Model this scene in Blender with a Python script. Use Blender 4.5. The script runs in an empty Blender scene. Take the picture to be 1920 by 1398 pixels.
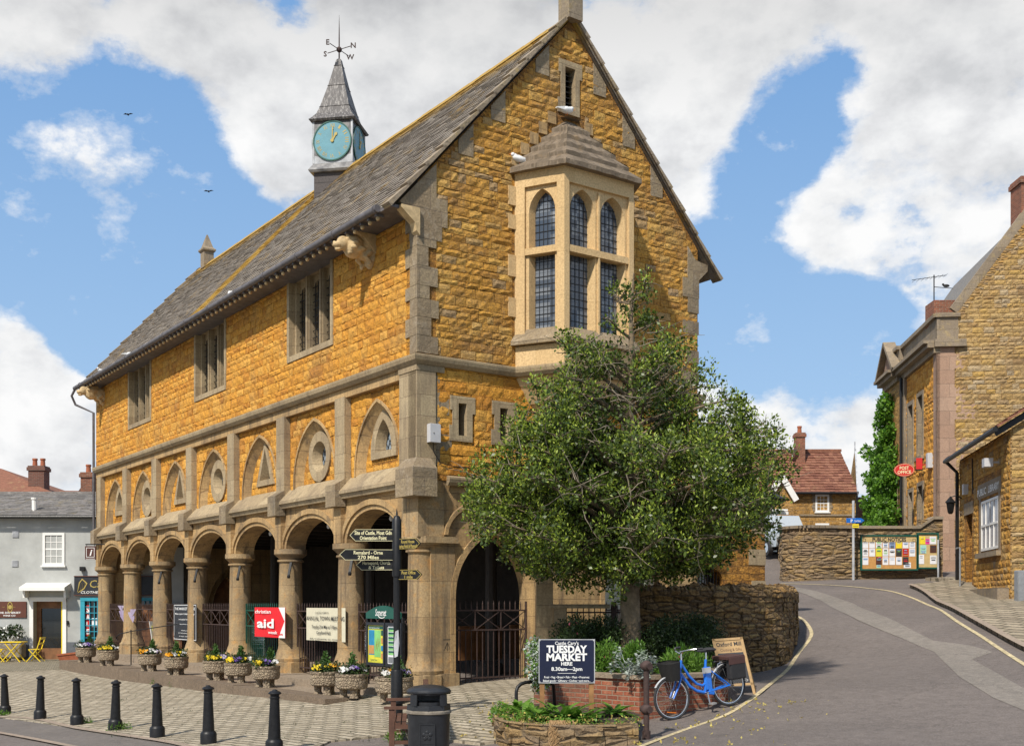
import bpy, bmesh, math, random
import numpy as np
from mathutils import Vector, Matrix
from mathutils.geometry import tessellate_polygon
random.seed(7); RNG = np.random.default_rng(11)
V = Vector
R = math.radians
sc = bpy.context.scene
col = sc.collection
# ------------------------------------------------------------ camera (level, shifted up)
FP, VH, CH = 2136.0, 1132.0, 1.7           # focal length in photo px, horizon row, eye height (m)
cd = bpy.data.cameras.new('camera'); cam = bpy.data.objects.new('camera', cd); col.objects.link(cam)
cam.location = (0, 0, CH); cam.rotation_euler = (R(90), 0, 0)
cd.sensor_width = 36; cd.lens = FP/1920*36; cd.shift_y = (VH-699)/1920; cd.clip_end = 3000; cd.clip_start = .1
sc.camera = cam
def at(u, v, Y): return V(((u-960)/FP*Y, Y, CH-(v-VH)/FP*Y))
# ------------------------------------------------------------ ground height (thin-plate spline through surveyed points)
CT = [(-11.4,25.6,-.80),(-9.6,23.4,-.70),(-7.4,20.8,-.61),(-5.9,19,-.55),(-3.4,16.2,-.45),(-1.3,15.6,-.50),(-1.9,18.2,-.31),
 (-2.2,21.3,-.22),(-15.3,40,-.39),(-19,42,-.42),(-25,44,-.45),(-8,30.5,-.33),(-1.2,22.4,0),(.5,22.6,.02),(0,19,-.12),(.6,16,-.27),(1.9,16.3,-.23),
 (2.58,18.07,-.14),(3.58,18.6,.04),(3.84,19.3,.18),(5.6,24,.38),(6.3,26.5,.75),(7.2,29.5,1.3),(8.5,35,2.0),(10,40,2.54),(14,40.5,2.62),
 (4.6,14.6,-.12),(6.5,14.4,-.05),(9,20,.62),(10.2,24,1.1),(12.6,28.8,1.73),(13.8,35,2.35),(11,31,1.65),(11,14,.3),(12,50,4.0),(18,70,4.6),(30,60,4.2),
 (-14,15,-.95),(-5,10,-.6),(3,9,-.45),(10,9,-.1),(-30,20,-1.2),(25,20,1.6),(-50,60,-.6),(60,90,5),(-10,90,1.2),(0,140,3),(-60,140,0),(70,140,5),
 (-5,44,-.2),(0,32,.3),(3,40,1.2),(-60,0,-1.8),(60,0,1.5)]
CT = np.array(CT)
def _k(r2): return np.where(r2 > 1e-9, r2*np.log(np.maximum(r2, 1e-9))*.5, 0)
_n = len(CT); _d = ((CT[:, None, :2]-CT[None, :, :2])**2).sum(2)
_A = np.zeros((_n+3, _n+3)); _A[:_n, :_n] = _k(_d)+np.eye(_n)*.3
_A[:_n, _n] = 1; _A[:_n, _n+1:] = CT[:, :2]; _A[_n, :_n] = 1; _A[_n+1:, :_n] = CT[:, :2].T
_w = np.linalg.solve(_A, np.concatenate([CT[:, 2], [0, 0, 0]]))
def gz(x, y):
    x = min(max(x, -60), 70); y = min(max(y, 0), 140)
    r2 = (CT[:, 0]-x)**2+(CT[:, 1]-y)**2
    return float((_k(r2)*_w[:_n]).sum()+_w[_n]+_w[_n+1]*x+_w[_n+2]*y)
def G(u, v):                                # where the sight line of a photo pixel meets the ground
    Y = 8.0
    while Y < 90:
        p = at(u, v, Y)
        if p.z <= gz(p.x, p.y): return p
        Y += .03
    return p
# ------------------------------------------------------------ materials
MATS = {}
def nt(name):
    m = bpy.data.materials.new(name); m.use_nodes = True; t = m.node_tree; t.nodes.clear()
    o = t.nodes.new('ShaderNodeOutputMaterial'); b = t.nodes.new('ShaderNodeBsdfPrincipled')
    t.links.new(b.outputs[0], o.inputs[0]); MATS[name] = m
    return m, t, b, o
def nd(t, typ, ins={}, **kw):
    n = t.nodes.new('ShaderNode'+typ)
    for k, v in kw.items(): setattr(n, k, v)
    for k, v in ins.items():
        s = n.inputs[k]
        if isinstance(v, bpy.types.NodeSocket): t.links.new(v, s)
        elif isinstance(v, tuple) and len(v) == 3 and s.type == 'RGBA': s.default_value = (*v, 1)
        else: s.default_value = v
    return n
def mth(t, op, a, b=None, c=None, clamp=False):
    ins = {0: a}
    if b is not None: ins[1] = b
    if c is not None: ins[2] = c
    return nd(t, 'Math', ins, operation=op, use_clamp=clamp).outputs[0]
def mixc(t, f, a, b, mode='MIX'):
    n = t.nodes.new('ShaderNodeMix'); n.data_type = 'RGBA'; n.blend_type = mode
    for s, v in ((n.inputs[0], f), (n.inputs[6], a), (n.inputs[7], b)):
        if isinstance(v, bpy.types.NodeSocket): t.links.new(v, s)
        elif isinstance(v, tuple): s.default_value = (*v[:3], 1)
        else: s.default_value = v
    return n.outputs[2]
def ramp(t, f, stops, interp='LINEAR'):
    n = t.nodes.new('ShaderNodeValToRGB'); n.color_ramp.interpolation = interp; e = n.color_ramp.elements
    while len(e) < len(stops): e.new(.5)
    for i, (p, c) in enumerate(stops):
        e[i].position = p; e[i].color = (c, c, c, 1) if isinstance(c, (int, float)) else (*c, 1)
    t.links.new(f, n.inputs[0]); return n.outputs[0]
def noise(t, vec, scale, det=4, rough=.6, out=0):
    n = nd(t, 'TexNoise', {'Vector': vec, 'Scale': scale, 'Detail': det, 'Roughness': rough}); return n.outputs[out]
def oc(t): return nd(t, 'TexCoord').outputs['Object']
def wallvec(t, rot=None, world=False):      # (x+y, z) for walls; rotated (x, y) for floors
    c = nd(t, 'NewGeometry').outputs['Position'] if world else oc(t)
    s = nd(t, 'SeparateXYZ', {0: c})
    if rot == 'T':
        g = nd(t, 'NewGeometry'); w = g.outputs['Position']; T = nd(t, 'VectorMath', {0: nd(t, 'VectorMath', {0: g.outputs['True Normal'], 1: (0, 0, 1)}, operation='CROSS_PRODUCT').outputs[0]}, operation='NORMALIZE').outputs[0]
        return c, nd(t, 'CombineXYZ', {0: nd(t, 'VectorMath', {0: w, 1: T}, operation='DOT_PRODUCT').outputs['Value'], 1: nd(t, 'SeparateXYZ', {0: w}).outputs[2]}).outputs[0]
    if rot is None:
        return c, nd(t, 'CombineXYZ', {0: mth(t, 'ADD', s.outputs[0], s.outputs[1]), 1: s.outputs[2]}).outputs[0]
    return c, nd(t, 'VectorRotate', {'Vector': c, 'Angle': rot}, rotation_type='Z_AXIS').outputs[0]
def bump(t, b, h, dist, strength=1.0):
    n = nd(t, 'Bump', {'Height': h, 'Distance': dist, 'Strength': strength}); t.links.new(n.outputs[0], b.inputs['Normal'])
def masonry(name, c1, c2, mortar, bw, bh, ms=.012, dist=.03, rocky=1.0, warp=.03, stain=(.12,.1,.08), stamt=.35, rough=.9, rot=None, streak=0, hi=None, world=False, squash=1.0, crack=0):
    m, t, b, o = nt(name)
    c, v = wallvec(t, rot, world)
    n1 = noise(t, c, 1.7, 3, out=1); n2 = noise(t, c, 9, 4, out=1)
    def off(n, a): return nd(t, 'VectorMath', {0: nd(t, 'VectorMath', {0: n, 1: (.5, .5, .5)}, operation='SUBTRACT').outputs[0], 'Scale': a}, operation='SCALE').outputs[0]
    v2 = nd(t, 'VectorMath', {0: v, 1: off(n1, warp*2)}, operation='ADD').outputs[0]
    v2 = nd(t, 'VectorMath', {0: v2, 1: off(n2, warp)}, operation='ADD').outputs[0]
    br = nd(t, 'TexBrick', {'Vector': v2, 'Color1': (0., 0., 0.), 'Color2': (1., 1., 1.), 'Mortar': (.5, .5, .5), 'Scale': 1.0, 'Mortar Size': ms, 'Mortar Smooth': .4, 'Bias': 0.0, 'Brick Width': bw, 'Row Height': bh}, offset_frequency=2, squash=squash, squash_frequency=3)
    f = noise(t, c, 26, 6, .7); g = noise(t, c, 5, 5, .65)
    base = mixc(t, ramp(t, br.outputs[0], [(0, 0.), (1, 1.)]), c1, c2)
    if hi: base = mixc(t, ramp(t, g, [(.52, 0.), (.7, .8)]), base, hi)
    base = mixc(t, ramp(t, f, [(.35, .55), (.6, 0.)]), base, (c1[0]*.45, c1[1]*.42, c1[2]*.4))
    base = mixc(t, mth(t, 'MULTIPLY', br.outputs[1], .85), base, mortar)
    ck = None
    if crack:
        cv = nd(t, 'VectorMath', {0: nd(t, 'Mapping', {'Vector': c, 'Scale': (4.2, 4.2, 11)}).outputs[0], 1: nd(t, 'VectorMath', {0: n2, 'Scale': 2.0}, operation='SCALE').outputs[0]}, operation='ADD').outputs[0]
        ve = nd(t, 'TexVoronoi', {'Vector': cv, 'Scale': 1.0}, feature='DISTANCE_TO_EDGE').outputs[0]
        vc = nd(t, 'SeparateColor', {0: nd(t, 'TexVoronoi', {'Vector': cv, 'Scale': 1.0}).outputs['Color']}).outputs[0]
        ck = mth(t, 'MULTIPLY', ramp(t, ve, [(0, 1.), (.09, 0.)]), ramp(t, noise(t, c, 4, 3), [(.42, 0.), (.6, 1.)]))
        base = mixc(t, ramp(t, vc, [(0, .35), (.5, 0.)]), base, tuple(x*.62 for x in c1))
        base = mixc(t, ramp(t, vc, [(.7, 0.), (1, .45)]), base, tuple(min(1, x*1.25) for x in c2))
        base = mixc(t, mth(t, 'MULTIPLY', ck, crack), base, tuple(x*.28 for x in c1))
    big = noise(t, c, .7, 5, .65)
    base = mixc(t, ramp(t, big, [(.48, 0.), (.72, stamt)]), base, stain)
    if streak:
        sx = nd(t, 'Mapping', {'Vector': c, 'Scale': (3.2, 3.2, .25)}).outputs[0]
        base = mixc(t, ramp(t, noise(t, sx, 1.6, 5, .7), [(.5, 0.), (.68, streak)]), base, (.09, .065, .045))
    t.links.new(base, b.inputs['Base Color']); b.inputs['Roughness'].default_value = rough
    h = mth(t, 'SUBTRACT', mth(t, 'MULTIPLY', mth(t, 'ADD', f, mth(t, 'MULTIPLY', noise(t, c, 10, 3, .6), 1.2)), rocky*.5), mth(t, 'MULTIPLY', br.outputs[1], 1.0))
    if ck is not None: h = mth(t, 'SUBTRACT', mth(t, 'ADD', h, mth(t, 'MULTIPLY', vc, .5)), mth(t, 'MULTIPLY', ck, .6))
    bump(t, b, h, dist); return m
def rubble(name, cols, mortar, sc_=(2.6, 5.5), dist=.06, gap=.05, rough=.95, rot=None, stain=.3):
    m, t, b, o = nt(name)
    c, v = wallvec(t, rot)
    n1 = noise(t, c, 3, 4, out=1)
    v2 = nd(t, 'VectorMath', {0: nd(t, 'Mapping', {'Vector': c, 'Scale': (sc_[0], sc_[0], sc_[1])}).outputs[0], 1: nd(t, 'VectorMath', {0: n1, 'Scale': .55}, operation='SCALE').outputs[0]}, operation='ADD').outputs[0]
    vo = nd(t, 'TexVoronoi', {'Vector': v2, 'Scale': 1.0, 'Randomness': .9})
    ve = nd(t, 'TexVoronoi', {'Vector': v2, 'Scale': 1.0, 'Randomness': .9}, feature='DISTANCE_TO_EDGE')
    r = nd(t, 'SeparateColor', {0: vo.outputs['Color']}).outputs[0]
    base = ramp(t, r, [(i/(len(cols)-1), k) for i, k in enumerate(cols)])
    f = noise(t, c, 22, 6, .7)
    base = mixc(t, ramp(t, f, [(.35, .6), (.62, 0.)]), base, tuple(x*.4 for x in cols[0]))
    e = ramp(t, ve.outputs[0], [(0, 1.), (gap*2, 0.)])
    base = mixc(t, mth(t, 'MULTIPLY', e, .9), base, mortar)
    base = mixc(t, ramp(t, noise(t, c, .9, 4), [(.5, 0.), (.7, stain)]), base, (.1, .085, .07))
    t.links.new(base, b.inputs['Base Color']); b.inputs['Roughness'].default_value = rough
    bump(t, b, mth(t, 'ADD', ramp(t, ve.outputs[0], [(0, 0.), (.28, 1.)]), mth(t, 'MULTIPLY', f, .8)), dist); return m
def plain(name, c, rough=.6, metal=0, var=.15, sc_=8, dist=0, spec=.5, c2=None, coat=0, island=0):
    m, t, b, o = nt(name); p = oc(t)
    n = noise(t, p, sc_, 5, .65)
    base = mixc(t, ramp(t, n, [(.35, 0.), (.7, 1.)]), tuple(x*(1-var) for x in c), c2 or tuple(min(1, x*(1+var)) for x in c))
    if island:
        rr = nd(t, 'NewGeometry').outputs['Random Per Island']
        base = mixc(t, 1.0, base, ramp(t, rr, [(0, 1-island), (1, 1.)]), 'MULTIPLY')
    t.links.new(base, b.inputs['Base Color']); b.inputs['Metallic'].default_value = metal
    rn = mth(t, 'MULTIPLY_ADD', noise(t, p, sc_*3, 3), .3, rough-.15)
    t.links.new(rn, b.inputs['Roughness']); b.inputs['Specular IOR Level'].default_value = spec
    if coat: b.inputs['Coat Weight'].default_value = coat
    if dist: bump(t, b, noise(t, p, sc_*4, 6, .7), dist)
    return m
def leafmat(name, ca, cb, rough=.4, tr=.25, spec=.5):
    m, t, b, o = nt(name)
    g = nd(t, 'NewGeometry'); r = g.outputs['Random Per Island']
    base = mixc(t, ramp(t, r, [(0, 0.), (1, 1.)]), ca, cb)
    t.links.new(base, b.inputs['Base Color']); b.inputs['Roughness'].default_value = rough; b.inputs['Specular IOR Level'].default_value = spec
    tl = nd(t, 'BsdfTranslucent', {'Color': base}); mx = nd(t, 'MixShader', {0: tr, 1: b.outputs[0], 2: tl.outputs[0]})
    t.links.new(mx.outputs[0], o.inputs[0]); return m
HAM1, HAM2 = (.50, .205, .020), (.72, .345, .040)
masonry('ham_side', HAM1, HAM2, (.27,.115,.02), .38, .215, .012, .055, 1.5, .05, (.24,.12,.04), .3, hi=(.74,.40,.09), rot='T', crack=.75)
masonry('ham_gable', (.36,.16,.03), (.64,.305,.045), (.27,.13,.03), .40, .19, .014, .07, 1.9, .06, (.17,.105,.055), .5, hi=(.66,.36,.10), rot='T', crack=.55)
masonry('dress', (.37,.28,.165), (.47,.37,.225), (.25,.18,.11), .9, .42, .006, .008, .8, .004, (.13,.095,.07), .55, streak=.45)
masonry('dress_ham', (.44,.285,.125), (.54,.365,.17), (.31,.2,.10), .8, .36, .007, .012, .9, .006, (.14,.09,.05), .7, streak=.75)
masonry('dress_grey', (.26,.195,.12), (.35,.27,.165), (.2,.15,.12), .5, .6, .004, .02, 1.4, .004, (.1,.085,.065), .8, hi=(.40,.33,.24))
masonry('oriel_stone', (.62,.43,.21), (.70,.50,.26), (.6,.42,.2), 2.2, .9, .003, .004, .8, .002, (.36,.24,.12), .45)
masonry('setts', (.33,.28,.20), (.52,.45,.335), (.10,.085,.055), .42, .165, .028, .02, .7, .03, (.2,.17,.12), .45, rot=R(44.2), world=True, hi=(.5,.44,.35))
masonry('flags', (.27,.22,.155), (.44,.365,.26), (.09,.075,.045), .60, .24, .035, .03, .9, .06, (.17,.15,.1), .4, rot=R(70), world=True)
masonry('cobbles', (.25,.21,.15), (.42,.37,.28), (.11,.10,.06), .15, .11, .02, .03, 1.0, .03, (.2,.17,.12), .35, rot=R(-20), world=True)
masonry('brick', (.20,.055,.03), (.38,.12,.06), (.30,.24,.17), .225, .075, .010, .012, .7, .006, (.10,.07,.05), .7, rot='T', hi=(.42,.2,.12))
masonry('brick_dark', (.14,.05,.035), (.22,.08,.05), (.2,.16,.13), .225, .075, .010, .012, .7, .006)
masonry('ham_far', (.42,.225,.05), (.62,.36,.11), (.40,.27,.13), .36, .2, .018, .04, 1.3, .05, (.2,.13,.07), .4, rot='T', crack=.4)
masonry('pink_stone', (.38,.24,.165), (.46,.31,.22), (.3,.21,.15), .75, .5, .006, .012, .9, .008, (.22,.15,.11), .5)
masonry('slate_clad', (.07,.062,.064), (.12,.105,.1), (.03,.03,.03), .35, .3, .008, .01, .4, .0, (.15,.13,.12), .4)
rubble('rubble_wall', [(.30,.19,.09), (.44,.29,.12), (.36,.25,.14), (.27,.19,.12), (.5,.34,.15)], (.19,.14,.085), (2.2, 7.5), .07)
rubble('rubble_garden', [(.36,.21,.075), (.54,.32,.11), (.45,.29,.13), (.30,.19,.09), (.64,.42,.15)], (.11,.07,.035), (3.4, 9), .12, .07)
rubble('rubble_gable', [(.42,.24,.07), (.55,.33,.10), (.38,.24,.12), (.48,.27,.07), (.44,.33,.2)], (.36,.25,.13), (3.4, 11), .06, .03)
rubble('planter_stone', [(.36,.28,.19), (.46,.37,.25), (.3,.23,.16)], (.2,.155,.11), (16, 17), .02, .08)
plain('asphalt', (.155,.138,.132), .9, var=.16, sc_=1.3, dist=0)
def speckle(name, c, amt=.5, s=90, dist=.006, rough=.92, big=.25):
    m, t, b, o = nt(name); p = nd(t, 'NewGeometry').outputs['Position']
    f = noise(t, p, s, 3, .8); g = noise(t, p, .6, 5, .65); h = noise(t, p, 7, 9, .82)
    base = mixc(t, ramp(t, f, [(.3, 0.), (.75, 1.)]), tuple(x*(1-amt) for x in c), tuple(min(1, x*(1+amt)) for x in c))
    base = mixc(t, ramp(t, g, [(.4, 0.), (.65, big)]), base, tuple(x*1.6 for x in c))
    base = mixc(t, ramp(t, h, [(.46, 0.), (.66, .55)]), base, tuple(x*.5 for x in c))
    base = mixc(t, ramp(t, h, [(.32, .45), (.46, 0.)]), base, tuple(x*1.5 for x in c))
    if name.startswith('asphalt'):
        cv = nd(t, 'VectorMath', {0: p, 1: nd(t, 'VectorMath', {0: noise(t, p, 2.5, 5, .7, out=1), 'Scale': .9}, operation='SCALE').outputs[0]}, operation='ADD').outputs[0]
        cr = ramp(t, nd(t, 'TexVoronoi', {'Vector': cv, 'Scale': .42}, feature='DISTANCE_TO_EDGE').outputs[0], [(0, 1.), (.007, 0.)])
        base = mixc(t, mth(t, 'MULTIPLY', cr, ramp(t, noise(t, p, .35, 2), [(.45, 0.), (.55, .75)])), base, tuple(x*.35 for x in c))
        vr = nd(t, 'SeparateColor', {0: nd(t, 'TexVoronoi', {'Vector': cv, 'Scale': .3}).outputs['Color']}).outputs[0]
        base = mixc(t, ramp(t, vr, [(.0, .18), (.4, 0.)]), base, tuple(x*.5 for x in c)); t.links.new(base, b.inputs['Base Color'])
    t.links.new(base, b.inputs['Base Color']); b.inputs['Roughness'].default_value = rough
    bump(t, b, f, dist); return m
speckle('asphalt', (.158,.132,.117), .6, 45, .012, .92, .25)
speckle('asphalt_side', (.15,.13,.115), .5, 60, .01)
speckle('asphalt_pale', (.215,.188,.16), .45, 45, .012)
speckle('soil', (.075,.05,.03), .5, 40, .03)
speckle('far_ground', (.10,.11,.05), .4, 6)
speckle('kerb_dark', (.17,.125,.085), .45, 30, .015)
speckle('kerb_stone', (.30,.235,.18), .35, 40, .01)
speckle('step_stone', (.27,.21,.15), .35, 30, .012)
plain('yellow_line', (.50,.41,.24), .8, var=.45, sc_=14, dist=.002)
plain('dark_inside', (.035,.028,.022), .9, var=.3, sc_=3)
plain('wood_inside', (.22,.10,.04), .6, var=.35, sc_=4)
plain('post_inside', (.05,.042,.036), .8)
plain('black_iron', (.010,.010,.011), .45, var=.4, sc_=12, spec=.35)
plain('black_plastic', (.018,.019,.022), .42, var=.3, sc_=6, spec=.5, dist=.001)
plain('rust_iron', (.055,.032,.027), .8, var=.35, sc_=14)
plain('grey_metal', (.35,.36,.37), .45, metal=.6)
plain('silver', (.7,.7,.7), .25, metal=1)
plain('lead', (.16,.155,.16), .6, var=.3, sc_=4, c2=(.34,.33,.32))
plain('lead_pale', (.42,.43,.45), .6, var=.3, sc_=3)
plain('gutter_iron', (.12,.11,.115), .6, var=.3, sc_=5)
plain('white_paint', (.78,.77,.74), .5, var=.04)
plain('cream_paint', (.62,.55,.36), .6, var=.05)
plain('grey_render', (.40,.41,.395), .9, var=.16, sc_=.9, dist=.006)
plain('grey_plinth', (.11,.12,.135), .85, var=.12)
plain('teal_paint', (.025,.30,.40), .5, var=.08)
plain('green_paint', (.008,.085,.06), .45, var=.1)
plain('yellow_paint', (.80,.58,.02), .45, var=.06)
plain('red_sign', (.55,.015,.012), .45, var=.05)
plain('red_cloth', (.70,.012,.02), .8, var=.06)
plain('navy_sign', (.006,.010,.035), .4, var=.15)
plain('board_black', (.018,.020,.026), .5, var=.2)
plain('brown_sign', (.075,.022,.014), .5, var=.1)
plain('maroon_sign', (.10,.028,.014), .6, var=.1)
plain('white_letter', (.80,.80,.78), .6, var=.02)
plain('cream_letter', (.76,.70,.42), .6, var=.03)
plain('gold_letter', (.42,.32,.08), .5, var=.08)
plain('banner_cream', (.60,.56,.42), .85, var=.06)
plain('ink', (.03,.03,.03), .7)
plain('pine_wood', (.42,.27,.12), .65, var=.2, sc_=5)
plain('post_wood', (.27,.135,.05), .8, var=.3, sc_=6)
plain('bench_wood', (.10,.045,.027), .6, var=.3, sc_=6)
plain('blue_paint', (.012,.15,.62), .28, var=.08, coat=.5)
plain('rubber', (.028,.028,.03), .8)
plain('black_cloth', (.02,.02,.022), .85)
plain('brown_leather', (.07,.03,.025), .6)
plain('wicker', (.010,.009,.008), .7, var=.4, sc_=60, dist=.01)
plain('orange_plastic', (.8,.2,.01), .4)
plain('bark', (.20,.15,.095), .95, var=.4, sc_=5, dist=.03)
plain('twig', (.20,.165,.12), .9, var=.3, sc_=5)
plain('terracotta', (.33,.10,.045), .8, var=.2)
plain('trough', (.22,.19,.15), .9, var=.3, sc_=6, dist=.01)
plain('bird_white', (.75,.75,.74), .7)
plain('bird_dark', (.02,.02,.02), .7)
plain('map_blue', (.02,.23,.42), .5, var=.2); plain('map_green', (.22,.52,.16), .5, var=.2, sc_=3); plain('map_yellow', (.66,.62,.05), .5)
plain('paper', (.72,.72,.74), .8, var=.05); plain('paper_yellow', (.8,.62,.02), .8); plain('paper_pink', (.75,.05,.3), .8); plain('paper_mint', (.35,.66,.48), .8); plain('paper_blue', (.25,.35,.55), .8)
plain('cork', (.50,.26,.08), .9, var=.15, sc_=10); plain('cork_pale', (.52,.38,.17), .9, var=.1)
plain('blue_sign', (.01,.13,.50), .4)
plain('car_paint', (.40,.44,.47), .25, coat=.8, var=.02)
plain('box_plastic', (.50,.50,.52), .5, var=.05)
plain('clock_blue', (.10,.27,.33), .5, var=.12, sc_=3)
plain('carved', (.56,.41,.22), .85, var=.25, sc_=7, dist=.01)
plain('orange_fence', (.20,.085,.035), .8, var=.3, sc_=6)
def tiles(name, ca, cb, cc, lich=None, band=False):
    m, t, b, o = nt(name); p = oc(t)
    r = nd(t, 'NewGeometry').outputs['Random Per Island']
    base = ramp(t, r, [(0, ca), (.5, cb), (1, cc)])
    st = nd(t, 'Mapping', {'Vector': p, 'Scale': (1.6, 9, 1.6)}).outputs[0]
    base = mixc(t, ramp(t, noise(t, st, 2.2, 6, .75), [(.5, 0.), (.66, .7)]), base, tuple(min(1, x*2.1) for x in cb))
    base = mixc(t, ramp(t, noise(t, p, 12, 5, .7), [(.3, .5), (.5, 0.)]), base, tuple(x*.45 for x in ca))
    if lich:
        s = nd(t, 'SeparateXYZ', {0: p}); n = noise(t, p, 3.2, 6, .75); n2 = noise(t, p, .8, 3)
        a = ramp(t, mth(t, 'ADD', mth(t, 'MULTIPLY', n, .7), mth(t, 'MULTIPLY', n2, .5)), [(.66, 0.), (.8, .6)])
        if band:
            w = mth(t, 'SUBTRACT', 1.0, mth(t, 'DIVIDE', mth(t, 'ABSOLUTE', mth(t, 'SUBTRACT', s.outputs[1], 11.9)), 1.15), clamp=True)
            w2 = ramp(t, mth(t, 'ADD', mth(t, 'MULTIPLY', w, .75), mth(t, 'MULTIPLY', n, .5)), [(.52, 0.), (.74, .92)])
            tp = ramp(t, mth(t, 'ADD', mth(t, 'MULTIPLY', mth(t, 'SUBTRACT', s.outputs[2], 13.7), .75), mth(t, 'MULTIPLY', n, .7)), [(.45, 0.), (.85, .8)])
            a = mth(t, 'MAXIMUM', mth(t, 'MAXIMUM', a, w2), tp)
        base = mixc(t, a, base, lich)
    t.links.new(base, b.inputs['Base Color']); b.inputs['Roughness'].default_value = .85; b.inputs['Specular IOR Level'].default_value = .35
    bump(t, b, noise(t, p, 20, 5, .7), .012); return m
tiles('stone_tiles', (.15,.125,.10), (.20,.17,.14), (.255,.222,.185), (.42,.25,.03), True)
tiles('oriel_tiles', (.115,.088,.06), (.15,.115,.08), (.2,.155,.11), (.3,.2,.1))
tiles('slate_tiles', (.12,.11,.105), (.17,.16,.15), (.22,.2,.19), (.25,.2,.1))
tiles('red_tiles', (.14,.052,.035), (.20,.085,.052), (.26,.12,.075), (.35,.24,.12))
def blockmat(name, cols, dark, bumpd=.03, st_=.38):
    m, t, b, o = nt(name); p = oc(t); r = nd(t, 'NewGeometry').outputs['Random Per Island']
    base = ramp(t, r, [(i/(len(cols)-1), k) for i, k in enumerate(cols)])
    f = noise(t, p, 24, 7, .72); g = noise(t, p, 7, 5, .6); big = noise(t, p, .8, 5, .6)
    base = mixc(t, ramp(t, g, [(.35, .5), (.5, 0.)]), base, tuple(x*.6 for x in cols[0]))
    base = mixc(t, ramp(t, g, [(.55, 0.), (.75, .5)]), base, cols[-1])
    base = mixc(t, ramp(t, f, [(.32, .75), (.5, 0.)]), base, dark)
    base = mixc(t, ramp(t, f, [(.62, 0.), (.8, .35)]), base, (.72, .50, .22))
    base = mixc(t, ramp(t, big, [(.50, 0.), (.70, st_)]), base, (.17, .115, .07)); sp_ = noise(t, p, 60, 3, .7); base = mixc(t, ramp(t, sp_, [(.68, 0.), (.74, .5)]), base, (.55, .5, .42))
    t.links.new(base, b.inputs['Base Color']); b.inputs['Roughness'].default_value = .92
    bump(t, b, mth(t, 'ADD', f, mth(t, 'MULTIPLY', g, 1.5)), bumpd); return m
blockmat('ham_block', [(.52,.215,.024), (.62,.275,.030), (.68,.32,.036), (.64,.32,.05), (.76,.40,.07)], (.19,.08,.02))
blockmat('rubble_block', [(.36,.22,.09), (.50,.32,.11), (.42,.29,.15), (.58,.38,.14), (.46,.36,.23), (.54,.33,.08)], (.16,.10,.05), .05, .5)
blockmat('ham_block_gable', [(.46,.225,.04), (.56,.28,.042), (.64,.33,.05), (.60,.325,.07), (.70,.41,.09), (.40,.27,.14)], (.12,.07,.03), .05, .6)
# glass: dark with reflections and faint panes
def glassmat(name, c=(.03,.035,.045), rough=.12, pane=(.35,.38,.42), cell=(.11,.16)):
    m, t, b, o = nt(name); p, v = wallvec(t)
    br = nd(t, 'TexBrick', {'Vector': v, 'Color1': (0., 0., 0.), 'Color2': (1., 1., 1.), 'Scale': 1.0, 'Mortar Size': .004, 'Brick Width': cell[0], 'Row Height': cell[1]}, offset=0.0)
    base = mixc(t, ramp(t, br.outputs[0], [(.3, 0.), (1, .5)]), c, pane)
    t.links.new(base, b.inputs['Base Color']); b.inputs['Roughness'].default_value = rough; b.inputs['Specular IOR Level'].default_value = .8
    bump(t, b, br.outputs[0], .004, .6); return m
glassmat('leaded_glass', (.07,.085,.10), .14, (.36,.40,.44)); glassmat('plain_glass', (.05,.055,.06), .06, (.1,.11,.12), (.5,.5)); glassmat('dark_glass', (.012,.013,.015), .1, (.03,.03,.03), (.5,.5))
glassmat('bright_glass', (.22,.27,.32), .1, (.4,.47,.52), (.1,.13))
glassmat('curtain_glass', (.30,.30,.34), .25, (.5,.5,.52), (.09,.5))
leafmat('holly_dark', (.022,.045,.008), (.12,.175,.022), .40, .28); leafmat('holly_new', (.22,.33,.03), (.42,.50,.07), .45, .4)
leafmat('shrub_leaf', (.014,.03,.008), (.05,.09,.02), .5, .2); leafmat('fresh_leaf', (.06,.16,.015), (.17,.31,.04), .5, .35)
leafmat('ivy_leaf', (.05,.15,.016), (.19,.37,.035), .5, .4); leafmat('grey_leaf', (.32,.36,.32), (.55,.60,.55), .8, .15)
leafmat('conifer', (.03,.09,.015), (.08,.17,.03), .6, .2); leafmat('dry_leaf', (.40,.30,.08), (.62,.52,.14), .8, .3)
leafmat('straw', (.42,.26,.12), (.55,.36,.18), .8, .3)
for nme, a, b_ in (('petal_yellow', (.8,.55,.01), (.9,.75,.05)), ('petal_white', (.7,.7,.7), (.85,.85,.8)), ('petal_purple', (.12,.05,.35), (.3,.2,.55)), ('petal_lilac', (.4,.3,.55), (.7,.65,.8)), ('petal_orange', (.8,.3,.01), (.9,.5,.02)), ('petal_pink', (.35,.03,.06), (.6,.12,.2))):
    leafmat(nme, a, b_, .7, .3)
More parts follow.
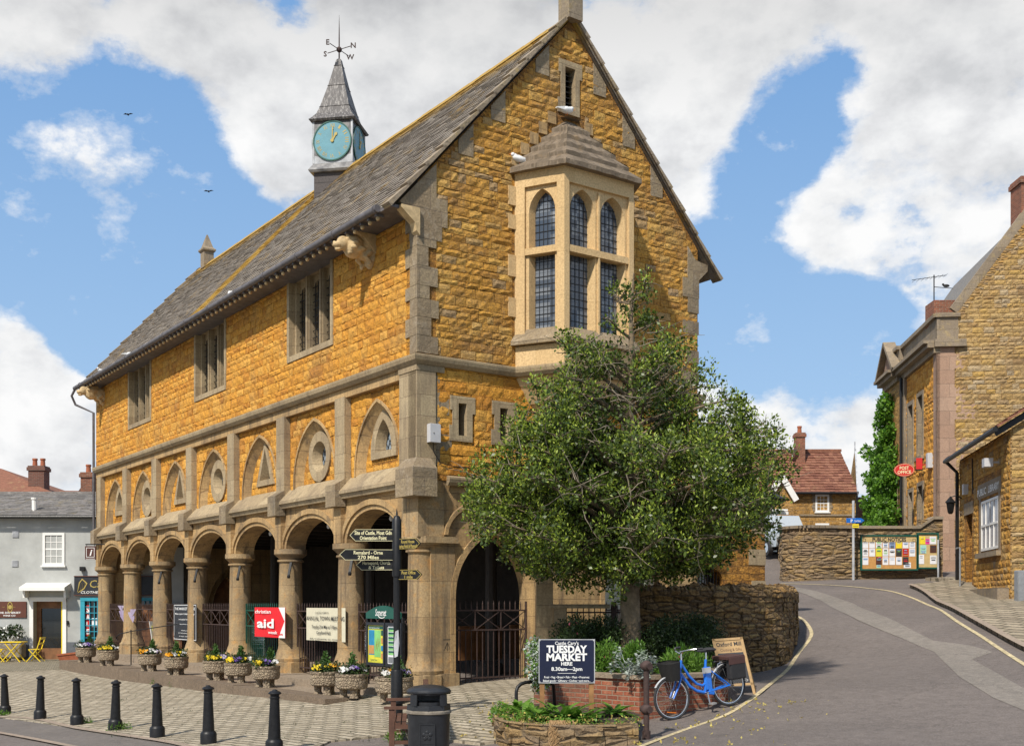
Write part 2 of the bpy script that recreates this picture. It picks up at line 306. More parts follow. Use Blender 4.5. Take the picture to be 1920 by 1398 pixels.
# ------------------------------------------------------------ mesh builder
class Fr:
    def __init__(s, o, u, n): s.o = V(o); s.u = V(u).normalized(); s.n = V(n).normalized()
    def P(s, a, z, d=0): return s.o+s.u*a+V((0, 0, z))+s.n*d
_txt = {}
def textgeo(st, bold):
    k = (st, bold)
    if k in _txt: return _txt[k]
    cu = bpy.data.curves.new('t', 'FONT'); cu.body = st; cu.resolution_u = 2; cu.offset = bold; cu.space_line = 1
    ob = bpy.data.objects.new('t', cu); col.objects.link(ob); dg = bpy.context.evaluated_depsgraph_get(); dg.update()
    me = ob.evaluated_get(dg).to_mesh()
    vs = [tuple(v.co) for v in me.vertices]; fs = [tuple(p.vertices) for p in me.polygons]
    bpy.data.objects.remove(ob); bpy.data.curves.remove(cu)
    _txt[k] = (vs, fs); return vs, fs
class MB:
    def __init__(s): s.v = []; s.f = []; s.m = []
    def add(s, vs, fs, m=0):
        o = len(s.v); s.v += [tuple(p) for p in vs]; s.f += [tuple(i+o for i in q) for q in fs]; s.m += [m]*len(fs); return s
    def quad(s, a, b, c, d, m=0): return s.add([a, b, c, d], [(0, 1, 2, 3)], m)
    def hexa(s, p, m=0): return s.add(p, [(3, 2, 1, 0), (4, 5, 6, 7), (0, 1, 5, 4), (1, 2, 6, 5), (2, 3, 7, 6), (3, 0, 4, 7)], m)
    def box(s, x0, x1, y0, y1, z0, z1, m=0): return s.hexa([(x0, y0, z0), (x1, y0, z0), (x1, y1, z0), (x0, y1, z0), (x0, y0, z1), (x1, y0, z1), (x1, y1, z1), (x0, y1, z1)], m)
    def fbox(s, F, a0, a1, z0, z1, d0, d1, m=0):
        return s.hexa([F.P(a0, z0, d0), F.P(a1, z0, d0), F.P(a1, z0, d1), F.P(a0, z0, d1), F.P(a0, z1, d0), F.P(a1, z1, d0), F.P(a1, z1, d1), F.P(a0, z1, d1)], m)
    def bar(s, p, q, w, h=None, m=0, up=(0, 0, 1)):
        p = V(p); q = V(q); h = h or w; d = (q-p).normalized(); x = d.cross(V(up))
        if x.length < .01: x = d.cross(V((1, 0, 0)))
        x.normalize(); y = x.cross(d); x *= w/2; y *= h/2
        return s.hexa([p-x-y, p+x-y, p+x+y, p-x+y, q-x-y, q+x-y, q+x+y, q-x+y], m)
    def tube(s, pts, r, n=8, m=0, cap=True):
        pts = [V(p) for p in pts]; rs = r if isinstance(r, (list, tuple)) else [r]*len(pts)
        o = len(s.v); up = None; N = len(pts)
        for i, p in enumerate(pts):
            d = (pts[min(i+1, N-1)]-pts[max(i-1, 0)]).normalized()
            if up is None: up = V((0, 0, 1)) if abs(d.z) < .9 else V((1, 0, 0))
            x = d.cross(up).normalized(); y = x.cross(d).normalized(); up = y
            for k in range(n):
                a = 2*math.pi*k/n; s.v.append(tuple(p+(x*math.cos(a)+y*math.sin(a))*rs[i]))
        for i in range(N-1):
            for k in range(n):
                s.f.append((o+i*n+k, o+i*n+(k+1) % n, o+(i+1)*n+(k+1) % n, o+(i+1)*n+k)); s.m.append(m)
        if cap: s.f += [tuple(o+k for k in range(n))[::-1], tuple(o+(N-1)*n+k for k in range(n))]; s.m += [m, m]
        return s
    def lathe(s, c, prof, n=20, m=0, a0=0, sq=None):   # prof: (r, z)
        o = len(s.v); c = V(c)
        for r, z in prof:
            for k in range(n):
                a = a0+2*math.pi*k/n; s.v.append((c.x+r*math.cos(a), c.y+r*math.sin(a), c.z+z))
        N = len(prof)
        for i in range(N-1):
            for k in range(n): s.f.append((o+i*n+k, o+i*n+(k+1) % n, o+(i+1)*n+(k+1) % n, o+(i+1)*n+k)); s.m.append(m)
        s.f += [tuple(o+k for k in range(n))[::-1], tuple(o+(N-1)*n+k for k in range(n))]; s.m += [m, m]; return s
    def ell(s, c, r, n=10, m=0, rot=None, jit=0):
        c = V(c); vs = []; 
        for i in range(n+1):
            th = math.pi*i/n
            for k in range(n*2):
                a = math.pi*k/n; q = V((math.sin(th)*math.cos(a)*r[0], math.sin(th)*math.sin(a)*r[1], math.cos(th)*r[2]))
                if jit: q *= 1+random.uniform(-jit, jit)
                if rot: q = rot @ q
                vs.append(c+q)
        fs = [(i*2*n+k, i*2*n+(k+1) % (2*n), (i+1)*2*n+(k+1) % (2*n), (i+1)*2*n+k) for i in range(n) for k in range(2*n)]
        return s.add(vs, fs, m)
    def plate(s, F, outer, holes, d, m=0):
        loops = [[V((a, z, 0)) for a, z in L] for L in [outer]+list(holes)]
        tr = tessellate_polygon(loops); flat = [p for L in loops for p in L]
        return s.add([F.P(p.x, p.y, d) for p in flat], [tuple(q) for q in tr], m)
    def reveal(s, F, L, d0, d1, m=0, closed=True, L2=None):
        L2 = L2 or L; n = len(L); o = len(s.v)
        s.v += [tuple(F.P(a, z, d0)) for a, z in L]+[tuple(F.P(a, z, d1)) for a, z in L2]
        for i in range(n if closed else n-1): s.f.append((o+i, o+(i+1) % n, o+n+(i+1) % n, o+n+i)); s.m.append(m)
        return s
    def ring(s, F, L, L2, d, m=0, closed=False):     # strip between two outlines in one plane
        n = len(L); o = len(s.v); s.v += [tuple(F.P(a, z, d)) for a, z in L]+[tuple(F.P(a, z, d)) for a, z in L2]
        for i in range(n if closed else n-1): s.f.append((o+i, o+(i+1) % n, o+n+(i+1) % n, o+n+i)); s.m.append(m)
        return s
    def moulding(s, F, L, L2, d0, d1, m=0, closed=False):    # solid band following an outline, d0 back, d1 front
        s.ring(F, L, L2, d1, m, closed); s.reveal(F, L, d0, d1, m, closed); s.reveal(F, L2, d0, d1, m, closed); return s
    def prism(s, F, L, d0, d1, m=0): s.plate(F, L, [], d1, m); s.plate(F, L, [], d0, m); return s.reveal(F, L, d0, d1, m)
    def text(s, st, F, a, z, d, size, m=0, w=None, align='C', bold=.012, slant=0):   # centred baseline at (a,z)
        vs, fs = textgeo(st, bold)
        if not vs: return s
        x0 = min(v[0] for v in vs); x1 = max(v[0] for v in vs); W = x1-x0; sx = size
        if w: sx = w/W
        cx = (x0+x1)/2 if align == 'C' else x0
        return s.add([F.P(a+(v[0]-cx+slant*v[1])*sx, z+v[1]*size, d) for v in vs], fs, m)
    def build(s, name, mats, parent=None, smooth=False, recalc=True, merge=0):
        me = bpy.data.meshes.new(name); me.from_pydata(s.v, [], s.f)
        if isinstance(mats, str): mats = [mats]
        for k in mats: me.materials.append(MATS[k])
        me.polygons.foreach_set('material_index', s.m)
        if recalc or merge:
            bm = bmesh.new(); bm.from_mesh(me)
            if merge: bmesh.ops.remove_doubles(bm, verts=bm.verts, dist=merge)
            bmesh.ops.recalc_face_normals(bm, faces=bm.faces); bm.to_mesh(me); bm.free()
        if smooth:
            me.polygons.foreach_set('use_smooth', [True]*len(me.polygons))
            try: me.set_sharp_from_angle(angle=R(38))
            except Exception: pass
        me.update(); o = bpy.data.objects.new(name, me); col.objects.link(o); o.parent = parent; return o
def pip(a, z, L):
    c = False; j = len(L)-1
    for i in range(len(L)):
        (x1, y1), (x2, y2) = L[i], L[j]
        if (y1 > z) != (y2 > z) and a < (x2-x1)*(z-y1)/(y2-y1)+x1: c = not c
        j = i
    return c
def rockwall(mb, F, outer, holes, d, bw, bh, m=0, seed=1, proud=.022, rough=.014, joint=.012):
    rn = random.Random(seed); a0, a1 = min(p[0] for p in outer), max(p[0] for p in outer); z, zt = min(p[1] for p in outer), max(p[1] for p in outer)
    while z < zt-.05:
        h = bh*rn.choice((.72, .9, 1.0, 1.0, 1.15, 1.3)); z1 = min(z+h, zt); h = z1-z; st = .03; iv = []; s = None; a = a0
        ok = lambda a: all(pip(a, q, outer) and not any(pip(a, q, H) for H in holes) for q in (z+.01, (z+z1)/2, z1-.01))
        while a <= a1+st:
            g = a < a1 and ok(a+.001)
            if g and s is None: s = a
            if not g and s is not None: iv.append((s, min(a-st+.02, a1) if a < a1 else a1)); s = None
            a += st
        for s, e in iv:
            a = s; first = True
            while a < e-.02:
                w = bw*rn.uniform(.55, 1.5)*(.5 if first and rn.random() < .5 else 1); first = False
                if e-(a+w) < bw*.35: w = e-a
                b0, b1 = a+joint/2, min(a+w, e)-joint/2
                if b1-b0 > .02 and h > .04:
                    nx = max(2, min(5, int((b1-b0)/.09))); nz = 2; base = d+proud*rn.uniform(.2, 1); o = len(mb.v); tl = rn.uniform(-.012, .012); tz = rn.uniform(-.010, .010)
                    for j in range(nz+1):
                        for i in range(nx+1):
                            eg = i in (0, nx) or j in (0, nz); x = b0+(b1-b0)*i/nx+(0 if i in (0, nx) else rn.uniform(-.012, .012)); zz = z+joint/2+(h-joint)*j/nz+(0 if j in (0, nz) else rn.uniform(-.015, .015))
                            if eg: x += rn.uniform(-.006, .006); zz += rn.uniform(-.006, .006)
                            dd = base+(rn.uniform(0, rough*1.8)+.012 if not eg else rn.uniform(-.004, .004))+tl*(i/nx-.5)*2+tz*(j/nz-.5)*2; mb.v.append(tuple(F.P(x, zz, max(dd, d+.003))))
                    for j in range(nz):
                        for i in range(nx): q = o+j*(nx+1)+i; mb.f.append((q, q+1, q+nx+2, q+nx+1)); mb.m.append(m)
                    # edges back to the wall
                    loop = [o+i for i in range(nx+1)]+[o+j*(nx+1)+nx for j in range(1, nz+1)]+[o+nz*(nx+1)+i for i in range(nx-1, -1, -1)]+[o+j*(nx+1) for j in range(nz-1, 0, -1)]
                    bk = len(mb.v); mb.v += [tuple(V(mb.v[k])-F.n*(proud+.03)) for k in loop]; n = len(loop)
                    for k in range(n): mb.f.append((loop[k], loop[(k+1) % n], bk+(k+1) % n, bk+k)); mb.m.append(m)
                a += w
        z = z1
    return mb
def path_pts(P, s=.05):
    P = [V((p[0], p[1])) for p in P]; cum = [0]
    for a, b_ in zip(P, P[1:]): cum.append(cum[-1]+(b_-a).length)
    def at_(d):
        d = min(max(d, 0), cum[-1]-1e-6)
        for i in range(len(P)-1):
            if cum[i] <= d <= cum[i+1]:
                t = (d-cum[i])/max(1e-9, cum[i+1]-cum[i]); q = P[i].lerp(P[i+1], t); dd = (P[i+1]-P[i]).normalized(); return q, V((dd.y, -dd.x))
    return at_, cum[-1]
def stone_courses(P, z0, z1, th, ch=.13, bl=.3, rough=.03, seed=1, mb=None, batter=0):
    b = mb or MB(); rn = random.Random(seed); f, L = path_pts(P); z = z0
    # solid core set back so joints read as shadow
    n = max(2, int(L/.25))
    for i in range(n):
        a, wa = f(L*i/n); c, wc = f(L*(i+1)/n-1e-5); h = th/2-.03; b.hexa([(*(a+wa*h), z0), (*(c+wc*h), z0), (*(c-wc*h), z0), (*(a-wa*h), z0), (*(a+wa*h), z1-.02), (*(c+wc*h), z1-.02), (*(c-wc*h), z1-.02), (*(a-wa*h), z1-.02)])
    while z < z1-.03:
        h = min(ch*rn.uniform(.6, 1.4), z1-z); d = -rn.uniform(0, bl)
        while d < L:
            l = bl*rn.uniform(.5, 1.6); a, wa = f(max(0, d)); c, wc = f(min(L, d+l-.012))
            if (c-a).length > .03:
                o = th/2+rn.uniform(-rough, rough)+batter*(z1-z); o2 = o+rn.uniform(-.012, .012); e = rn.uniform(-.008, .008)
                for sg in (1, -1): b.hexa([(*(a+wa*o*sg), z+.005), (*(c+wc*o2*sg), z+.005+e), (*(c+wc*(th/2-.06)*sg), z+.005), (*(a+wa*(th/2-.06)*sg), z+.005), (*(a+wa*(o-.01)*sg), z+h-.006+e), (*(c+wc*(o2-.01)*sg), z+h-.006), (*(c+wc*(th/2-.06)*sg), z+h-.006), (*(a+wa*(th/2-.06)*sg), z+h-.006)])
            d += l
        z += h
    return b
def tag(o, label=None, cat=None, group=None, kind=None):
    if label: o['label'] = label
    if cat: o['category'] = cat
    if group: o['group'] = group
    if kind: o['kind'] = kind
    return o
def empty(name, loc=(0, 0, 0), rz=0, label=None, cat=None, group=None):
    o = bpy.data.objects.new(name, None); o.empty_display_size = .2; col.objects.link(o); o.location = loc; o.rotation_euler = (0, 0, rz); return tag(o, label, cat, group)
def kids(o): return [c for c in bpy.data.objects if c.parent == o]
def copy_tree(o, parent=None, ch=None):
    c = o.copy(); col.objects.link(c)
    if parent: c.parent = parent
    for k in kids(o): copy_tree(k, c)
    return c
def leaves(name, cen, rad, n, size, mat, parent=None, flat=1.0, seed=1, aspect=.5, up=0.0, outward=0.6, bend=.15, mats=None):
    """n small leaf faces scattered in blobs; cen (k,3), rad (k,)"""
    g = np.random.default_rng(seed); cen = np.asarray(cen, float); rad = np.asarray(rad, float)
    w = rad**2; idx = g.choice(len(cen), n, p=w/w.sum())
    dv = g.normal(size=(n, 3)); dv /= np.linalg.norm(dv, axis=1)[:, None]
    rr = g.random(n)**.45
    p = cen[idx]+dv*(rad[idx]*rr)[:, None]*np.array([1, 1, flat])
    a = dv*outward+g.normal(size=(n, 3))*.6; a[:, 2] += up; a /= np.linalg.norm(a, axis=1)[:, None]
    b = np.cross(a, g.normal(size=(n, 3))); b /= np.linalg.norm(b, axis=1)[:, None]
    c = np.cross(a, b); s = size*(.6+.8*g.random(n))[:, None]
    v = np.stack([p, p+a*s*.5+b*s*aspect*.5+c*s*bend, p+a*s, p+a*s*.5-b*s*aspect*.5+c*s*bend], 1).reshape(-1, 3)
    me = bpy.data.meshes.new(name); me.vertices.add(4*n); me.vertices.foreach_set('co', v.ravel()); me.loops.add(4*n); me.loops.foreach_set('vertex_index', np.arange(4*n))
    me.polygons.add(n); me.polygons.foreach_set('loop_start', np.arange(0, 4*n, 4)); me.polygons.foreach_set('loop_total', np.full(n, 4))
    for k in ([mat] if isinstance(mat, str) else mat): me.materials.append(MATS[k])
    if not isinstance(mat, str): me.polygons.foreach_set('material_index', g.integers(0, len(mat), n))
    me.update(calc_edges=True); me.validate(); o = bpy.data.objects.new(name, me); col.objects.link(o); o.parent = parent; return o
def pointed(cx, hw, z0, zs, za, n=9):
    h = za-zs; Rr = (hw*hw+h*h)/(2*hw); L = [(cx-hw, z0)] if z0 < zs else []
    e = math.asin(min(1, h/Rr)); 
    if Rr < hw: e = math.pi-e
    A = [(cx-hw+Rr-Rr*math.cos(e*i/n), zs+Rr*math.sin(e*i/n)) for i in range(n+1)]
    L += A+[(2*cx-x, z) for x, z in A[-2::-1]]
    if z0 < zs: L.append((cx+hw, z0))
    return L
def ellarch(cx, hw, zs, h, n=20): return [(cx-hw*math.cos(math.pi*i/n), zs+h*math.sin(math.pi*i/n)) for i in range(n+1)]
def circ(cx, cz, rx, rz=None, n=28): rz = rz or rx; return [(cx+rx*math.cos(2*math.pi*i/n), cz+rz*math.sin(2*math.pi*i/n)) for i in range(n)]
def rect(a0, a1, z0, z1): return [(a0, z0), (a1, z0), (a1, z1), (a0, z1)]
def grow(L, cx, cz, k, kz=None): kz = kz or k; return [(cx+(a-cx)*k, cz+(z-cz)*kz) for a, z in L]
def tiled(mb, O, E, S, w, l, cw=.3, ch=.2, th=.035, m=0, jit=.3, seed=3):
    """courses of separate stone tiles; O eave corner, E along eave, S up slope"""
    g = random.Random(seed); O = V(O); E = V(E).normalized(); S = V(S).normalized(); N = E.cross(S)
    if N.z < 0: N = -N
    nc = int(l/ch)+1
    for i in range(nc):
        s0 = i*ch; s1 = min(l, s0+ch*1.25); a = -g.random()*cw
        while a < w:
            b = a+cw*g.uniform(1-jit, 1+jit); a0 = max(a, 0); b0 = min(b-.008, w)
            if b0-a0 > .02:
                j = g.uniform(-.014, .014); t0 = th*g.uniform(.75, 1.35)
                P = lambda x, y, z: O+E*x+S*y+N*z
                mb.hexa([P(a0, s0+j, -.01), P(b0, s0+j, -.01), P(b0, s1, -.02), P(a0, s1, -.02), P(a0, s0+j, t0), P(b0, s0+j, t0), P(b0, s1, .004), P(a0, s1, .004)], m)
            a = b
    return mb
# extra materials
masonry('column_stone', (.34,.235,.12), (.43,.31,.165), (.25,.17,.09), 3.0, .72, .004, .012, .9, .002, (.14,.105,.07), .85, hi=(.52,.28,.09), streak=.75)
masonry('coping_stone', (.26,.205,.145), (.35,.28,.20), (.15,.12,.08), 1.0, .5, .003, .015, 1.1, .004, (.11,.09,.06), .6, hi=(.42,.31,.14))
glassmat('oriel_glass', (.05,.065,.09), .1, (.42,.44,.46), (.136,.158))
m, t, b_, o_ = nt('lead_streaked'); p_ = oc(t)
s_ = nd(t, 'Mapping', {'Vector': p_, 'Scale': (7, 7, .8)}).outputs[0]
t.links.new(mixc(t, ramp(t, noise(t, s_, 2.4, 5, .8), [(.5, 0.), (.62, .8)]), mixc(t, noise(t, p_, 3, 3), (.055,.05,.05), (.11,.10,.097)), (.34,.32,.30)), b_.inputs['Base Color']); b_.inputs['Roughness'].default_value = .65
# ============================================================ MARKET HOUSE (local x along gable, y along arcade)
TH = math.atan2(.5749, .8183)
MH = empty('market_house', (-1.881, 22.7, 0), TH, 'long golden stone market hall on round arcade columns, with clock turret and pale oriel', 'market hall')
def ML(x, y, z=0): c, s = math.cos(TH), math.sin(TH); return V((-1.881+c*x-s*y, 22.7+s*x+c*y, z))
FS = Fr((0, 0, 0), (0, 1, 0), (-1, 0, 0)); FG = Fr((0, 0, 0), (1, 0, 0), (0, -1, 0))
LY, W, EZ, RZ = 23.2, 7.7, 9.5, 14.5; OR = [(2.37, 0), (2.92, -1.0), (4.82, -1.0), (5.33, 0)]
PC = [3.39, 6.64, 9.93, 13.24, 16.47, 19.61, 22.75]
BAY = [(.67, PC[0]-.25)]+[(PC[i]+.25, PC[i+1]-.25) for i in range(6)]
WIN = [(3.88, 6.12), (10.42, 12.66), (16.9, 19.1)]
# ---- side wall, upper storey
b = MB(); b.plate(FS, rect(0, LY, 6.6, 9.95), [rect(a, c, 7.7, 9.52) for a, c in WIN], 0, 0)
rockwall(b, FS, rect(.42, LY-.05, 6.68, 9.5), [rect(a-.14, c+.14, 7.55, 9.7) for a, c in WIN], 0, .33, .185, 1, 3, .012, .008)
b.build('side_wall', ['ham_side', 'ham_block'], MH, recalc=False)
def mull_window(a0, a1, z0, z1, F, nl=3):
    b = MB(); t = .13
    for q in ((a0-t, a1+t, z1, z1+.16), (a0-t, a1+t, z0-.14, z0), (a0-t, a0, z0, z1), (a1, a1+t, z0, z1)): b.fbox(F, *q, -.42, .028)
    b.prism(Fr(F.o, F.n, F.u), [(.012, z0-.14), (.07, z0-.14), (.07, z0-.09), (.012, z0-.03)], a0-t, a1+t) if False else None
    w = (a1-a0); mw = .15; lw = (w-mw*(nl-1)-.16)/nl; g = MB(); lead = MB()
    x = a0+.08; b.fbox(F, a0, a0+.08, z0, z1, -.42, -.13); b.fbox(F, a1-.08, a1, z0, z1, -.42, -.13)
    for i in range(nl):
        L = pointed(x+lw/2, lw/2, z0+.03, z1-.42, z1-.14)
        b.plate(F, rect(x-.01, x+lw+.01, z0, z1), [L], -.24); b.reveal(F, L, -.24, -.36)
        g.plate(F, rect(x-.01, x+lw+.01, z0, z1), [], -.36)
        for k in range(1, 4): lead.fbox(F, x+lw*k/4-.007, x+lw*k/4+.007, z0, z1-.2, -.23, -.215)
        zz = z0+.16
        while zz < z1-.2: lead.fbox(F, x, x+lw, zz-.006, zz+.006, -.23, -.216); zz += .17
        x += lw
        if i < nl-1: b.fbox(F, x, x+mw, z0, z1, -.42, -.13); b.fbox(F, x+mw*.25, x+mw*.75, z0, z1, -.13, -.08); x += mw
    o = b.build('window', ['dress'], MH); g.build('glass', ['leaded_glass'], o); lead.build('lead_bars', ['black_iron'], o); return o
for a, c in WIN: mull_window(a, c, 7.7, 9.52, FS)
# ---- panelled band with pilasters
b = MB(); b.fbox(FS, 0, LY, 6.30, 6.52, -.6, -.002); b.fbox(FS, 0, LY, 6.28, 6.40, -.3, .0); b.build('lintel_band', ['dress_ham'], MH)
for i, c in enumerate(PC): 
    b = MB(); b.fbox(FS, c-.24, min(c+.24, LY), 4.2, 6.30, -.6, .03); b.build('pilaster', ['dress'], MH)
b = MB(); b.fbox(FS, 0, .67, 4.42, 6.46, -.67, .04); b.fbox(FG, -.04, .40, 4.42, 6.46, -.3, .04)
b.fbox(FS, -.05, .69, 6.36, 6.50, -.6, .055); b.build('corner_pilaster', ['dress'], MH)
for i, (y0, y1) in enumerate(BAY):
    c = (y0+y1)/2+(.0); w = (y1-y0); b = MB(); D = -.13
    A = pointed(c, w*.40, 4.5, 4.62, 6.02); A2 = pointed(c, w*.40-.15, 4.5, 4.62, 5.80)
    b.plate(FS, rect(y0-.02, y1+.02, 4.3, 6.32), [A], D, 0)
    b.reveal(FS, A, D, D-.17, 1, False, A2)
    b.moulding(FS, A, pointed(c, w*.40+.05, 4.5, 4.62, 6.09), D-.02, D+.03, 1)
    b.fbox(FS, y0, y0+.05, 4.3, 6.3, D-.02, D+.10, 2)
    kind = (0, 1, 2, 1, 2, 1, 0)[i]; d2 = D-.17
    if kind == 0: H = pointed(c-.02, .36, 4.98, 5.0, 5.66); S = pointed(c-.02, .56, 4.83, 5.0, 5.86)
    elif kind == 1: H = circ(c+.02, 5.19, .38, .36); S = circ(c+.02, 5.19, .58, .60)
    else: H = [(c-.36, 4.93), (c-.2, 5.3), (c-.02, 5.74), (c+.16, 5.3), (c+.32, 4.93)]; S = [(c-.58, 4.78), (c-.3, 5.4), (c-.02, 5.92), (c+.26, 5.4), (c+.54, 4.78)]
    b.plate(FS, A2, [H], d2, 0); rockwall(b, FS, rect(y0+.05, y1-.02, 4.4, 6.27), [pointed(c, w*.40+.06, 4.3, 4.62, 6.11)], D, .34, .22, 3, 20+i, .008, .008); rockwall(b, FS, A2, [S], d2, .3, .2, 3, 40+i, .006, .006)
    b.plate(FS, S, [H], d2+.05, 2); b.reveal(FS, S, d2, d2+.05, 2)
    b.reveal(FS, H, d2+.05, d2-.17, 2, True, [(c+(a-c)*.72, 5.2+(z-5.2)*.8) for a, z in H])
    o = b.build('arched_panel', ['ham_side', 'dress_ham', 'dress', 'ham_block'], MH, recalc=False)
    g = MB(); g.plate(FS, rect(c-.6, c+.6, 4.75, 5.95), [], d2-.18)
    o2 = g.build('glass', ['bright_glass' if i in (0, 1, 3) else 'leaded_glass'], o)
    g = MB()
    for k in range(-5, 6):
        for s in (-1, 1):
            p, q = (c+k*.16-.35*s, 4.8), (c+k*.16+.35*s, 5.8)
            g.bar(FS.P(p[0], p[1], d2-.172), FS.P(q[0], q[1], d2-.172), .012)
    g.build('lead_bars', ['black_iron'], o)
    # weathered sloping sill under the panel
    s = MB(); X = Fr((0, 0, 0), (-1, 0, 0), (0, 1, 0)); e0, e1 = (y0-.02, y1+.02)
    s.prism(X, [(.17, 4.13), (.17, 4.19), (-.18, 4.56), (-.18, 4.13)], e0, e1); s.prism(X, [(.10, 4.03), (.14, 4.13), (-.1, 4.13), (-.1, 4.03)], e0-.2, e1+.2)
    s.build('sloping_sill', ['dress'], MH)
for c in PC:
    b = MB(); b.fbox(FS, c-.24, min(c+.24, 23.1), 3.86, 4.34, 0, .26); b.prism(Fr((0, 0, 0), (-1, 0, 0), (0, 1, 0)), [(0, 4.34), (.26, 4.34), (.03, 4.48)], c-.24, min(c+.24, 23.1)); b.build('corbel_block', ['dress_grey'], MH, merge=.0005)
b = MB(); b.box(-.26, .30, -.26, .44, 3.84, 4.40); b.hexa([(-.26, -.26, 4.4), (.30, -.26, 4.4), (.30, .44, 4.4), (-.26, .44, 4.4), (-.06, -.06, 4.62), (.28, -.06, 4.62), (.28, .42, 4.62), (-.06, .42, 4.62)]); b.build('corbel_block', ['dress_grey'], MH)
# ---- arcade
cen = [(.72, 3.39-.28)]+[(PC[i]+.28, PC[i+1]-.28) for i in range(6)]
out = [(.0, 4.15), (.0, 3.04)]; b = MB()
for y0, y1 in cen: out += ellarch((y0+y1)/2, (y1-y0)/2, 3.04, .68)
out += [(LY, 3.04), (LY, 4.15)]
b.plate(FS, out, [], -.03); b.plate(FS, out, [], -.52); b.reveal(FS, out, -.03, -.52)
for k, (y0, y1) in enumerate(cen):
    c, h = (y0+y1)/2, (y1-y0)/2
    b.moulding(FS, ellarch(c, h+.10, 3.04, .78), ellarch(c, h+.22, 3.04, .90), -.04, .045); b.moulding(FS, ellarch(c, h+.0, 3.04, .68), ellarch(c, h+.10, 3.04, .78), -.04, .0)
for c in PC: b.fbox(FS, c-.17, min(c+.17, LY), 3.06, 3.85, -.03, .09)
b.build('arcade_arches', ['dress_ham'], MH)
def column(x, y, rb, rt, pl):
    b = MB(); b.lathe((x, y, 0), [(pl, -.16), (pl, .27), (pl-.03, .29)], 8, 0, math.pi/8)
    b.lathe((x, y, 0), [(pl-.04, .29), (pl-.03, .36), (pl-.09, .42), (rb+.05, .50), (rb+.01, .60), (rb, .68), (rb*.985, 1.4), (rb*.96, 2.1), (rt, 2.72), (rt+.01, 2.74), (rt+.05, 2.75), (rt+.05, 2.79), (rt, 2.80), (rt+.03, 2.84), (rt+.13, 2.93), (rt+.13, 3.05)], 24)
    return b
for c in PC: column(.25, min(c, 22.8), .30, .275, .46).build('column', ['column_stone'], MH, smooth=True)
b = column(.30, .32, .31, .29, .48); b.box(.3, .87, -.02, .62, -.16, 3.05); b.box(.26, .93, -.09, .62, -.16, .30); b.box(.12, .9, -.11, .6, 2.93, 3.06)
b.box(-.01, .60, -.03, .62, 3.05, 3.85); b.build('corner_pier', ['column_stone'], MH, smooth=True)
# ---- gable wall
ap = 3.85
slits = [rect(.95, 1.15, 5.14, 5.80), rect(1.98, 2.18, 5.14, 5.80), rect(5.5, 5.7, 5.14, 5.8), rect(6.55, 6.75, 5.14, 5.8)]
top = rect(3.70, 3.98, 12.5, 13.4)
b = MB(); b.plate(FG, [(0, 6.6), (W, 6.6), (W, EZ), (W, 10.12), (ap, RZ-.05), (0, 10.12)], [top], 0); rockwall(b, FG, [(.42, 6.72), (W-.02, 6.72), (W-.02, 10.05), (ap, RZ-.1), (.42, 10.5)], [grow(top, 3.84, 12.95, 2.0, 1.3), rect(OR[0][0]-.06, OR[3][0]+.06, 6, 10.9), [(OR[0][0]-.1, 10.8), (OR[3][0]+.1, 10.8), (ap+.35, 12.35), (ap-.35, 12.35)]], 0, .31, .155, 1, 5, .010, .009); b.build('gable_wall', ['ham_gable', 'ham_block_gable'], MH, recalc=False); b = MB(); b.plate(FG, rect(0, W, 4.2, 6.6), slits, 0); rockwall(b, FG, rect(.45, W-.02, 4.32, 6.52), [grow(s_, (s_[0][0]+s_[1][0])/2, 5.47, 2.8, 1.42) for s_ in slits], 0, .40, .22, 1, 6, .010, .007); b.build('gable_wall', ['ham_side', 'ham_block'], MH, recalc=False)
A1 = pointed(1.88, 1.0, -.3, 1.85, 3.2, 12); A2 = pointed(W-1.88, 1.0, -.3, 1.85, 3.2, 12)
b = MB(); b.plate(FG, rect(.3, W, -.6, 4.2), [A1, A2], -.02); b.plate(FG, rect(.3, W, -.6, 4.2), [A1, A2], -.55)
for A, c in ((A1, 1.88), (A2, W-1.88)):
    b.reveal(FG, A, -.02, -.55, 0, False); b.moulding(FG, A, pointed(c, 1.12, -.3, 1.85, 3.36, 12), -.03, .03); b.moulding(FG, ellarch(c, 1.20, 3.1, .72), ellarch(c, 1.28, 3.1, .80), -.03, .07)
b.fbox(FG, 3.5, 4.15, -.6, .35, -.1, .12); b.build('gable_base', ['dress_ham'], MH)
def slit(L, fr=.14, dp=.3):
    a0, z0 = L[0]; a1, z1 = L[2]; b = MB()
    S = [(a0-fr, z0-.12), (a0-fr-.08, z0-.12), (a0-fr-.08, z0+.2), (a0-fr, z0+.2), (a0-fr, z1-.15), (a0-fr-.06, z1-.15), (a0-fr-.06, z1+.14), (a1+fr+.07, z1+.14), (a1+fr+.07, z1-.2), (a1+fr, z1-.2), (a1+fr, z0-.12)]
    b.plate(FG, S, [L], .026); b.reveal(FG, S, 0, .026); b.reveal(FG, L, .026, -dp); b.fbox(FG, a0-.02, a1+.02, z0-.02, z1+.02, -dp-.05, -dp, 1)
    return b.build('slit_window', ['dress', 'dark_glass'], MH)
for L in slits: slit(L)
b = slit(top, .12, .22); l = MB(); l.fbox(FG, 3.70, 3.98, 12.5, 12.53, -.2, -.12)
for k in range(7): l.hexa([FG.P(3.70, 12.55+k*.12, -.1), FG.P(3.98, 12.55+k*.12, -.1), FG.P(3.98, 12.6+k*.12, -.2), FG.P(3.70, 12.6+k*.12, -.2), FG.P(3.70, 12.565+k*.12, -.1), FG.P(3.98, 12.565+k*.12, -.1), FG.P(3.98, 12.615+k*.12, -.2), FG.P(3.70, 12.615+k*.12, -.2)])
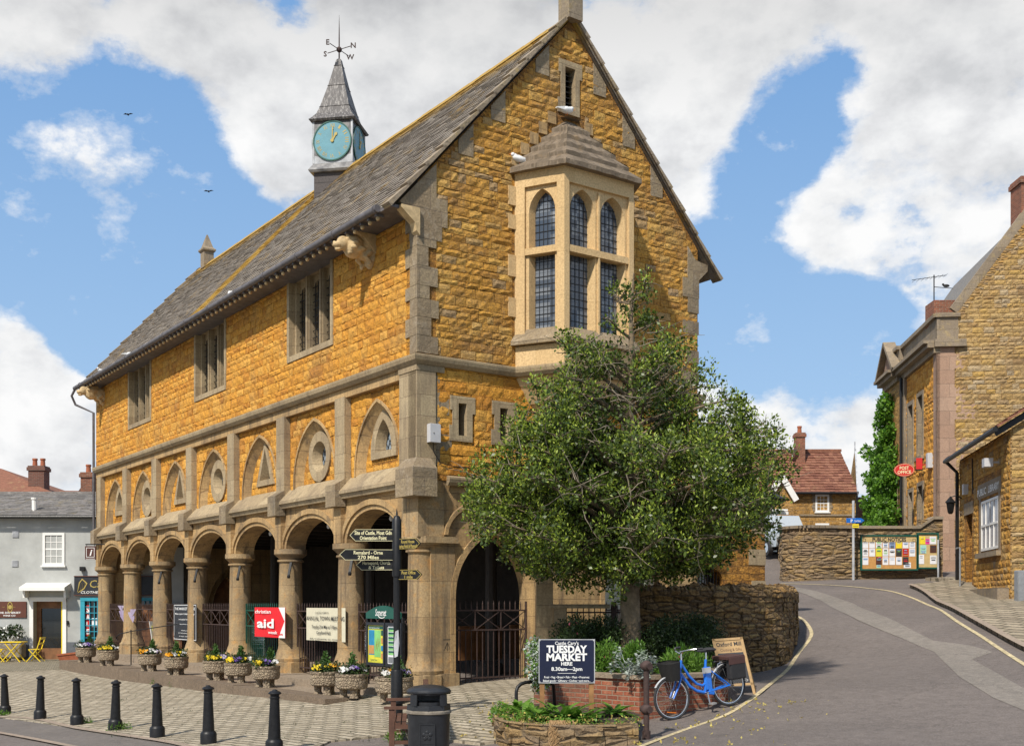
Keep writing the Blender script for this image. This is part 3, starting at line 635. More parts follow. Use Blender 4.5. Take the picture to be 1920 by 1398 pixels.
l.build('louvre', ['post_inside'], b)
# quoins and kneelers: dressed blocks 12 mm proud of the rock-faced walls
b = MB(); z = 6.72; k = 0; rr = random.Random(5)
while z < 9.2:
    h = rr.uniform(.26, .4); wl = .34 if k % 2 else .56
    b.box(-.030, wl*.8+rr.uniform(-.05, .03), -.032, .26 if not k % 2 else .44, z, z+h-.008); z += h; k += 1
b.build('quoins', ['dress_grey'], MH)
b = MB(); z = 4.5; k = 0
while z < 6.1:
    h = rr.uniform(.3, .42); b.fbox(FG, .38, .50+(.22 if k % 2 else 0)+rr.uniform(0, .08), z, z+h-.006, -.02, .013); z += h; k += 1
b.build('quoins', ['dress_grey'], MH)
for x0, x1, z0, z1 in ((W-.34, W+.012, 8.6, 9.2), (W-.5, W+.012, 8.1, 8.4), (W-.38, W+.012, 7.4, 7.7), (W-.5, W+.012, 6.9, 7.2)): b = MB(); b.box(x0, x1, -.03, .3, z0, z1); b.build('quoin', ['dress_grey'], MH)
b = MB(); b.prism(FG, [(-.02, 9.0), (.55, 9.0), (.55, 9.3), (.68, 9.3), (.68, 9.86), (.42, 9.86), (.42, 10.55), (0, 10.10), (-.42, 9.64), (-.3, 9.5), (-.02, 9.36)], -.3, .034); b.build('kneeler', ['dress_grey'], MH); b = MB()
b.prism(FG, [(W+.02, 8.95), (W-.5, 8.95), (W-.5, 9.4), (W-.35, 9.4), (W-.35, 10.15), (W-.1, 9.86), (W+.3, 9.8), (W+.3, 9.66), (W+.02, 9.4)], -.3, .034); b.build('kneeler', ['dress_grey'], MH)
for x, z, s in ((.95, 10.35, 1), (1.75, 11.35, 1), (2.9, 12.75, 1), (6.55, 10.6, -1), (5.7, 11.75, -1), (4.85, 12.7, -1)):
    b = MB(); zz = lambda q: 10.1+min(q, W-q)*1.118; b.prism(FG, [(x, min(zz(x), zz(x+s*.36))-.28), (x+s*.36, min(zz(x), zz(x+s*.36))-.28), (x+s*.36, zz(x+s*.36)), (x, zz(x))], -.1, .030); b.build('verge_stone', ['dress_grey'], MH)
0 and b.build('kneeler', ['dress_grey'], MH)
b = MB(); sx = [(.0, -.02), (.07, -.02), (.13, .05), (.15, .12), (.15, .16), (.02, .20)]
def course(path, z, k=1.0, name='string_course', m='dress'):     # moulding swept along a plan path (out = left side normal list)
    b = MB(); n = len(path)
    nr = []
    for i in range(n):
        ds = []
        if i > 0: ds.append((V(path[i])-V(path[i-1])).normalized())
        if i < n-1: ds.append((V(path[i+1])-V(path[i])).normalized())
        ns = [V((d.y, -d.x)) for d in ds]; a = sum(ns, V((0, 0)))/len(ns); a = a/(a.length**2); nr.append(a)
    o = 0; P = [[(path[i][0]+nr[i].x*d*k, path[i][1]+nr[i].y*d*k, z+h*k) for d, h in sx] for i in range(n)]
    for i in range(n-1):
        for j in range(len(sx)-1): b.quad(P[i][j], P[i+1][j], P[i+1][j+1], P[i][j+1])
    for e in (0, n-1): b.add(P[e], [tuple(range(len(sx)))])
    return b.build(name, [m], MH)
course([(0, LY), (0, 0)]+OR+[(W, 0), (W, 3)], 6.50)
course([(.66, -.02), (W, -.02), (W+.02, 2)], 4.12, .9)
# right and rear walls, close the volume
b = MB(); b.box(W-.3, W-.002, .02, LY, -.6, 9.9); b.plate(Fr((0, LY, 0), (1, 0, 0), (0, 1, 0)), [(0, 4.1), (W, 4.1), (W, 9.9), (ap, RZ-.06), (0, 9.9)], [], 0)
FR = Fr((0, LY, 0), (1, 0, 0), (0, 1, 0)); dr = pointed(4.75, .55, -.3, 1.6, 2.75); b.plate(FR, rect(0.5, W, -.6, 4.1), [A1, dr], 0); b.plate(FR, rect(.5, W, -.6, 4.1), [A1, dr], -.5)
b.reveal(FR, A1, 0, -.5, 0, False); b.reveal(FR, dr, 0, -.5, 0, False); b.moulding(FR, dr, pointed(4.75, .72, -.3, 1.6, 3.0), -.56, -.5)
b.build('rear_wall', ['dress_ham'], MH); b = MB(); b.box(4.1, 5.4, LY-.28, LY-.2, 0, 3.0); b.box(4.73, 4.77, LY-.32, LY-.28, 0, 2.7); b.build('rear_door', ['wood_inside'], MH)
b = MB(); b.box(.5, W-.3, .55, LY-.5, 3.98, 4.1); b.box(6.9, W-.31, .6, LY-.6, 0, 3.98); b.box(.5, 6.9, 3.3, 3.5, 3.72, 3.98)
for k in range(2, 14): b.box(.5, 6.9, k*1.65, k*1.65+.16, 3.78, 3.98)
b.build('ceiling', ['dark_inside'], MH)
b = MB(); b.box(.5, W-.3, -.5, LY+.3, -.4, .03); b.build('arcade_floor', ['step_stone'], MH)
for x, y in ((3.05, 1.9), (3.2, 8), (3.2, 14.5)):
    b = MB()
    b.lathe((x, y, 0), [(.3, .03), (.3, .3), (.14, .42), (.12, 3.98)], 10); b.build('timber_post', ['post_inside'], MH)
b = MB()
for x0, y0, x1, y1, z0, z1 in ((2.4, 2.25, 3.62, 2.3, .42, 1.2),): b.bar((x0, y0, (z0+z1)/2), (x1, y1, (z0+z1)/2), .05, z1-z0)
tag(b.build('table_board', ['wood_inside']), 'brown timber boards leaning in the dark hall behind the arched iron gate', 'boards'); b = MB(); b.bar((3.85, 2.3, .82), (4.7, 2.25, .82), .05, .8); o_ = b.build('table_board', ['wood_inside']); o_.location = MH.location; o_.rotation_euler = MH.rotation_euler; tag(o_, 'right one of two brown timber boards behind the arched iron gate', 'boards'); bpy.data.objects['table_board']['label'] = 'left one of two brown timber boards behind the arched iron gate'; bpy.data.objects['table_board'].location = MH.location; bpy.data.objects['table_board'].rotation_euler = MH.rotation_euler
# ---- steps along the arcade
b = MB(); b.hexa([(-1.72, .55, -.9), (.6, .55, -.9), (.6, 19.4, -.9), (-2.12, 19.4, -.9), (-1.72, .55, -.15), (.6, .55, -.15), (.6, 19.4, -.15), (-2.12, 19.4, -.15)]); rr = random.Random(3)
y = .5
while y < 19.2:
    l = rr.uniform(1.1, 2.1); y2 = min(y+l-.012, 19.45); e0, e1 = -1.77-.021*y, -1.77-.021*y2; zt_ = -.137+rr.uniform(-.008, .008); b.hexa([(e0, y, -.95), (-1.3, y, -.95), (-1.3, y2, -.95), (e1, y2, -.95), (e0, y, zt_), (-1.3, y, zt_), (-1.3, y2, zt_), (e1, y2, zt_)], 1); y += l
y = .35
while y < 23.6:
    l = rr.uniform(1.3, 2.4); b.box(-.62+rr.uniform(-.03, .03), .6, y, min(y+l-.015, 23.6), -.3, .004+rr.uniform(-.012, .012)); y += l
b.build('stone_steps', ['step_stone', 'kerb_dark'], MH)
# ---- roof
SL = V((ap+.6, 0, RZ+.02-9.55)); l = SL.length; b = MB()
tiled(b, (-.6, -.08, 9.56), (0, 1, 0), SL, LY+.2, l-.05, .30, .165, .024, 0, .35, 4)
b.quad((-.55, -.06, 9.53), (-.55, LY+.1, 9.53), (ap, LY+.1, RZ-.03), (ap, -.06, RZ-.03))
tiled(b, (W+.6, -.08, 9.56), (0, 1, 0), (-SL.x, 0, SL.z), LY+.2, l-.05, .8, .26, .03, 0, .3, 5)
b.quad((W+.55, -.06, 9.53), (W+.55, LY+.1, 9.53), (ap, LY+.1, RZ-.03), (ap, -.06, RZ-.03))
ROOF = b.build('roof', ['stone_tiles'], MH)
b = MB(); y = -.10
while y < LY+.1:
    y2 = min(y+.46, LY+.25); e = random.uniform(-.008, .008)
    b.add([(ap-.16, y, RZ-.09+e), (ap, y, RZ+.10+e), (ap+.16, y, RZ-.09+e), (ap-.16, y2-.01, RZ-.09+e), (ap, y2-.01, RZ+.10+e), (ap+.16, y2-.01, RZ-.09+e)], [(0, 1, 4, 3), (1, 2, 5, 4), (0, 2, 1), (3, 4, 5)]); y = y2
b.build('ridge_tiles', ['stone_tiles'], MH)
for s in (-1, 1):
    for y0, y1 in ((-.13, .16), (LY-.1, LY+.18)):
        b = MB()
        P0 = V((ap+s*(ap+.66), 0, 9.47)); P1 = V((ap, 0, RZ+.06)); d = (P1-P0); n = 11; dn = d.normalized(); nn = V((s*dn.z, 0, abs(dn.x)))
        for k in range(n):
            p = P0+d*(k/n); q = P0+d*((k+1)/n+.01); t0, t1 = .10, .045
            b.hexa([(p.x, y0, p.z), (p.x, y1, p.z), (q.x, y1, q.z), (q.x, y0, q.z)]+[tuple(V((r.x, yy, r.z))+nn*t) for r, yy, t in ((p, y0, t0), (p, y1, t0), (q, y1, t1), (q, y0, t1))])
        b.build('verge_coping', ['coping_stone'], MH)
def finial(y, s):
    b = MB(); x = ap; z = RZ-.1
    b.box(x-.2*s, x+.2*s, y-.2*s, y+.2*s, z, z+.62*s)
    b.lathe((x, y, z+.62*s), [(.22*s*1.41, 0), (.38*s, .06*s), (.38*s, .12*s), (.26*s, .2*s), (.13*s, .5*s), (.03*s, .72*s)], 4, 0, math.pi/4)
    b.build('finial', ['coping_stone'], MH)
finial(-.02, .95); finial(22.3, .95)
# gutter with the row of little eaves corbels
b = MB(); b.tube([(-.68, y, 9.56+.0*y) for y in np.linspace(.4, LY+.3, 12)], .075, 10)
y = .5
while y < LY: b.lathe((-.68, y, 9.56), [(.088, -.0), (.088, .01)], 10); b.tube([(-.68, y-.03, 9.56), (-.68, y+.03, 9.56)], .09, 10); y += 1.85
b.tube([(-.68, LY+.3, 9.5), (-.75, LY+.45, 9.3), (-.6, LY+.5, 9.0), (-.06, LY+.12, 8.7), (-.06, LY+.08, 4.3)], .045, 8)
b.build('gutter', ['gutter_iron'], MH, smooth=True)
b = MB(); y = .5
while y < LY: b.box(-.66, -.48, y, y+.07, 9.44, 9.50); b.ell((-.6, y+.045, 9.41), (.045, .045, .05), 4, 1); y += .33
b.fbox(FS, 0, LY, 9.5, 9.56, -.1, .62); b.build('eaves_corbels', ['gutter_iron', 'carved'], MH)
# ---- carved lions under the eaves
def lion(y, sc_=1.0, head=True):
    b = MB(); Z = 9.22; e = lambda x, yy, z, rx, ry, rz, ax=None, an=0, j=0: b.ell((x*sc_, y+yy*sc_, Z+z*sc_), (rx*sc_, ry*sc_, rz*sc_), 9, 0, Matrix.Rotation(an, 3, ax) if ax else None, j)
    e(-.12, 0, -.02, .32, .19, .22, 'Y', .1); e(-.02, 0, -.1, .12, .2, .3)
    e(-.42, 0, .02, .24, .22, .25, None, 0, .05)
    for k in range(26):
        a = random.uniform(0, 6.28); r = random.uniform(.13, .22); x = -.28-random.random()*.26
        e(x, math.cos(a)*r, .02+math.sin(a)*r, .085, .035, .05, 'X', a)
    e(-.66, 0, .05, .15, .13, .15); e(-.80, 0, -.01, .10, .08, .07); e(-.78, 0, -.10, .075, .065, .035); e(-.87, 0, .035, .03, .04, .03)
    for s in (-1, 1):
        e(-.735, s*.07, .10, .03, .03, .022); e(-.70, s*.075, .145, .06, .035, .02); e(-.58, s*.13, .15, .05, .03, .05)
        b.tube([V((-.1*sc_, y+s*.15*sc_, Z-.08*sc_)), V((-.24*sc_, y+s*.18*sc_, Z-.2*sc_)), V((-.1*sc_, y+s*.17*sc_, Z-.31*sc_)), V((-.16*sc_, y+s*.17*sc_, Z-.36*sc_))], [.08*sc_, .055*sc_, .05*sc_, .05*sc_], 7)
    o = b.build('carved_lion', ['carved'], MH, smooth=True, recalc=False)
    md = o.modifiers.new('r', 'REMESH'); md.mode = 'VOXEL'; md.voxel_size = .018; md.use_smooth_shade = True
    return o
lion(1.95); lion(22.2, 1.05)
b = MB(); b.prism(Fr((0, 0, 0), (-1, 0, 0), (0, 1, 0)), [(0, 9.02), (.08, 9.1), (.12, 9.26), (.3, 9.4), (.42, 9.5), (.42, 9.56), (0, 9.56)], -.1, .1); b.build('eaves_bracket', ['carved'], MH); b = MB(); b.prism(Fr((0, 0, 0), (-1, 0, 0), (0, 1, 0)), [(0, 9.1), (.3, 9.4), (.62, 9.56), (0, 9.56)], 1.7, 2.2)
b.build('eaves_bracket', ['carved'], MH)
# ---- oriel (bay window)
ORI = MB(); g = MB(); lead = MB(); OF = []
for i in range(3):
    p, q = V((*OR[i], 0)), V((*OR[i+1], 0)); u = (q-p).normalized(); OF.append((Fr(p, u, (u.y, -u.x, 0)), (q-p).length))
for i, (F, w) in enumerate(OF):
    lights = [(.30, .90)] if i != 1 else [(.20, .88), (1.02, 1.70)]
    if i == 2: lights = [(w-.9, w-.3)]
    holes = []
    for a0, a1 in lights:
        holes.append(rect(a0, a1, 7.42, 9.02)); holes.append(pointed((a0+a1)/2, (a1-a0)/2, 9.18, 9.93, 10.40))
    ORI.plate(F, rect(0, w, 7.0, 10.75), holes, -.07)
    a_, b_ = lights[0][0]-.07, lights[-1][1]+.07
    # outer frame standing 70 mm proud of the tracery plane
    for q in ((0, a_, 7.2, 10.75), (b_, w, 7.2, 10.75), (a_, b_, 10.46, 10.75)): ORI.fbox(F, *q, -.07, 0)
    if i == 1: ORI.fbox(F, .93, .97, 7.4, 10.4, -.07, -.02)
    ORI.fbox(F, a_, b_, 9.03, 9.17, -.12, -.015)
    for h in holes:
        cx = sum(p[0] for p in h)/len(h); h2 = [(cx+(a-cx)*.80, z if z < 9 and False else (z-.03 if z > 9.2 else z+.02)) for a, z in h]
        ORI.reveal(F, h, -.07, -.26, 0, True, h2)
    g.plate(F, rect(.1, w-.1, 7.3, 10.5), [], -.262)
    for a0, a1 in lights:
        for k in range(1, 5): a = a0+.06+(a1-a0-.12)*k/5; lead.fbox(F, a-.006, a+.006, 7.4, 10.3, -.262, -.25)
        zz = 7.5
        while zz < 10.3: lead.fbox(F, a0, a1, zz-.006, zz+.006, -.262, -.249); zz += .158
# base, sill and corbelling, head cornice
def hexring(k0, z0, k1, z1, mb, m=0):
    def pl(k): return [(ap+(OR[0][0]-ap)*(1+k*.6), .0), (ap+(OR[1][0]-ap)*(1+k*.45), -1.0-k), (ap+(OR[2][0]-ap)*(1+k*.45), -1.0-k), (ap+(OR[3][0]-ap)*(1+k*.6), .0)]
    A, B = pl(k0), pl(k1)
    for j in range(3): mb.quad((*A[j], z0), (*A[j+1], z0), (*B[j+1], z1), (*B[j], z1), m)
    mb.add([(*p, z0) for p in A], [(3, 2, 1, 0)], m); mb.add([(*p, z1) for p in B], [(0, 1, 2, 3)], m)
hexring(0, 10.75, .05, 10.82, ORI); hexring(.05, 10.82, .10, 10.88, ORI); hexring(-.02, 6.68, -.02, 7.12, ORI)
hexring(-.02, 6.5, -.12, 6.3, ORI); hexring(-.14, 6.3, -.4, 5.95, ORI); hexring(-.45, 5.95, -.85, 5.4, ORI)
for z0, z1, s in ((10.1, 10.5, 1), (9.6, 9.9, 1), (8.6, 9.05, 1), (7.75, 8.15, 1), (9.2, 9.5, -1), (8.2, 8.6, -1), (7.4, 7.8, -1)):
    if s > 0: ORI.fbox(FG, OR[0][0]-.18, OR[0][0]+.03, z0, z1, -.02, .03)
    else: ORI.fbox(FG, OR[3][0]-.03, OR[3][0]+.2, z0, z1, -.02, .03)
BO = ORI.build('bay_window', ['oriel_stone'], MH); g.build('glass', ['oriel_glass'], BO); lead.build('lead_bars', ['black_iron'], BO)
b = MB(); hexring(.13, 7.14, .13, 7.22, b); hexring(.13, 7.22, -.08, 7.48, b); b.build('sill', ['dress_grey'], BO)
b = MB(); n = 5; zt = 12.25
def rp(k): 
    f = k/n; e = .14*(1-f); L = [(ap+(OR[0][0]-.1-ap)*(1-f*.86)-e*.4, 0), (ap+(OR[1][0]-ap)*(1-f*.86)-e*.6, -(1.16*(1-f*.93))), (ap+(OR[2][0]-ap)*(1-f*.86)+e*.6, -(1.16*(1-f*.93))), (ap+(OR[3][0]+.1-ap)*(1-f*.86)+e*.4, 0)]; return L
rr = random.Random(9)
for k in range(n):
    z0 = 10.86+(zt-10.86)*k/n; z1 = 10.86+(zt-10.86)*(k+1)/n-.03; A, B = rp(k), rp(k+1.32)
    for j in range(3):
        m_ = 10
        for s in range(m_):
            def L(P, t, z, dz=0): return (P[j][0]+(P[j+1][0]-P[j][0])*t, P[j][1]+(P[j+1][1]-P[j][1])*t, z+dz)
            t0, t1 = s/m_, (s+1)/m_
            w0 = lambda t: .012*math.sin(t*31+k*7+j*3)+.008*math.sin(t*67+k)
            b.quad(L(A, t0, z0-.10, w0(t0)), L(A, t1, z0-.10, w0(t1)), L(A, t1, z0, w0(t1)), L(A, t0, z0, w0(t0)))
            b.quad(L(A, t0, z0, w0(t0)), L(A, t1, z0, w0(t1)), L(B, t1, z1), L(B, t0, z1))
    b.add([(*p, z0-.095) for p in A], [(3, 2, 1, 0)])
b.add([(*p, zt+.02) for p in rp(n-.18)], [(0, 1, 2, 3)])
for s, x in ((1, OR[0][0]), (-1, OR[3][0])):
    for k in range(5): b.fbox(FG, *sorted((x+s*(.12+k*.24), x+s*(-.1+k*.24))), 10.95+k*.28, 11.2+k*.28, -.02, .03, 2)
b.build('roof', ['oriel_tiles', 'oriel_stone', 'dress_ham'], BO)
# ---- clock turret, turned 45 degrees to the ridge
ty = 11.2; tc = V((ap, ty, 0)); ta = R(45)
def T(r): return r*math.sqrt(2)
CT_ = MB(); a0 = math.pi/4+ta
CT_.lathe(tc, [(T(.58), 12.4), (T(.58), 14.42)], 4, 0, a0); CT_.lathe(tc, [(T(.68), 14.40), (T(.72), 14.46), (T(.66), 14.56), (T(.60), 14.66)], 4, 1, a0)
CT_.lathe(tc, [(T(.60), 14.66), (T(.60), 15.95)], 4, 1, a0)
TU = CT_.build('clock_turret', ['slate_clad', 'lead'], MH)
b = MB(); b.lathe(tc, [(T(.67), 15.90), (T(.71), 15.95), (T(.63), 16.04), (T(.53), 16.18), (T(.45), 16.40), (T(.26), 17.1), (T(.085), 17.88), (T(.07), 17.95), (.02, 18.0)], 4, 0, a0)
for z_, r_ in ((16.40, .455), (17.1, .265), (17.75, .12)): b.lathe(tc, [(T(r_), z_-.012), (T(r_+.012), z_), (T(r_-.004), z_+.015)], 4, 0, a0)
b.build('spire', ['lead_streaked'], TU)
for k, an in enumerate((-135, -45)):      # the two faces in view, and their twins behind
    pass
for an in (R(-135), R(-45), R(45), R(135)):
    n = V((math.cos(an), math.sin(an), 0)); u = V((-n.y, n.x, 0)); F = Fr(tc+n*.60, u, n)
    b = MB(); b.prism(F, circ(0, 15.30, .555, None, 40), 0, .03, 0); b.moulding(F, circ(0, 15.30, .555, None, 40), circ(0, 15.30, .59, None, 40), 0, .045, 2, True)
    for h in range(12):
        t = math.pi/2-h*math.pi/6; s = ('XII', 'I', 'II', 'III', 'IV', 'V', 'VI', 'VII', 'VIII', 'IX', 'X', 'XI')[h]
        q = MB(); q.text(s, Fr((0, 0, 0), (1, 0, 0), (0, -1, 0)), 0, -.06, .032, .165, 1, min(.15, .042*len(s)+.02), 'C', .0)
        c, s_ = math.cos(t-math.pi/2), math.sin(t-math.pi/2)
        b.add([F.P((x*c-z*s_)+.45*math.cos(t), 15.30+(x*s_+z*c)+.45*math.sin(t), .034) for x, y, z in q.v], q.f, 1)
    for t, l_, w in ((math.pi/2-R(2), .42, .028), (math.pi/2-R(31), .27, .05)):
        b.bar(F.P(0, 15.3, .045), F.P(l_*math.cos(t), 15.3+l_*math.sin(t), .045), w, .012, 1, up=n)
        b.prism(F, circ(l_*.8*math.cos(t), 15.3+l_*.8*math.sin(t), w*.9, None, 8), .04, .052, 1)
    b.prism(F, circ(0, 15.3, .05, None, 12), .03, .06, 1)
    b.fbox(F, -.62, -.56, 14.66, 15.95, .001, .012, 3) ; b.fbox(F, .56, .62, 14.66, 15.95, .001, .012, 3)
    b.fbox(F, -.56, .56, 15.84, 15.93, .001, .012, 4); b.plate(F, [(-.56, 14.66), (.56, 14.66), (.56, 14.9), (0, 14.72), (-.56, 14.9)], [], .003, 3)
    b.build('clock_face', ['clock_blue', 'gold_letter', 'green_paint', 'lead_pale', 'slate_clad'], TU)
b = MB(); b.tube([tc+V((0, 0, z)) for z in (17.95, 18.6, 18.85, 19.3)], [.022, .018, .014, .003], 6); b.ell(tc+V((0, 0, 18.27)), (.085, .085, .085), 6)
for k, ch in enumerate('NWSE'):
    an = R(-30)-TH+(0, 3, 2, 1)[k]*-math.pi/2*-1 if False else R((-30, 60, 150, -120)[k])-TH; d = V((math.cos(an), math.sin(an), 0)); p = tc+V((0, 0, 18.27))
    b.tube([p, p+d*.44], .012, 5); F = Fr(p+d*.53-V((0, 0, .08)), (math.cos(-TH), math.sin(-TH), 0), (math.sin(-TH), -math.cos(-TH), 0))
    q = MB(); q.text(ch, F, 0, 0, 0, .22, 0, None, 'C', .02); n_ = len(q.v); b.add(q.v, q.f); b.add([V(v)+F.n*.02 for v in q.v], q.f)
b.build('weathervane', ['rust_iron'], TU)
# ---- ironwork in the arches
def railing(y0, y1, x=.3, zt=1.62, F=None, gate=False, z0=.05, m='rust_iron', name='railing'):
    b = MB(); P = (lambda a, z, d=0: V((x, a, z))) if F is None else (lambda a, z, d=0: F.P(a, z, d))
    n = int((y1-y0)/.135); rails = [.16, zt-.09, zt-.50]
    for z in rails: b.bar(P(y0, z), P(y1, z), .03, .03)
    for k in range(n+1):
        a = y0+(y1-y0)*k/n; b.bar(P(a, z0), P(a, zt-.50), .016, .016); b.bar(P(a, zt-.09), P(a, zt+.05), .018, .018); b.tube([P(a, zt+.04), P(a, zt+.12)], [.016, .001], 4)
    w = (y1-y0)/max(1, round((y1-y0)/.62)); k = 0
    while y0+(k+.5)*w < y1:
        a = y0+k*w; b.bar(P(a, zt-.5), P(a+w, zt-.09), .014, .014); b.bar(P(a+w, zt-.5), P(a, zt-.09), .014, .014); b.bar(P(a, zt-.5), P(a, zt-.09), .02, .02)
        b.ell(P(a+w/2, zt-.295), (.03, .03, .03), 3); k += 1
    b.bar(P(y0, z0), P(y0, zt+.1), .035); b.bar(P(y1, z0), P(y1, zt+.1), .035)
    return b.build(name, [m], MH)
for k, (y0, y1) in enumerate(cen):
    railing(y0+.0, y1-.0, m='green_paint' if k == 2 else 'rust_iron') if k != 5 else railing(y0, y1)
FGg = Fr((0, .28, 0), (1, 0, 0), (0, -1, 0)); railing(.9, 2.86, F=FGg, zt=1.66, name='gate'); railing(4.84, 6.8, F=FGg, zt=1.66, name='gate')
b = MB(); b.bar((4.9, .45, 1.2), (6.7, .45, 1.2), .04, 2.2); b.build('cream_board', ['banner_cream'], MH)
for x in (.33,):
    for y in (1.2, 2.3, 4.6, 5.4, 7.6, 8.9, 10.9):
        b = MB(); b.lathe((x+.35, y, 3.52), [(.02, .0), (.045, .03), (.05, .07), (.02, .13), (.02, .17)], 8); b.build('light_bulb', ['white_letter'], MH, smooth=True)
for c in PC[:5]:
    b = MB(); b.bar((.1, c-.36, 2.72), (.0, c-.44, 2.40), .06, .03); b.bar((.1, c-.34, 2.70), (.2, c-.2, 2.72), .03); b.lathe((.0, c-.44, 2.33), [(.035, .0), (.045, .05), (.02, .09)], 8); b.build('lamp_bracket', ['black_iron'], MH)
b = MB(); b.box(.19, .43, -.18, -.045, 4.93, 5.29); b.tube([(.3, -.1, 4.93), (.34, -.06, 4.75), (.5, -.05, 4.55), (.8, -.03, 4.5), (2.2, -.03, 4.5)], .008, 5, 1); b.ell((.27, -.185, 5.11), (.012, .01, .012), 3, 1)
for k in range(6): b.box(.2+k*.037, .225+k*.037, -.17, -.06, 5.29, 5.30)
o = b.build('alarm_box', ['box_plastic', 'black_iron'], MH); md = o.modifiers.new('b', 'BEVEL'); md.width = .006
# benchmark carved in the pier
b = MB(); b.fbox(FG, .58, .78, .98, .99, .02, .024)
for k in (-1, 0, 1): b.bar(FG.P(.68+k*.0, .93, .023), FG.P(.68+k*.08, .76, .023), .008, .003)
b.build('bench_mark', ['ink'], MH)
# ============================================================ GROUND
def drape(name, poly, off, mat, cell=.5, skirt=0, kind='structure', side=None, parent=None):
    bm = bmesh.new(); vs = [bm.verts.new((p[0], p[1], 0)) for p in poly]; f = bm.faces.new(vs)
    if f.normal.z < 0: f.normal_flip()
    xs = [p[0] for p in poly]; ys = [p[1] for p in poly]
    for ax, lo, hi in ((0, min(xs), max(xs)), (1, min(ys), max(ys))):
        k = math.floor(lo/cell)*cell+cell
        while k < hi:
            co = (k, 0, 0) if ax == 0 else (0, k, 0); no = (1, 0, 0) if ax == 0 else (0, 1, 0)
            bmesh.ops.bisect_plane(bm, geom=bm.verts[:]+bm.edges[:]+bm.faces[:], plane_co=co, plane_no=no); k += cell
    for v in bm.verts: v.co.z = gz(v.co.x, v.co.y)+off
    if skirt:
        be = [e for e in bm.edges if e.is_boundary]; r = bmesh.ops.extrude_edge_only(bm, edges=be)
        for v in [g for g in r['geom'] if isinstance(g, bmesh.types.BMVert)]: v.co.z -= skirt
    bmesh.ops.recalc_face_normals(bm, faces=bm.faces)
    me = bpy.data.meshes.new(name); bm.to_mesh(me); bm.free(); me.materials.append(MATS[mat])
    o = bpy.data.objects.new(name, me); col.objects.link(o); o.parent = parent
    return tag(o, kind=kind)
def grid(x0, x1, y0, y1, s, name, mat, off=0):
    nx, ny = int((x1-x0)/s)+1, int((y1-y0)/s)+1; vs = [(x0+i*s, y0+j*s, gz(x0+i*s, y0+j*s)+off) for j in range(ny) for i in range(nx)]
    fs = [(j*nx+i, j*nx+i+1, (j+1)*nx+i+1, (j+1)*nx+i) for j in range(ny-1) for i in range(nx-1)]
    m = MB(); m.add(vs, fs); return tag(m.build(name, mat), kind='structure')
grid(-60, 70, 0, 140, 1.0, 'road', 'asphalt')
b = MB(); b.quad((-1500, -200, -2.6), (1500, -200, -2.6), (1500, 2500, -2.6), (-1500, 2500, -2.6)); tag(b.build('ground', 'far_ground'), kind='structure')
def gp(L): return [(G(u, v).x, G(u, v).y) for u, v in L]
def smooth(P, n=6):
    P = [V((p[0], p[1])) for p in P]; out = []
    for i in range(len(P)-1):
        a, b_, c, d = P[max(i-1, 0)], P[i], P[i+1], P[min(i+2, len(P)-1)]
        for k in range(n):
            t = k/n; out.append(.5*((2*b_)+(-a+c)*t+(2*a-5*b_+4*c-d)*t*t+(-a+3*b_-3*c+d)*t**3))
    return out+[P[-1]]
def strip(name, P, w, off, mat, label=None, smoothn=8, kind='structure', cell=.4, w2=None):
    P = smooth(P, smoothn) if smoothn else [V((p[0], p[1])) for p in P]; n = len(P); L, Rr = [], []
    for i in range(n):
        d = (P[min(i+1, n-1)]-P[max(i-1, 0)]).normalized(); q = V((-d.y, d.x)); ww = w if w2 is None else w+(w2-w)*i/(n-1)
        L.append(P[i]+q*ww/2); Rr.append(P[i]-q*ww/2)
    m = MB(); K = 3
    for i in range(n-1):
        for k in range(K):
            f = lambda A, B, t: (lambda p: (p.x, p.y, gz(p.x, p.y)+off))(A+(B-A)*t)
            m.quad(f(L[i], Rr[i], k/K), f(L[i], Rr[i], (k+1)/K), f(L[i+1], Rr[i+1], (k+1)/K), f(L[i+1], Rr[i+1], k/K))
    o = m.build(name, mat); tag(o, kind=kind); return o
# plaza of stone setts in front of the hall (wraps round the corner to the iron gate)
front = [(-14.6, 24.2)]+gp([(0, 1347), (145, 1368), (296, 1391)])+[(-4.55, 16.75), (-3.2, 15.35)]+gp([(620, 1392), (742, 1378)])+[(-1.6, 17.4), (-.9, 16.9)]+gp([(900, 1397)])+[(.05, 16.6), (.2, 18.6)]
back = [(1.35, 20.2), (3.0, 23.6), tuple(ML(3.4, .2).xy), tuple(ML(.4, .2).xy), tuple(ML(-1.0, 1.0).xy), tuple(ML(-1.0, 24.0).xy), tuple(ML(-4.5, 25.5).xy), (-19, 33)]
plz = drape('plaza', front+back, .035, 'setts', .5, .12)
b_ = gp([(0, 1262), (140, 1255), (180, 1243)]); drape('cobble_strip', [(-22, 34)]+b_+[tuple(ML(-1.5, 24.2).xy), (-11, 42.2), (-24, 42.4)], .045, 'cobbles', .6, .02)
drape('pavement', gp([(-40, 1338)])+front[1:4]+[(-4.55, 16.75), (-3.2, 15.35)]+[(-3.6, 14.2), (-6, 14.4)]+gp([(300, 1440), (130, 1399), (0, 1374), (-40, 1368)]), .02, 'asphalt_side', .5, .1)
strip('kerb', gp([(-60, 1366), (0, 1375), (130, 1400), (300, 1442)]), .12, .03, 'kerb_stone')
strip('kerb', front[0:5], .14, .045, 'kerb_stone', smoothn=4)
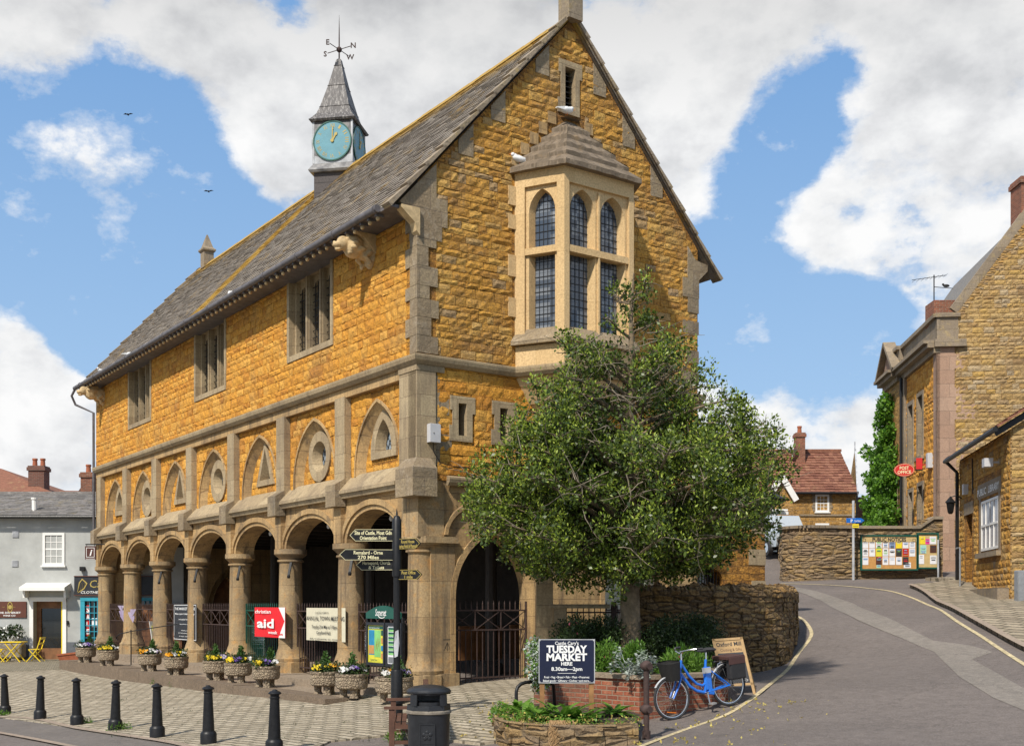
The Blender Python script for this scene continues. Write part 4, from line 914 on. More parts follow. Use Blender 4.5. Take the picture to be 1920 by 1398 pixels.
# right hand pavement with stone flags and kerb
rp_ = gp([(1706, 1101), (1740, 1118), (1800, 1152), (1860, 1186), (1925, 1222)]); rs = smooth(rp_, 5)
pr = [tuple(p) for p in rs]+[(10.3, 18), (10.6, 15), (16, 15), (16, 28.0)]+[(13.6, 28.6), (13.95, 30.5), (15.2, 36.9), (13.5, 37.2)]+gp([(1790, 1092), (1760, 1097)])
drape('pavement_flags', pr, .11, 'flags', .5, .2)
strip('kerb', [tuple(p) for p in rs]+[(10.3, 18)], .14, .118, 'kerb_stone', smoothn=0)
# markings and the paler repair strip
yl = gp([(1196, 1402), (1290, 1366), (1380, 1330), (1440, 1286), (1490, 1236), (1517, 1200), (1521, 1184), (1510, 1166), (1496, 1156), (1478, 1149)]); strip('yellow_line', yl, .085, .012, 'yellow_line')
yr = gp([(1464, 1094), (1540, 1096), (1620, 1102), (1680, 1111), (1740, 1134), (1790, 1162), (1850, 1200), (1930, 1252)]); strip('yellow_line', yr, .085, .012, 'yellow_line')
pale = gp([(1466, 1097), (1530, 1108), (1600, 1131), (1680, 1165), (1750, 1201)]) + gp([(1820, 1210), (1862, 1222), (1822, 1236)]) + gp([(1870, 1262), (1935, 1300), (1935, 1340), (1860, 1306), (1800, 1272), (1742, 1206)][:1]+[(1935, 1300), (1935, 1338), (1862, 1308), (1800, 1270), (1752, 1222), (1690, 1196), (1610, 1163), (1540, 1126), (1466, 1102)])
drape('road_repair', pale, .006, 'asphalt_pale', .5)
# ============================================================ OTHER BUILDINGS
def sash(parent, F, a0, a1, z0, z1, nx, nz, m='white_paint', gl='curtain_glass', fr=.09, sill=True, proud=.04, name='window'):
    b = MB()
    for q in ((a0-fr, a1+fr, z1, z1+fr), (a0-fr, a1+fr, z0-fr, z0), (a0-fr, a0, z0, z1), (a1, a1+fr, z0, z1)): b.fbox(F, *q, -.06, proud)
    if sill: b.fbox(F, a0-fr-.05, a1+fr+.05, z0-fr-.06, z0-fr, -.02, proud+.06)
    for k in range(1, nx): a = a0+(a1-a0)*k/nx; b.fbox(F, a-.012, a+.012, z0, z1, -.03, .012)
    for k in range(1, nz): z = z0+(z1-z0)*k/nz; b.fbox(F, a0, a1, z-(.03 if k*2 == nz else .012), z+(.03 if k*2 == nz else .012), -.03, .014)
    o = b.build(name, m, parent); g = MB(); g.fbox(F, a0, a1, z0, z1, -.05, -.012); g.build('pane', gl, o); return o
def chimney(parent, c, w, d, z0, z1, pots=1, mat='brick'):
    b = MB(); x, y = c; b.box(x-w/2, x+w/2, y-d/2, y+d/2, z0, z1-.25); b.box(x-w/2-.06, x+w/2+.06, y-d/2-.06, y+d/2+.06, z1-.25, z1-.08); b.box(x-w/2-.02, x+w/2+.02, y-d/2-.02, y+d/2+.02, z1-.08, z1)
    o = b.build('chimney', mat, parent); p = MB()
    for k in range(pots): p.lathe((x+(k-(pots-1)/2)*w/pots, y, z1), [(.13, -.02), (.11, .3), (.14, .32), (.13, .4)], 10)
    if pots: p.build('chimney_pot', 'terracotta', o)
    return o
# ---- grey rendered shop building (left)
YG = 42.6; kx = YG/FP
def gx(u): return (u-960)*kx
def gzv(v): return CH+(VH-v)*kx
SB = empty('grey_shop_building', (gx(60), YG, -.4), 0, 'low grey rendered building with slate roof and teal shopfront, left of the market hall', 'building')
F = Fr((-gx(60), 0, .4), (1, 0, 0), (0, -1, 0))
door = rect(gx(63), gx(118), -.5, gzv(1127)); sh = rect(gx(154), gx(300), gzv(1226), gzv(1125)); wn = rect(gx(84), gx(118), gzv(1056), gzv(1002))
b = MB(); b.plate(F, [(gx(-150), -1), (gx(345), -1), (gx(345), gzv(969)), (gx(-150), gzv(969))], [door, sh], 0)
b.reveal(F, door, 0, -.35); b.reveal(F, sh, 0, -.1)
b.fbox(F, gx(-150), gx(-149), -1, gzv(969), -6, 0); b.fbox(F, gx(344), gx(345), -1, gzv(969), -6, 0); b.fbox(F, gx(-150), gx(345), -1, gzv(969), -6.1, -6)
b.fbox(F, gx(-150), gx(59), -1, gzv(1208), 0, .02, 1); b.fbox(F, gx(122), gx(151), -1, gzv(1203), 0, .02, 1)
b.build('wall', ['grey_render', 'grey_plinth'], SB)
sash(SB, F, gx(85), gx(117), gzv(1055), gzv(1003), 3, 4)
ez = gzv(967); b = MB(); tiled(b, F.P(gx(-150), ez, .35), (1, 0, 0), (0, 3.6, 1.17), gx(345)-gx(-150), 3.79, .32, .24, .025, 0, .3, 8); b.fbox(F, gx(-150), gx(345), ez+1.10, ez+1.22, -3.4, -3.1)
b.add([F.P(gx(-150), ez, .3), F.P(gx(345), ez, .3), F.P(gx(345), ez+1.14, -3.25), F.P(gx(-150), ez+1.14, -3.25), F.P(gx(-150), ez, -6), F.P(gx(345), ez, -6)], [(0, 1, 2, 3), (3, 2, 5, 4)]); b.build('roof', 'slate_tiles', SB)
b = MB(); b.tube([F.P(gx(-150), ez-.06, .38), F.P(gx(345), ez-.06, .38)], .06, 8); b.build('gutter', 'black_iron', SB)
b = MB(); b.lathe(F.P(gx(56), ez+.2, -.4), [(.09, 0), (.09, .45), (.12, .46), (.12, .52)], 10); b.build('flue', 'white_paint', SB)
b = MB(); b.fbox(F, gx(56), gx(63), -.6, gzv(1122), 0, .05); b.fbox(F, gx(118), gx(125), -.6, gzv(1122), 0, .05); b.fbox(F, gx(56), gx(125), gzv(1127), gzv(1119), 0, .06)
b.prism(Fr(F.P(0, 0, 0), (0, -1, 0), (1, 0, 0)), [(0, gzv(1092)), (.62, gzv(1101)), (.62, gzv(1107)), (0, gzv(1107))], gx(49), gx(133))
for u in (53, 129): b.fbox(F, gx(u)-.04, gx(u)+.04, gzv(1120), gzv(1107), 0, .4)
ds = b.build('door_canopy', 'white_paint', SB)
b = MB(); b.fbox(F, gx(63), gx(118), -.4, gzv(1127), -.40, -.34, 1); b.fbox(F, gx(63), gx(71), -.4, gzv(1127), -.34, -.28); b.fbox(F, gx(110), gx(118), -.4, gzv(1127), -.34, -.28); b.fbox(F, gx(71), gx(110), -.4, gzv(1215), -.34, -.29); b.fbox(F, gx(71), gx(110), gzv(1140), gzv(1127), -.34, -.29)
b.build('door', ['wood_inside', 'dark_glass'], SB); b = MB(); b.fbox(F, gx(115.5), gx(118.2), -.4, gzv(1127), -.3, .03); b.build('yellow_jamb', 'yellow_paint', SB)
for u, v in ((29.5, 1001.5), (28.5, 1056.5)):
    b = MB(); b.fbox(F, gx(u-6), gx(u+6), gzv(v+6), gzv(v-6), 0, .02)
    for k in range(6): b.fbox(F, gx(u-5.4), gx(u+5.4), gzv(v+5-k*2), gzv(v+4-k*2), .02, .035)
    b.build('vent', 'lead_pale', SB)
b = MB(); b.fbox(F, gx(152), gx(160), gzv(1235), gzv(1122), 0, .08); b.fbox(F, gx(152), gx(306), gzv(1126), gzv(1120), 0, .09); b.fbox(F, gx(152), gx(306), gzv(1240), gzv(1218), 0, .08); b.fbox(F, gx(184), gx(189), gzv(1235), gzv(1122), 0, .08)
b.fbox(F, gx(240), gx(246), gzv(1235), gzv(1122), 0, .08)
for k in range(1, 16): u = 160+k*8.6; b.fbox(F, gx(u)-.012, gx(u)+.012, gzv(1218), gzv(1126), -.03, .03)
for k in range(1, 8): b.fbox(F, gx(158), gx(300), gzv(1218-k*11.6)-.012, gzv(1218-k*11.6)+.012, -.03, .035)
sf = b.build('shopfront', 'teal_paint', SB); b = MB(); b.fbox(F, gx(154), gx(300), gzv(1226), gzv(1125), -.09, -.04); b.build('pane', 'dark_glass', sf)
b = MB(); b.fbox(F, gx(161), gx(168.5), gzv(1192), gzv(1134), -.02, -.01, 0)
for k, c in enumerate('SALE'): b.text(c, F, gx(164.8), gzv(1147+k*13.6), -.005, .26, 1, .13, 'C', .03)
b.build('sale_poster', ['red_sign', 'white_letter'], sf)
b = MB(); b.fbox(F, gx(172), gx(182), gzv(1175), gzv(1158), -.02, -.01); b.fbox(F, gx(205), gx(232), gzv(1185), gzv(1160), -.02, -.01); b.build('window_card', 'paper', sf)
b = MB(); b.fbox(F, gx(141), gx(300), gzv(1116), gzv(1079), 0, .10); b.fbox(F, gx(141), gx(300), gzv(1080.5), gzv(1079), .10, .13, 1); b.fbox(F, gx(141), gx(300), gzv(1116), gzv(1114.5), .10, .13, 1)
b.text('CLOTHES', F, gx(171), gzv(1112), .11, .13, 2, .72, 'C', .01, .2); b.text('STORIES', F, gx(222), gzv(1112), .11, .13, 2, .72, 'C', .01, .2); b.text('Ca', F, gx(181), gzv(1101), .11, .40, 3, .45, 'C', .0, .1); b.text('ro', F, gx(224), gzv(1101), .11, .34, 3, .3, 'C', .0, .1)
b.moulding(F, [(gx(147), gzv(1110)), (gx(150), gzv(1092)), (gx(156), gzv(1084)), (gx(163), gzv(1090)), (gx(166), gzv(1093)), (gx(160), gzv(1104)), (gx(148), gzv(1111))], [(gx(148), gzv(1108)), (gx(151.5), gzv(1093)), (gx(156), gzv(1086.5)), (gx(161), gzv(1091)), (gx(163.5), gzv(1094)), (gx(159), gzv(1102)), (gx(149), gzv(1109))], .10, .112, 3)
for k in range(4): b.bar(F.P(gx(150+k*3), gzv(1105), .11), F.P(gx(152+k*3), gzv(1092), .11), .012, .004, 3)
b.build('shop_sign', ['board_black', 'maroon_sign', 'white_letter', 'gold_letter'], SB)
b = MB(); b.fbox(F, gx(0)-1.2, gx(50), gzv(1157), gzv(1127), 0, .05)
b.moulding(F, circ(gx(20), gzv(1137.5), .08, .17, 20), circ(gx(20), gzv(1137.5), .10, .2, 20), .05, .06, 2, True); b.prism(F, circ(gx(20), gzv(1137.5), .07, .08, 14), .05, .06, 2)
for k in range(4): b.fbox(F, gx(8+k*6.5)-.05, gx(8+k*6.5)+.05, gzv(1137.6), gzv(1137.2), .05, .055, 2) if k not in (1, 2) else None
b.text('THE SOMERSET', F, gx(18.5), gzv(1149.5), .055, .095, 1, .86, 'C', .02); b.text('WINE CO', F, gx(18.5), gzv(1154.8), .055, .085, 1, .46, 'C', .02); b.build('wall_sign', ['maroon_sign', 'white_letter', 'gold_letter'], SB)
b = MB(); b.fbox(F, gx(152), gx(160), gzv(1070), gzv(1062), 0, .16); b.build('wall_lamp', 'black_iron', SB); b = MB(); b.fbox(F, gx(125.5), gx(129), gzv(1170), gzv(1163), 0, .08); b.build('key_box', 'black_iron', SB)
b = MB(); b.fbox(F, gx(262), gx(345), -.6, gzv(1133), .15, .23)
for k in range(9): b.fbox(F, gx(262), gx(345), gzv(1133)-.17-.2*k, gzv(1133)-.16-.2*k, .23, .24)
FE = b.build('timber_fence', 'orange_fence'); FE.location = SB.location; tag(FE, 'low brown timber boarding seen between the far columns, at the foot of the grey wall', 'fence')
# information sign hanging at the far corner
b = MB(); p = at(170, 1037, 40.3); F2 = Fr(p, (1, 0, 0), (0, -1, 0)); b.fbox(F2, -.19, .19, -.22, .26, -.03, .03); b.moulding(F2, rect(-.13, .13, -.12, .19), rect(-.145, .145, -.135, .205), .03, .036, 1, True); b.text('i', F2, .0, -.07, .035, .30, 1, None, 'C', .03, .25); b.fbox(F2, -.16, .16, -.20, -.185, .03, .034, 1)
b.fbox(F2, -.18, .5, .30, .34, -.02, .02, 2); b.bar(F2.P(-.14, .26), F2.P(-.14, .32), .015, .015, 2); b.bar(F2.P(.14, .26), F2.P(.14, .32), .015, .015, 2)
tag(b.build('information_sign', ['brown_sign', 'white_letter', 'black_iron']), 'small brown square information sign hanging at the far corner of the arcade', 'sign')
# ---- red roofed building behind
RB = empty('red_roof_house', (-27, 58, 0), 0, 'house with red tiled roof and brick chimneys behind the grey shop building', 'house'); b = MB()
q = lambda u, v, Y: at(u, v, Y)-V((-27, 58, 0))
b.add([q(-120, 880, 60), q(0, 880, 60), q(104, 935, 57), q(-120, 935, 57), q(104, 935, 64), q(-120, 1100, 57), q(104, 1100, 57), q(104, 1100, 64), q(-120, 1100, 64)], [(5, 6, 2, 3), (6, 7, 4, 2)]); b.build('wall', 'grey_render', RB)
b = MB()
b.add([q(-120, 878, 60), q(2, 878, 60), q(110, 929, 56.5), q(-120, 929, 56.5), q(150, 929, 66)], [(0, 1, 2, 3), (1, 4, 2)]); b.build('roof', 'red_tiles', RB)
p = q(73, 905, 58); chimney(RB, (p.x, p.y), .8, .7, q(73, 940, 58).z, q(73, 874, 58).z, 2, 'brick_dark')
b = MB(); b.add([q(95, 926, 58), q(185, 926, 58), q(185, 920, 62), q(95, 919, 62)], [(0, 1, 2, 3)]); b.build('rear_roof', 'red_tiles', RB)
b = MB(); b.add([q(142, 927, 56), q(168, 890, 56), q(172, 890, 56), q(200, 927, 56), q(145, 927, 56), q(168, 895, 56)], [(0, 1, 2, 3)]); b.build('gable_end', 'brick_dark', RB)
p = q(166, 905, 55.6); chimney(RB, (p.x, p.y), .55, .6, q(166, 930, 55.6).z, q(166, 886, 55.6).z, 1, 'brick')
# ---- post office building (right, tall)
PB = empty('post_office_building', (15.67, 42, 2.3), 0, 'tall stone building with steep gable, cornice and brick chimney behind the notice wall', 'building')
O = V((0, 0, -2.3)); FA = Fr(O, (.106, .994, 0), (-.994, .106, 0)); FB = Fr(O, (.994, -.106, 0), (-.106, -.994, 0))
LF = 8.2; cz = 11.3
wins = [(2.0, 2.75, 7.5, 9.8), (3.55, 4.3, 7.35, 9.7), (2.0, 2.7, 3.4, 6.3), (3.6, 4.2, 3.4, 6.2)]
b = MB(); b.plate(FA, rect(0, LF, 1.5, cz), [rect(*w) for w in wins], 0); rockwall(b, FA, rect(.45, 5.1, 1.6, cz-.4), [rect(w[0]-.14, w[1]+.14, w[2]-.2, w[3]+.16) for w in wins], 0, .4, .22, 1, 60); b.build('facade_wall', ['ham_side', 'ham_block'], PB, recalc=False)
for w in wins:
    b = MB(); b.reveal(FA, rect(*w), 0, -.25); b.moulding(FA, rect(*w), rect(w[0]-.14, w[1]+.14, w[2]-.05, w[3]+.16), 0, .05, 0, True); b.fbox(FA, w[0]-.2, w[1]+.2, w[2]-.2, w[2]-.05, -.02, .14)
    o = b.build('window', 'coping_stone', PB); b = MB(); b.fbox(FA, w[0], w[1], w[2], w[3], -.25, -.2); b.build('pane', 'dark_glass', o)
b = MB(); b.plate(FB, [(0, 1.5), (10, 1.5), (10, 10), (5.6, 15.4), (4.1, 17.0), (.75, 12.45), (0, 12.3)], [], 0); rockwall(b, FB, [(.66, 1.6), (4.6, 1.6), (4.6, 15.9), (4.1, 16.6), (.8, 12.3), (.66, 12.2)], [], 0, .34, .17, 1, 71, .016, .014, .02); b.build('gable_wall', ['rubble_gable', 'rubble_block'], PB, recalc=False); b = MB(); b.fbox(FB, 0, 10, 1.5, 10, -9, -8.9); b.build('rear_wall', 'rubble_gable', PB)
b = MB(); b.fbox(FB, -.02, .62, 1.5, cz, -.1, .02); z = 2.3; k = 0
while z < cz-.8: b.fbox(FB, .5, 1.0 if k % 2 else 1.35, z, z+.55, -.1, .014) if k % 3 else None; z += .62; k += 1
b.fbox(FA, -.02, .45, 1.5, cz, -.1, .02); b.build('quoins', 'pink_stone', PB)
b = MB()
for a0, a1, d in ((-.05, 5.2, 0), (5.2, 8.0, .15)):
    b.fbox(FA, a0, a1, cz-.35, cz-.15, -.1, d+.12); b.fbox(FA, a0, a1, cz-.15, cz+.0, -.1, d+.35); b.fbox(FA, a0, a1, cz+.0, cz+.12, -.1, d+.5); b.fbox(FA, a0, a1, cz+.12, cz+.95, -.1, d-.02+.04); b.fbox(FA, a0, a1, cz+.95, cz+1.1, -.15, d+.14)
b.fbox(FB, -.12, 1.0, cz-.15, cz+.12, -.1, .2); b.fbox(FB, -.1, .8, cz+.95, cz+1.1, -.1, .12); b.fbox(FB, -.02, .75, cz+.12, cz+.95, -.1, .03)
b.build('cornice', 'coping_stone', PB)
b = MB(); b.fbox(FA, 5.2, 8.0, 1.5, cz-.35, -.1, .15); b.build('centre_bay', 'ham_far', PB)
b = MB(); b.prism(FA, [(5.1, cz+.12), (8.1, cz+.12), (6.6, cz+1.35)], .0, .3); b.build('pediment', 'pink_stone', PB)
b = MB(); b.bar(FA.P(4.95, cz+.1, .3), FA.P(6.6, cz+1.5, .3), .5, .14); b.bar(FA.P(8.25, cz+.1, .3), FA.P(6.6, cz+1.5, .3), .5, .14); b.fbox(FA, 4.6, 5.1, 1.5, cz-.3, -.1, .12); b.build('pediment_coping', 'coping_stone', PB)
b = MB(); b.bar(FB.P(.70, 12.48, -.2), FB.P(4.1, 17.1, -.2), .5, .16, up=(0, 1, 0)); b.bar(FB.P(4.1, 17.1, -.2), FB.P(10.2, 9.9, -.2), .5, .16, up=(0, 1, 0)); b.build('gable_coping', 'coping_stone', PB)
b = MB(); b.add([FB.P(.9, 12.3, -.4), FB.P(4.1, 16.9, -.4), FB.P(4.1, 16.9, -13), FB.P(.9, 12.3, -13), FB.P(10, 9.9, -.4), FB.P(10, 9.9, -13)], [(0, 1, 2, 3), (1, 4, 5, 2)]); b.build('roof', 'slate_tiles', PB)
p = FB.P(3.72, 0, -.65); chimney(PB, (p.x, p.y), 1.5, .9, 12.8, 15.1, 0, 'brick'); p = FB.P(.35, 0, -.9)
b = MB(); b.box(p.x-.35, p.x+.65, p.y-.3, p.y+.6, 9.9, 10.75); b.build('low_chimney', 'brick', PB)
b = MB(); x, y, z = p.x-.2, p.y+.1, 10.7; b.tube([(x, y, z), (x, y, z+1.1)], .022, 6); b.tube([(x-.9, y-.2, z+.85), (x+.5, y+.1, z+1.12)], .012, 5); b.tube([(x, y, z+.65), (x+.75, y+.1, z+.62)], .014, 5)
for k in range(8): xx = x-.75+k*.17; b.bar((xx, y-.2, z+.88+k*.03), (xx, y+.25, z+.88+k*.03), .008)
b.build('aerial', 'black_iron', PB)
b = MB(); b.ell((x+.5, y+.1, z+.72), (.13, .06, .06), 5); b.ell((x+.38, y+.1, z+.77), (.05, .04, .045), 4); o = b.build('perched_bird', 'bird_dark'); o.location = PB.location; tag(o, 'small dark bird perched on the roof aerial', 'bird')
b = MB(); b.tube([FA.P(4.9, cz-.3, .18), FA.P(4.9, 3, .18)], .06, 8); b.build('drainpipe', 'black_iron', PB)
b = MB(); P0 = FA.P(2.0, 6.88, .0); n = FA.n; F3 = Fr(P0+n*.72, (.98, -.2, 0), (-.2, -.98, 0)); b.prism(F3, circ(0, 0, .38, .25, 30), -.05, .05); b.moulding(F3, circ(0, 0, .345, .22, 30), circ(0, 0, .355, .23, 30), .05, .056, 1, True)
b.text('POST', F3, 0, .02, .056, .17, 1, .34, 'C', .02); b.text('OFFICE', F3, 0, -.14, .056, .17, 1, .50, 'C', .02); b.bar(P0, P0+n*.4, .04, .04, 2)
o = b.build('post_office_sign', ['red_sign', 'cream_letter', 'black_iron']); o.location = PB.location; tag(o, 'red oval hanging sign reading POST OFFICE', 'sign')
b = MB(); P0 = FA.P(.9, 6.9, .42); b.fbox(Fr(P0, (.98, -.2, 0), (-.2, -.98, 0)), -.11, .11, -.12, .30, -.03, .03); b.bar(FA.P(.9, 6.95, 0), FA.P(.9, 6.95, .36), .03); o = b.build('hanging_sign', 'red_sign'); o.location = PB.location; tag(o, 'small plain red sign projecting from the wall right of the oval sign', 'sign')
b = MB(); b.fbox(FA, .55, .8, 6.8, 7.35, 0, .2); b.build('alarm_box', 'box_plastic', PB)
# hanging basket on the wall top
# ivy on the far end of the facade
cs = []; g = random.Random(4)
for k in range(150):
    s = g.uniform(4.8, 9.2); z = g.uniform(2.3, 9.6)
    if z > 7.6+1.3*math.sin(s*2.1)+.8*math.exp(-((s-6.2)/1.0)**2) or (s < 5.3 and z > 6.5): continue
    cs.append(tuple(FA.P(s, z+2.3-.0, .6+.35*g.random()+(.5 if s > 7 else 0))+V(PB.location)-V((0, 0, 2.3)) if False else FA.P(s, z+.8, .2+g.random()*.65*(1 if z < 6 else .7))))
b = empty('ivy', PB.location, 0, 'thick bright green ivy climbing the far end of the tall stone facade', 'climbing plant')
leaves('foliage', cs, [.36]*len(cs), 19000, .14, 'ivy_leaf', b, seed=3, aspect=.9); t_ = MB()
for k in range(7): t_.tube([FA.P(5.4+k*.4, .5, .2), FA.P(5.2+k*.45, 4, .22), FA.P(5.4+k*.4, 7.5, .22)], [.06, .04, .015], 5)
t_.build('stem', 'bark', b)
# ---- library
LB = empty('library', (12.6, 28.8, 1.6), 0, 'low golden stone building with red tiled roof, big white window and public library lettering', 'building'); O = V((0, 0, -1.6))
FL = Fr(O, (.184, .983, 0), (-.983, .184, 0)); FE_ = Fr(O, (.983, -.184, 0), (-.184, -.983, 0)); ez = 6.12
wr = rect(1.25, 3.35, 3.16, 4.6); dr = rect(4.55, 5.35, 1.2, 4.35)
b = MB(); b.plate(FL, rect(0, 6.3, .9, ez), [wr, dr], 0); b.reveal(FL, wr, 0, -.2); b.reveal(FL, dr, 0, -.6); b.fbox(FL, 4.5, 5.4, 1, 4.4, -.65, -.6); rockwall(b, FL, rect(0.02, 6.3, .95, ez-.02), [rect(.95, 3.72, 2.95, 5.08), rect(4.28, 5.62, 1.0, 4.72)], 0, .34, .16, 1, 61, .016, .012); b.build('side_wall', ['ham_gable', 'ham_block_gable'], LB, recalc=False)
b = MB(); b.plate(FE_, [(0, .9), (7, .9), (7, ez), (3.5, ez+2.3), (0, ez)], [], 0); rockwall(b, FE_, [(0.02, .95), (3, .95), (3, ez+1.9), (0.02, ez)], [], 0, .32, .15, 1, 72, .016, .012, .02); b.build('gable_wall', ['rubble_gable', 'rubble_block'], LB, recalc=False); b = MB(); b.fbox(FE_, 0, 7, 1, ez, -6.3, -6.2); b.build('rear_wall', 'rubble_gable', LB)
b = MB(); b.fbox(FL, 4.3, 5.6, 4.35, 4.7, -.02, .03); b.fbox(FL, .95, 3.7, 4.66, 5.06, -.02, .02)
for a in (1.25-.2, 3.35): b.fbox(FL, a, a+.2, 3.1, 4.66, -.1, .014)
b.fbox(FL, 1.0, 3.6, 2.98, 3.12, -.1, .12); b.build('window_surround', 'coping_stone', LB)
b = MB(); b.text('PUBLIC', Fr(O, (-.184, -.983, 0), (-.983, .184, 0)), -3.15, 4.74, .03, .27, 0, 1.1, 'C', .02); b.text('LIBRARY', Fr(O, (-.184, -.983, 0), (-.983, .184, 0)), -1.72, 4.74, .03, .27, 0, 1.25, 'C', .02); b.build('lettering', 'white_letter', LB)
sash(LB, FL, 1.34, 3.26, 3.25, 4.5, 4, 2, gl='curtain_glass', fr=.07, sill=False, proud=.01)
b = MB(); sl = V((.983, -.184, .66)); tiled(b, FL.P(-.35, ez+.02, .38), (.184, .983, 0), sl, 6.9, 4.6, .26, .3, .05, 0, .15, 6)
b.add([FL.P(-.3, ez, .33), FL.P(6.5, ez, .33), FL.P(6.5, ez+2.5, -3.5), FL.P(-.3, ez+2.5, -3.5), FL.P(6.5, ez, -7.2), FL.P(-.3, ez, -7.2)], [(0, 1, 2, 3), (2, 4, 5, 3)]); b.build('roof', 'red_tiles', LB)
b = MB(); b.tube([FL.P(-.3, ez-.03, .42), FL.P(6.4, ez-.03, .42)], .07, 8); b.tube([FL.P(6.2, ez-.08, .40), FL.P(6.2, ez-.4, .1), FL.P(6.2, .9, .1)], .055, 8); b.bar(FE_.P(-.4, ez-.12, .12), FE_.P(3.5, ez+2.3, .12), .05, .16); b.tube([FL.P(4.3, ez-.2, .05), FL.P(4.3, 4.9, .03)], .02, 5)
b.build('gutter', 'black_iron', LB, smooth=True)
b = MB(); b.tube([FL.P(1.1, 5.42, .02), FL.P(1.1, 5.42, .3)], .03, 6); b.fbox(FL, .95, 1.25, 5.3, 5.52, .2, .42); b.build('floodlight', 'box_plastic', LB)
b = MB(); p = FL.P(5.9, 4.62, .35); b.tube([FL.P(5.9, 4.9, .0), FL.P(5.9, 5.0, .2), FL.P(5.9, 4.95, .35)], .02, 6); b.lathe(p, [(.05, -.18), (.09, -.12), (.13, .15), (.17, .17), (.06, .3), (.01, .36)], 6); b.build('wall_lantern', 'black_iron', LB)
b = MB(); b.fbox(FL, 5.0, 5.2, 4.95, 5.25, 0, .15); b.build('alarm_box', 'box_plastic', LB)
b = MB(); b.fbox(FL, .05, 4.4, .5, 2.12, .02, .30); b.build('ramp_wall', 'coping_stone', LB)
b = MB(); b.tube([FL.P(4.45, 1.2, .35), FL.P(4.45, 3.35, .35), FL.P(5.0, 3.35, .35)], .03, 6); o = b.build('door_rail', 'grey_metal'); o.location = LB.location; tag(o, 'thin grey metal handrail beside the library door', 'handrail')
p = V((12.55, 28.1, 0)); b = MB(); z = gz(p.x, p.y); b.box(p.x-.12, p.x+.12, p.y-.12, p.y+.12, z, z+.85); o = b.build('gatepost', 'grey_metal'); md = o.modifiers.new('b', 'BEVEL'); md.width = .02; tag(o, 'short square pale grey post at the near corner of the library', 'post')
b = MB(); b.box(12.75, 16, 27.75, 28.15, 1.2, 2.55); o = b.build('dry_stone_wall', 'rubble_wall'); tag(o, 'low dry stone wall at the right edge under yellow flowers', 'wall')
o = empty('yellow_flower_bush', (13.2, 28.1, 2.5), 0, 'bush with yellow flowers above the low wall at the right edge', 'shrub'); cs = [(g.uniform(-.4, .8), g.uniform(-.2, .2), g.uniform(.1, 1.0)) for _ in range(26)]
leaves('foliage', cs, [.25]*26, 2200, .08, 'shrub_leaf', o, seed=5); leaves('flowers', cs[:13], [.27]*13, 500, .09, 'petal_yellow', o, seed=6, aspect=.9)
# ---- wall with the notice boards
NWp = [(11.3, 47.5), (10.5, 43), (9.75, 40.6), (10.05, 39.75), (10.6, 39.6), (12.1, 39.9), (15.05, 40.0)]; ns = smooth(NWp, 6); b = MB(); cp = MB(); n = len(ns)
for i in range(n-1):
    p, q = ns[i], ns[i+1]; d = (q-p).normalized(); w = V((-d.y, d.x))*.2; zt = lambda s: 4.33 + (.33 if s.x > 14.4 else 0)
    zp, zq = zt(p), zt(q)
    w *= 1.35; P_ = [p-w, q-w, q+w, p+w]; cp.hexa([(*P_[0], zp), (*P_[1], zq), (*P_[2], zq), (*P_[3], zp), (*P_[0], zp+.1), (*P_[1], zq+.1), (*P_[2], zq+.1), (*P_[3], zp+.1)])
stone_courses([tuple(x) for x in ns], 1.9, 4.36, .40, .15, .4, .018, 6, b); b.box(14.3, 15.05, 39.8, 40.2, 4.3, 4.66)
NW = b.build('notice_wall', 'rubble_wall'); tag(NW, 'curving rubble stone wall carrying the public notice boards, beyond the road bend', 'wall'); cp.build('coping', 'coping_stone', NW)
def board(name, label, u0, u1, v0, v1, Y, cork, head, papers, seed):
    p0, p1 = at(u0, v1, Y), at(u1, v0, Y); root = empty(name, (p0.x, Y, p0.z), 0, label, 'notice board'); w, h = p1.x-p0.x, p1.z-p0.z; F = Fr((0, 0, 0), (1, 0, 0), (0, -1, 0))
    b = MB(); b.fbox(F, 0, w, 0, h, -.05, 0); b.build('panel', cork, root); b = MB()
    for q in ((-.05, w+.05, h, h+.05), (-.05, w+.05, -.05, 0), (-.05, 0, 0, h), (w, w+.05, 0, h)): b.fbox(F, *q, -.06, .04)
    b.build('frame', 'green_paint', root)
    if head:
        b = MB(); b.fbox(F, 0, w, h-.2, h, 0, .012, 0); b.text('PUBLIC NOTICES', F, w*.5, h-.17, .02, .18, 1, w*.62, 'C', .03)
        for a in (.08, w-.08): b.moulding(F, rect(a-.04, a+.04, h-.17, h-.09), rect(a-.05, a+.05, h-.18, h-.08), .012, .018, 1, True)
        b.build('heading', ['cork_pale', 'ink'], root)
    rn = random.Random(seed)
    for (c, a0, a1, z0, z1) in papers:
        a0, a1, z0, z1 = a0*w, a1*w, z0*h, z1*h; b = MB(); b.fbox(F, a0, a1, z0, z1, .001, .006+rn.random()*.004)
        for k in range(rn.randint(2, 5)):
            z = z1-(z1-z0)*(.15+.17*k); e = rn.uniform(.5, .95)*(a1-a0)*.45; m_ = (a0+a1)/2
            if z > z0+.03: b.fbox(F, m_-e, m_+e, z-.012-rn.random()*.03*(rn.random() > .5), z, .0095, .012, rn.choice((1, 1, 2, 3)))
        b.build('notice', [c, 'ink', 'paper_blue', rn.choice(['red_sign', 'map_green', 'paper_blue', 'grey_metal'])], root)
    return root
W_, Yl, Pk, Bl, Mt = 'paper', 'paper_yellow', 'paper_pink', 'paper_blue', 'paper_mint'; pp = []
for i, c in enumerate((W_, W_, W_, W_, Bl, Yl, W_, W_)): pp.append((c, .012+i*.123, .118+i*.123, .635, .865))
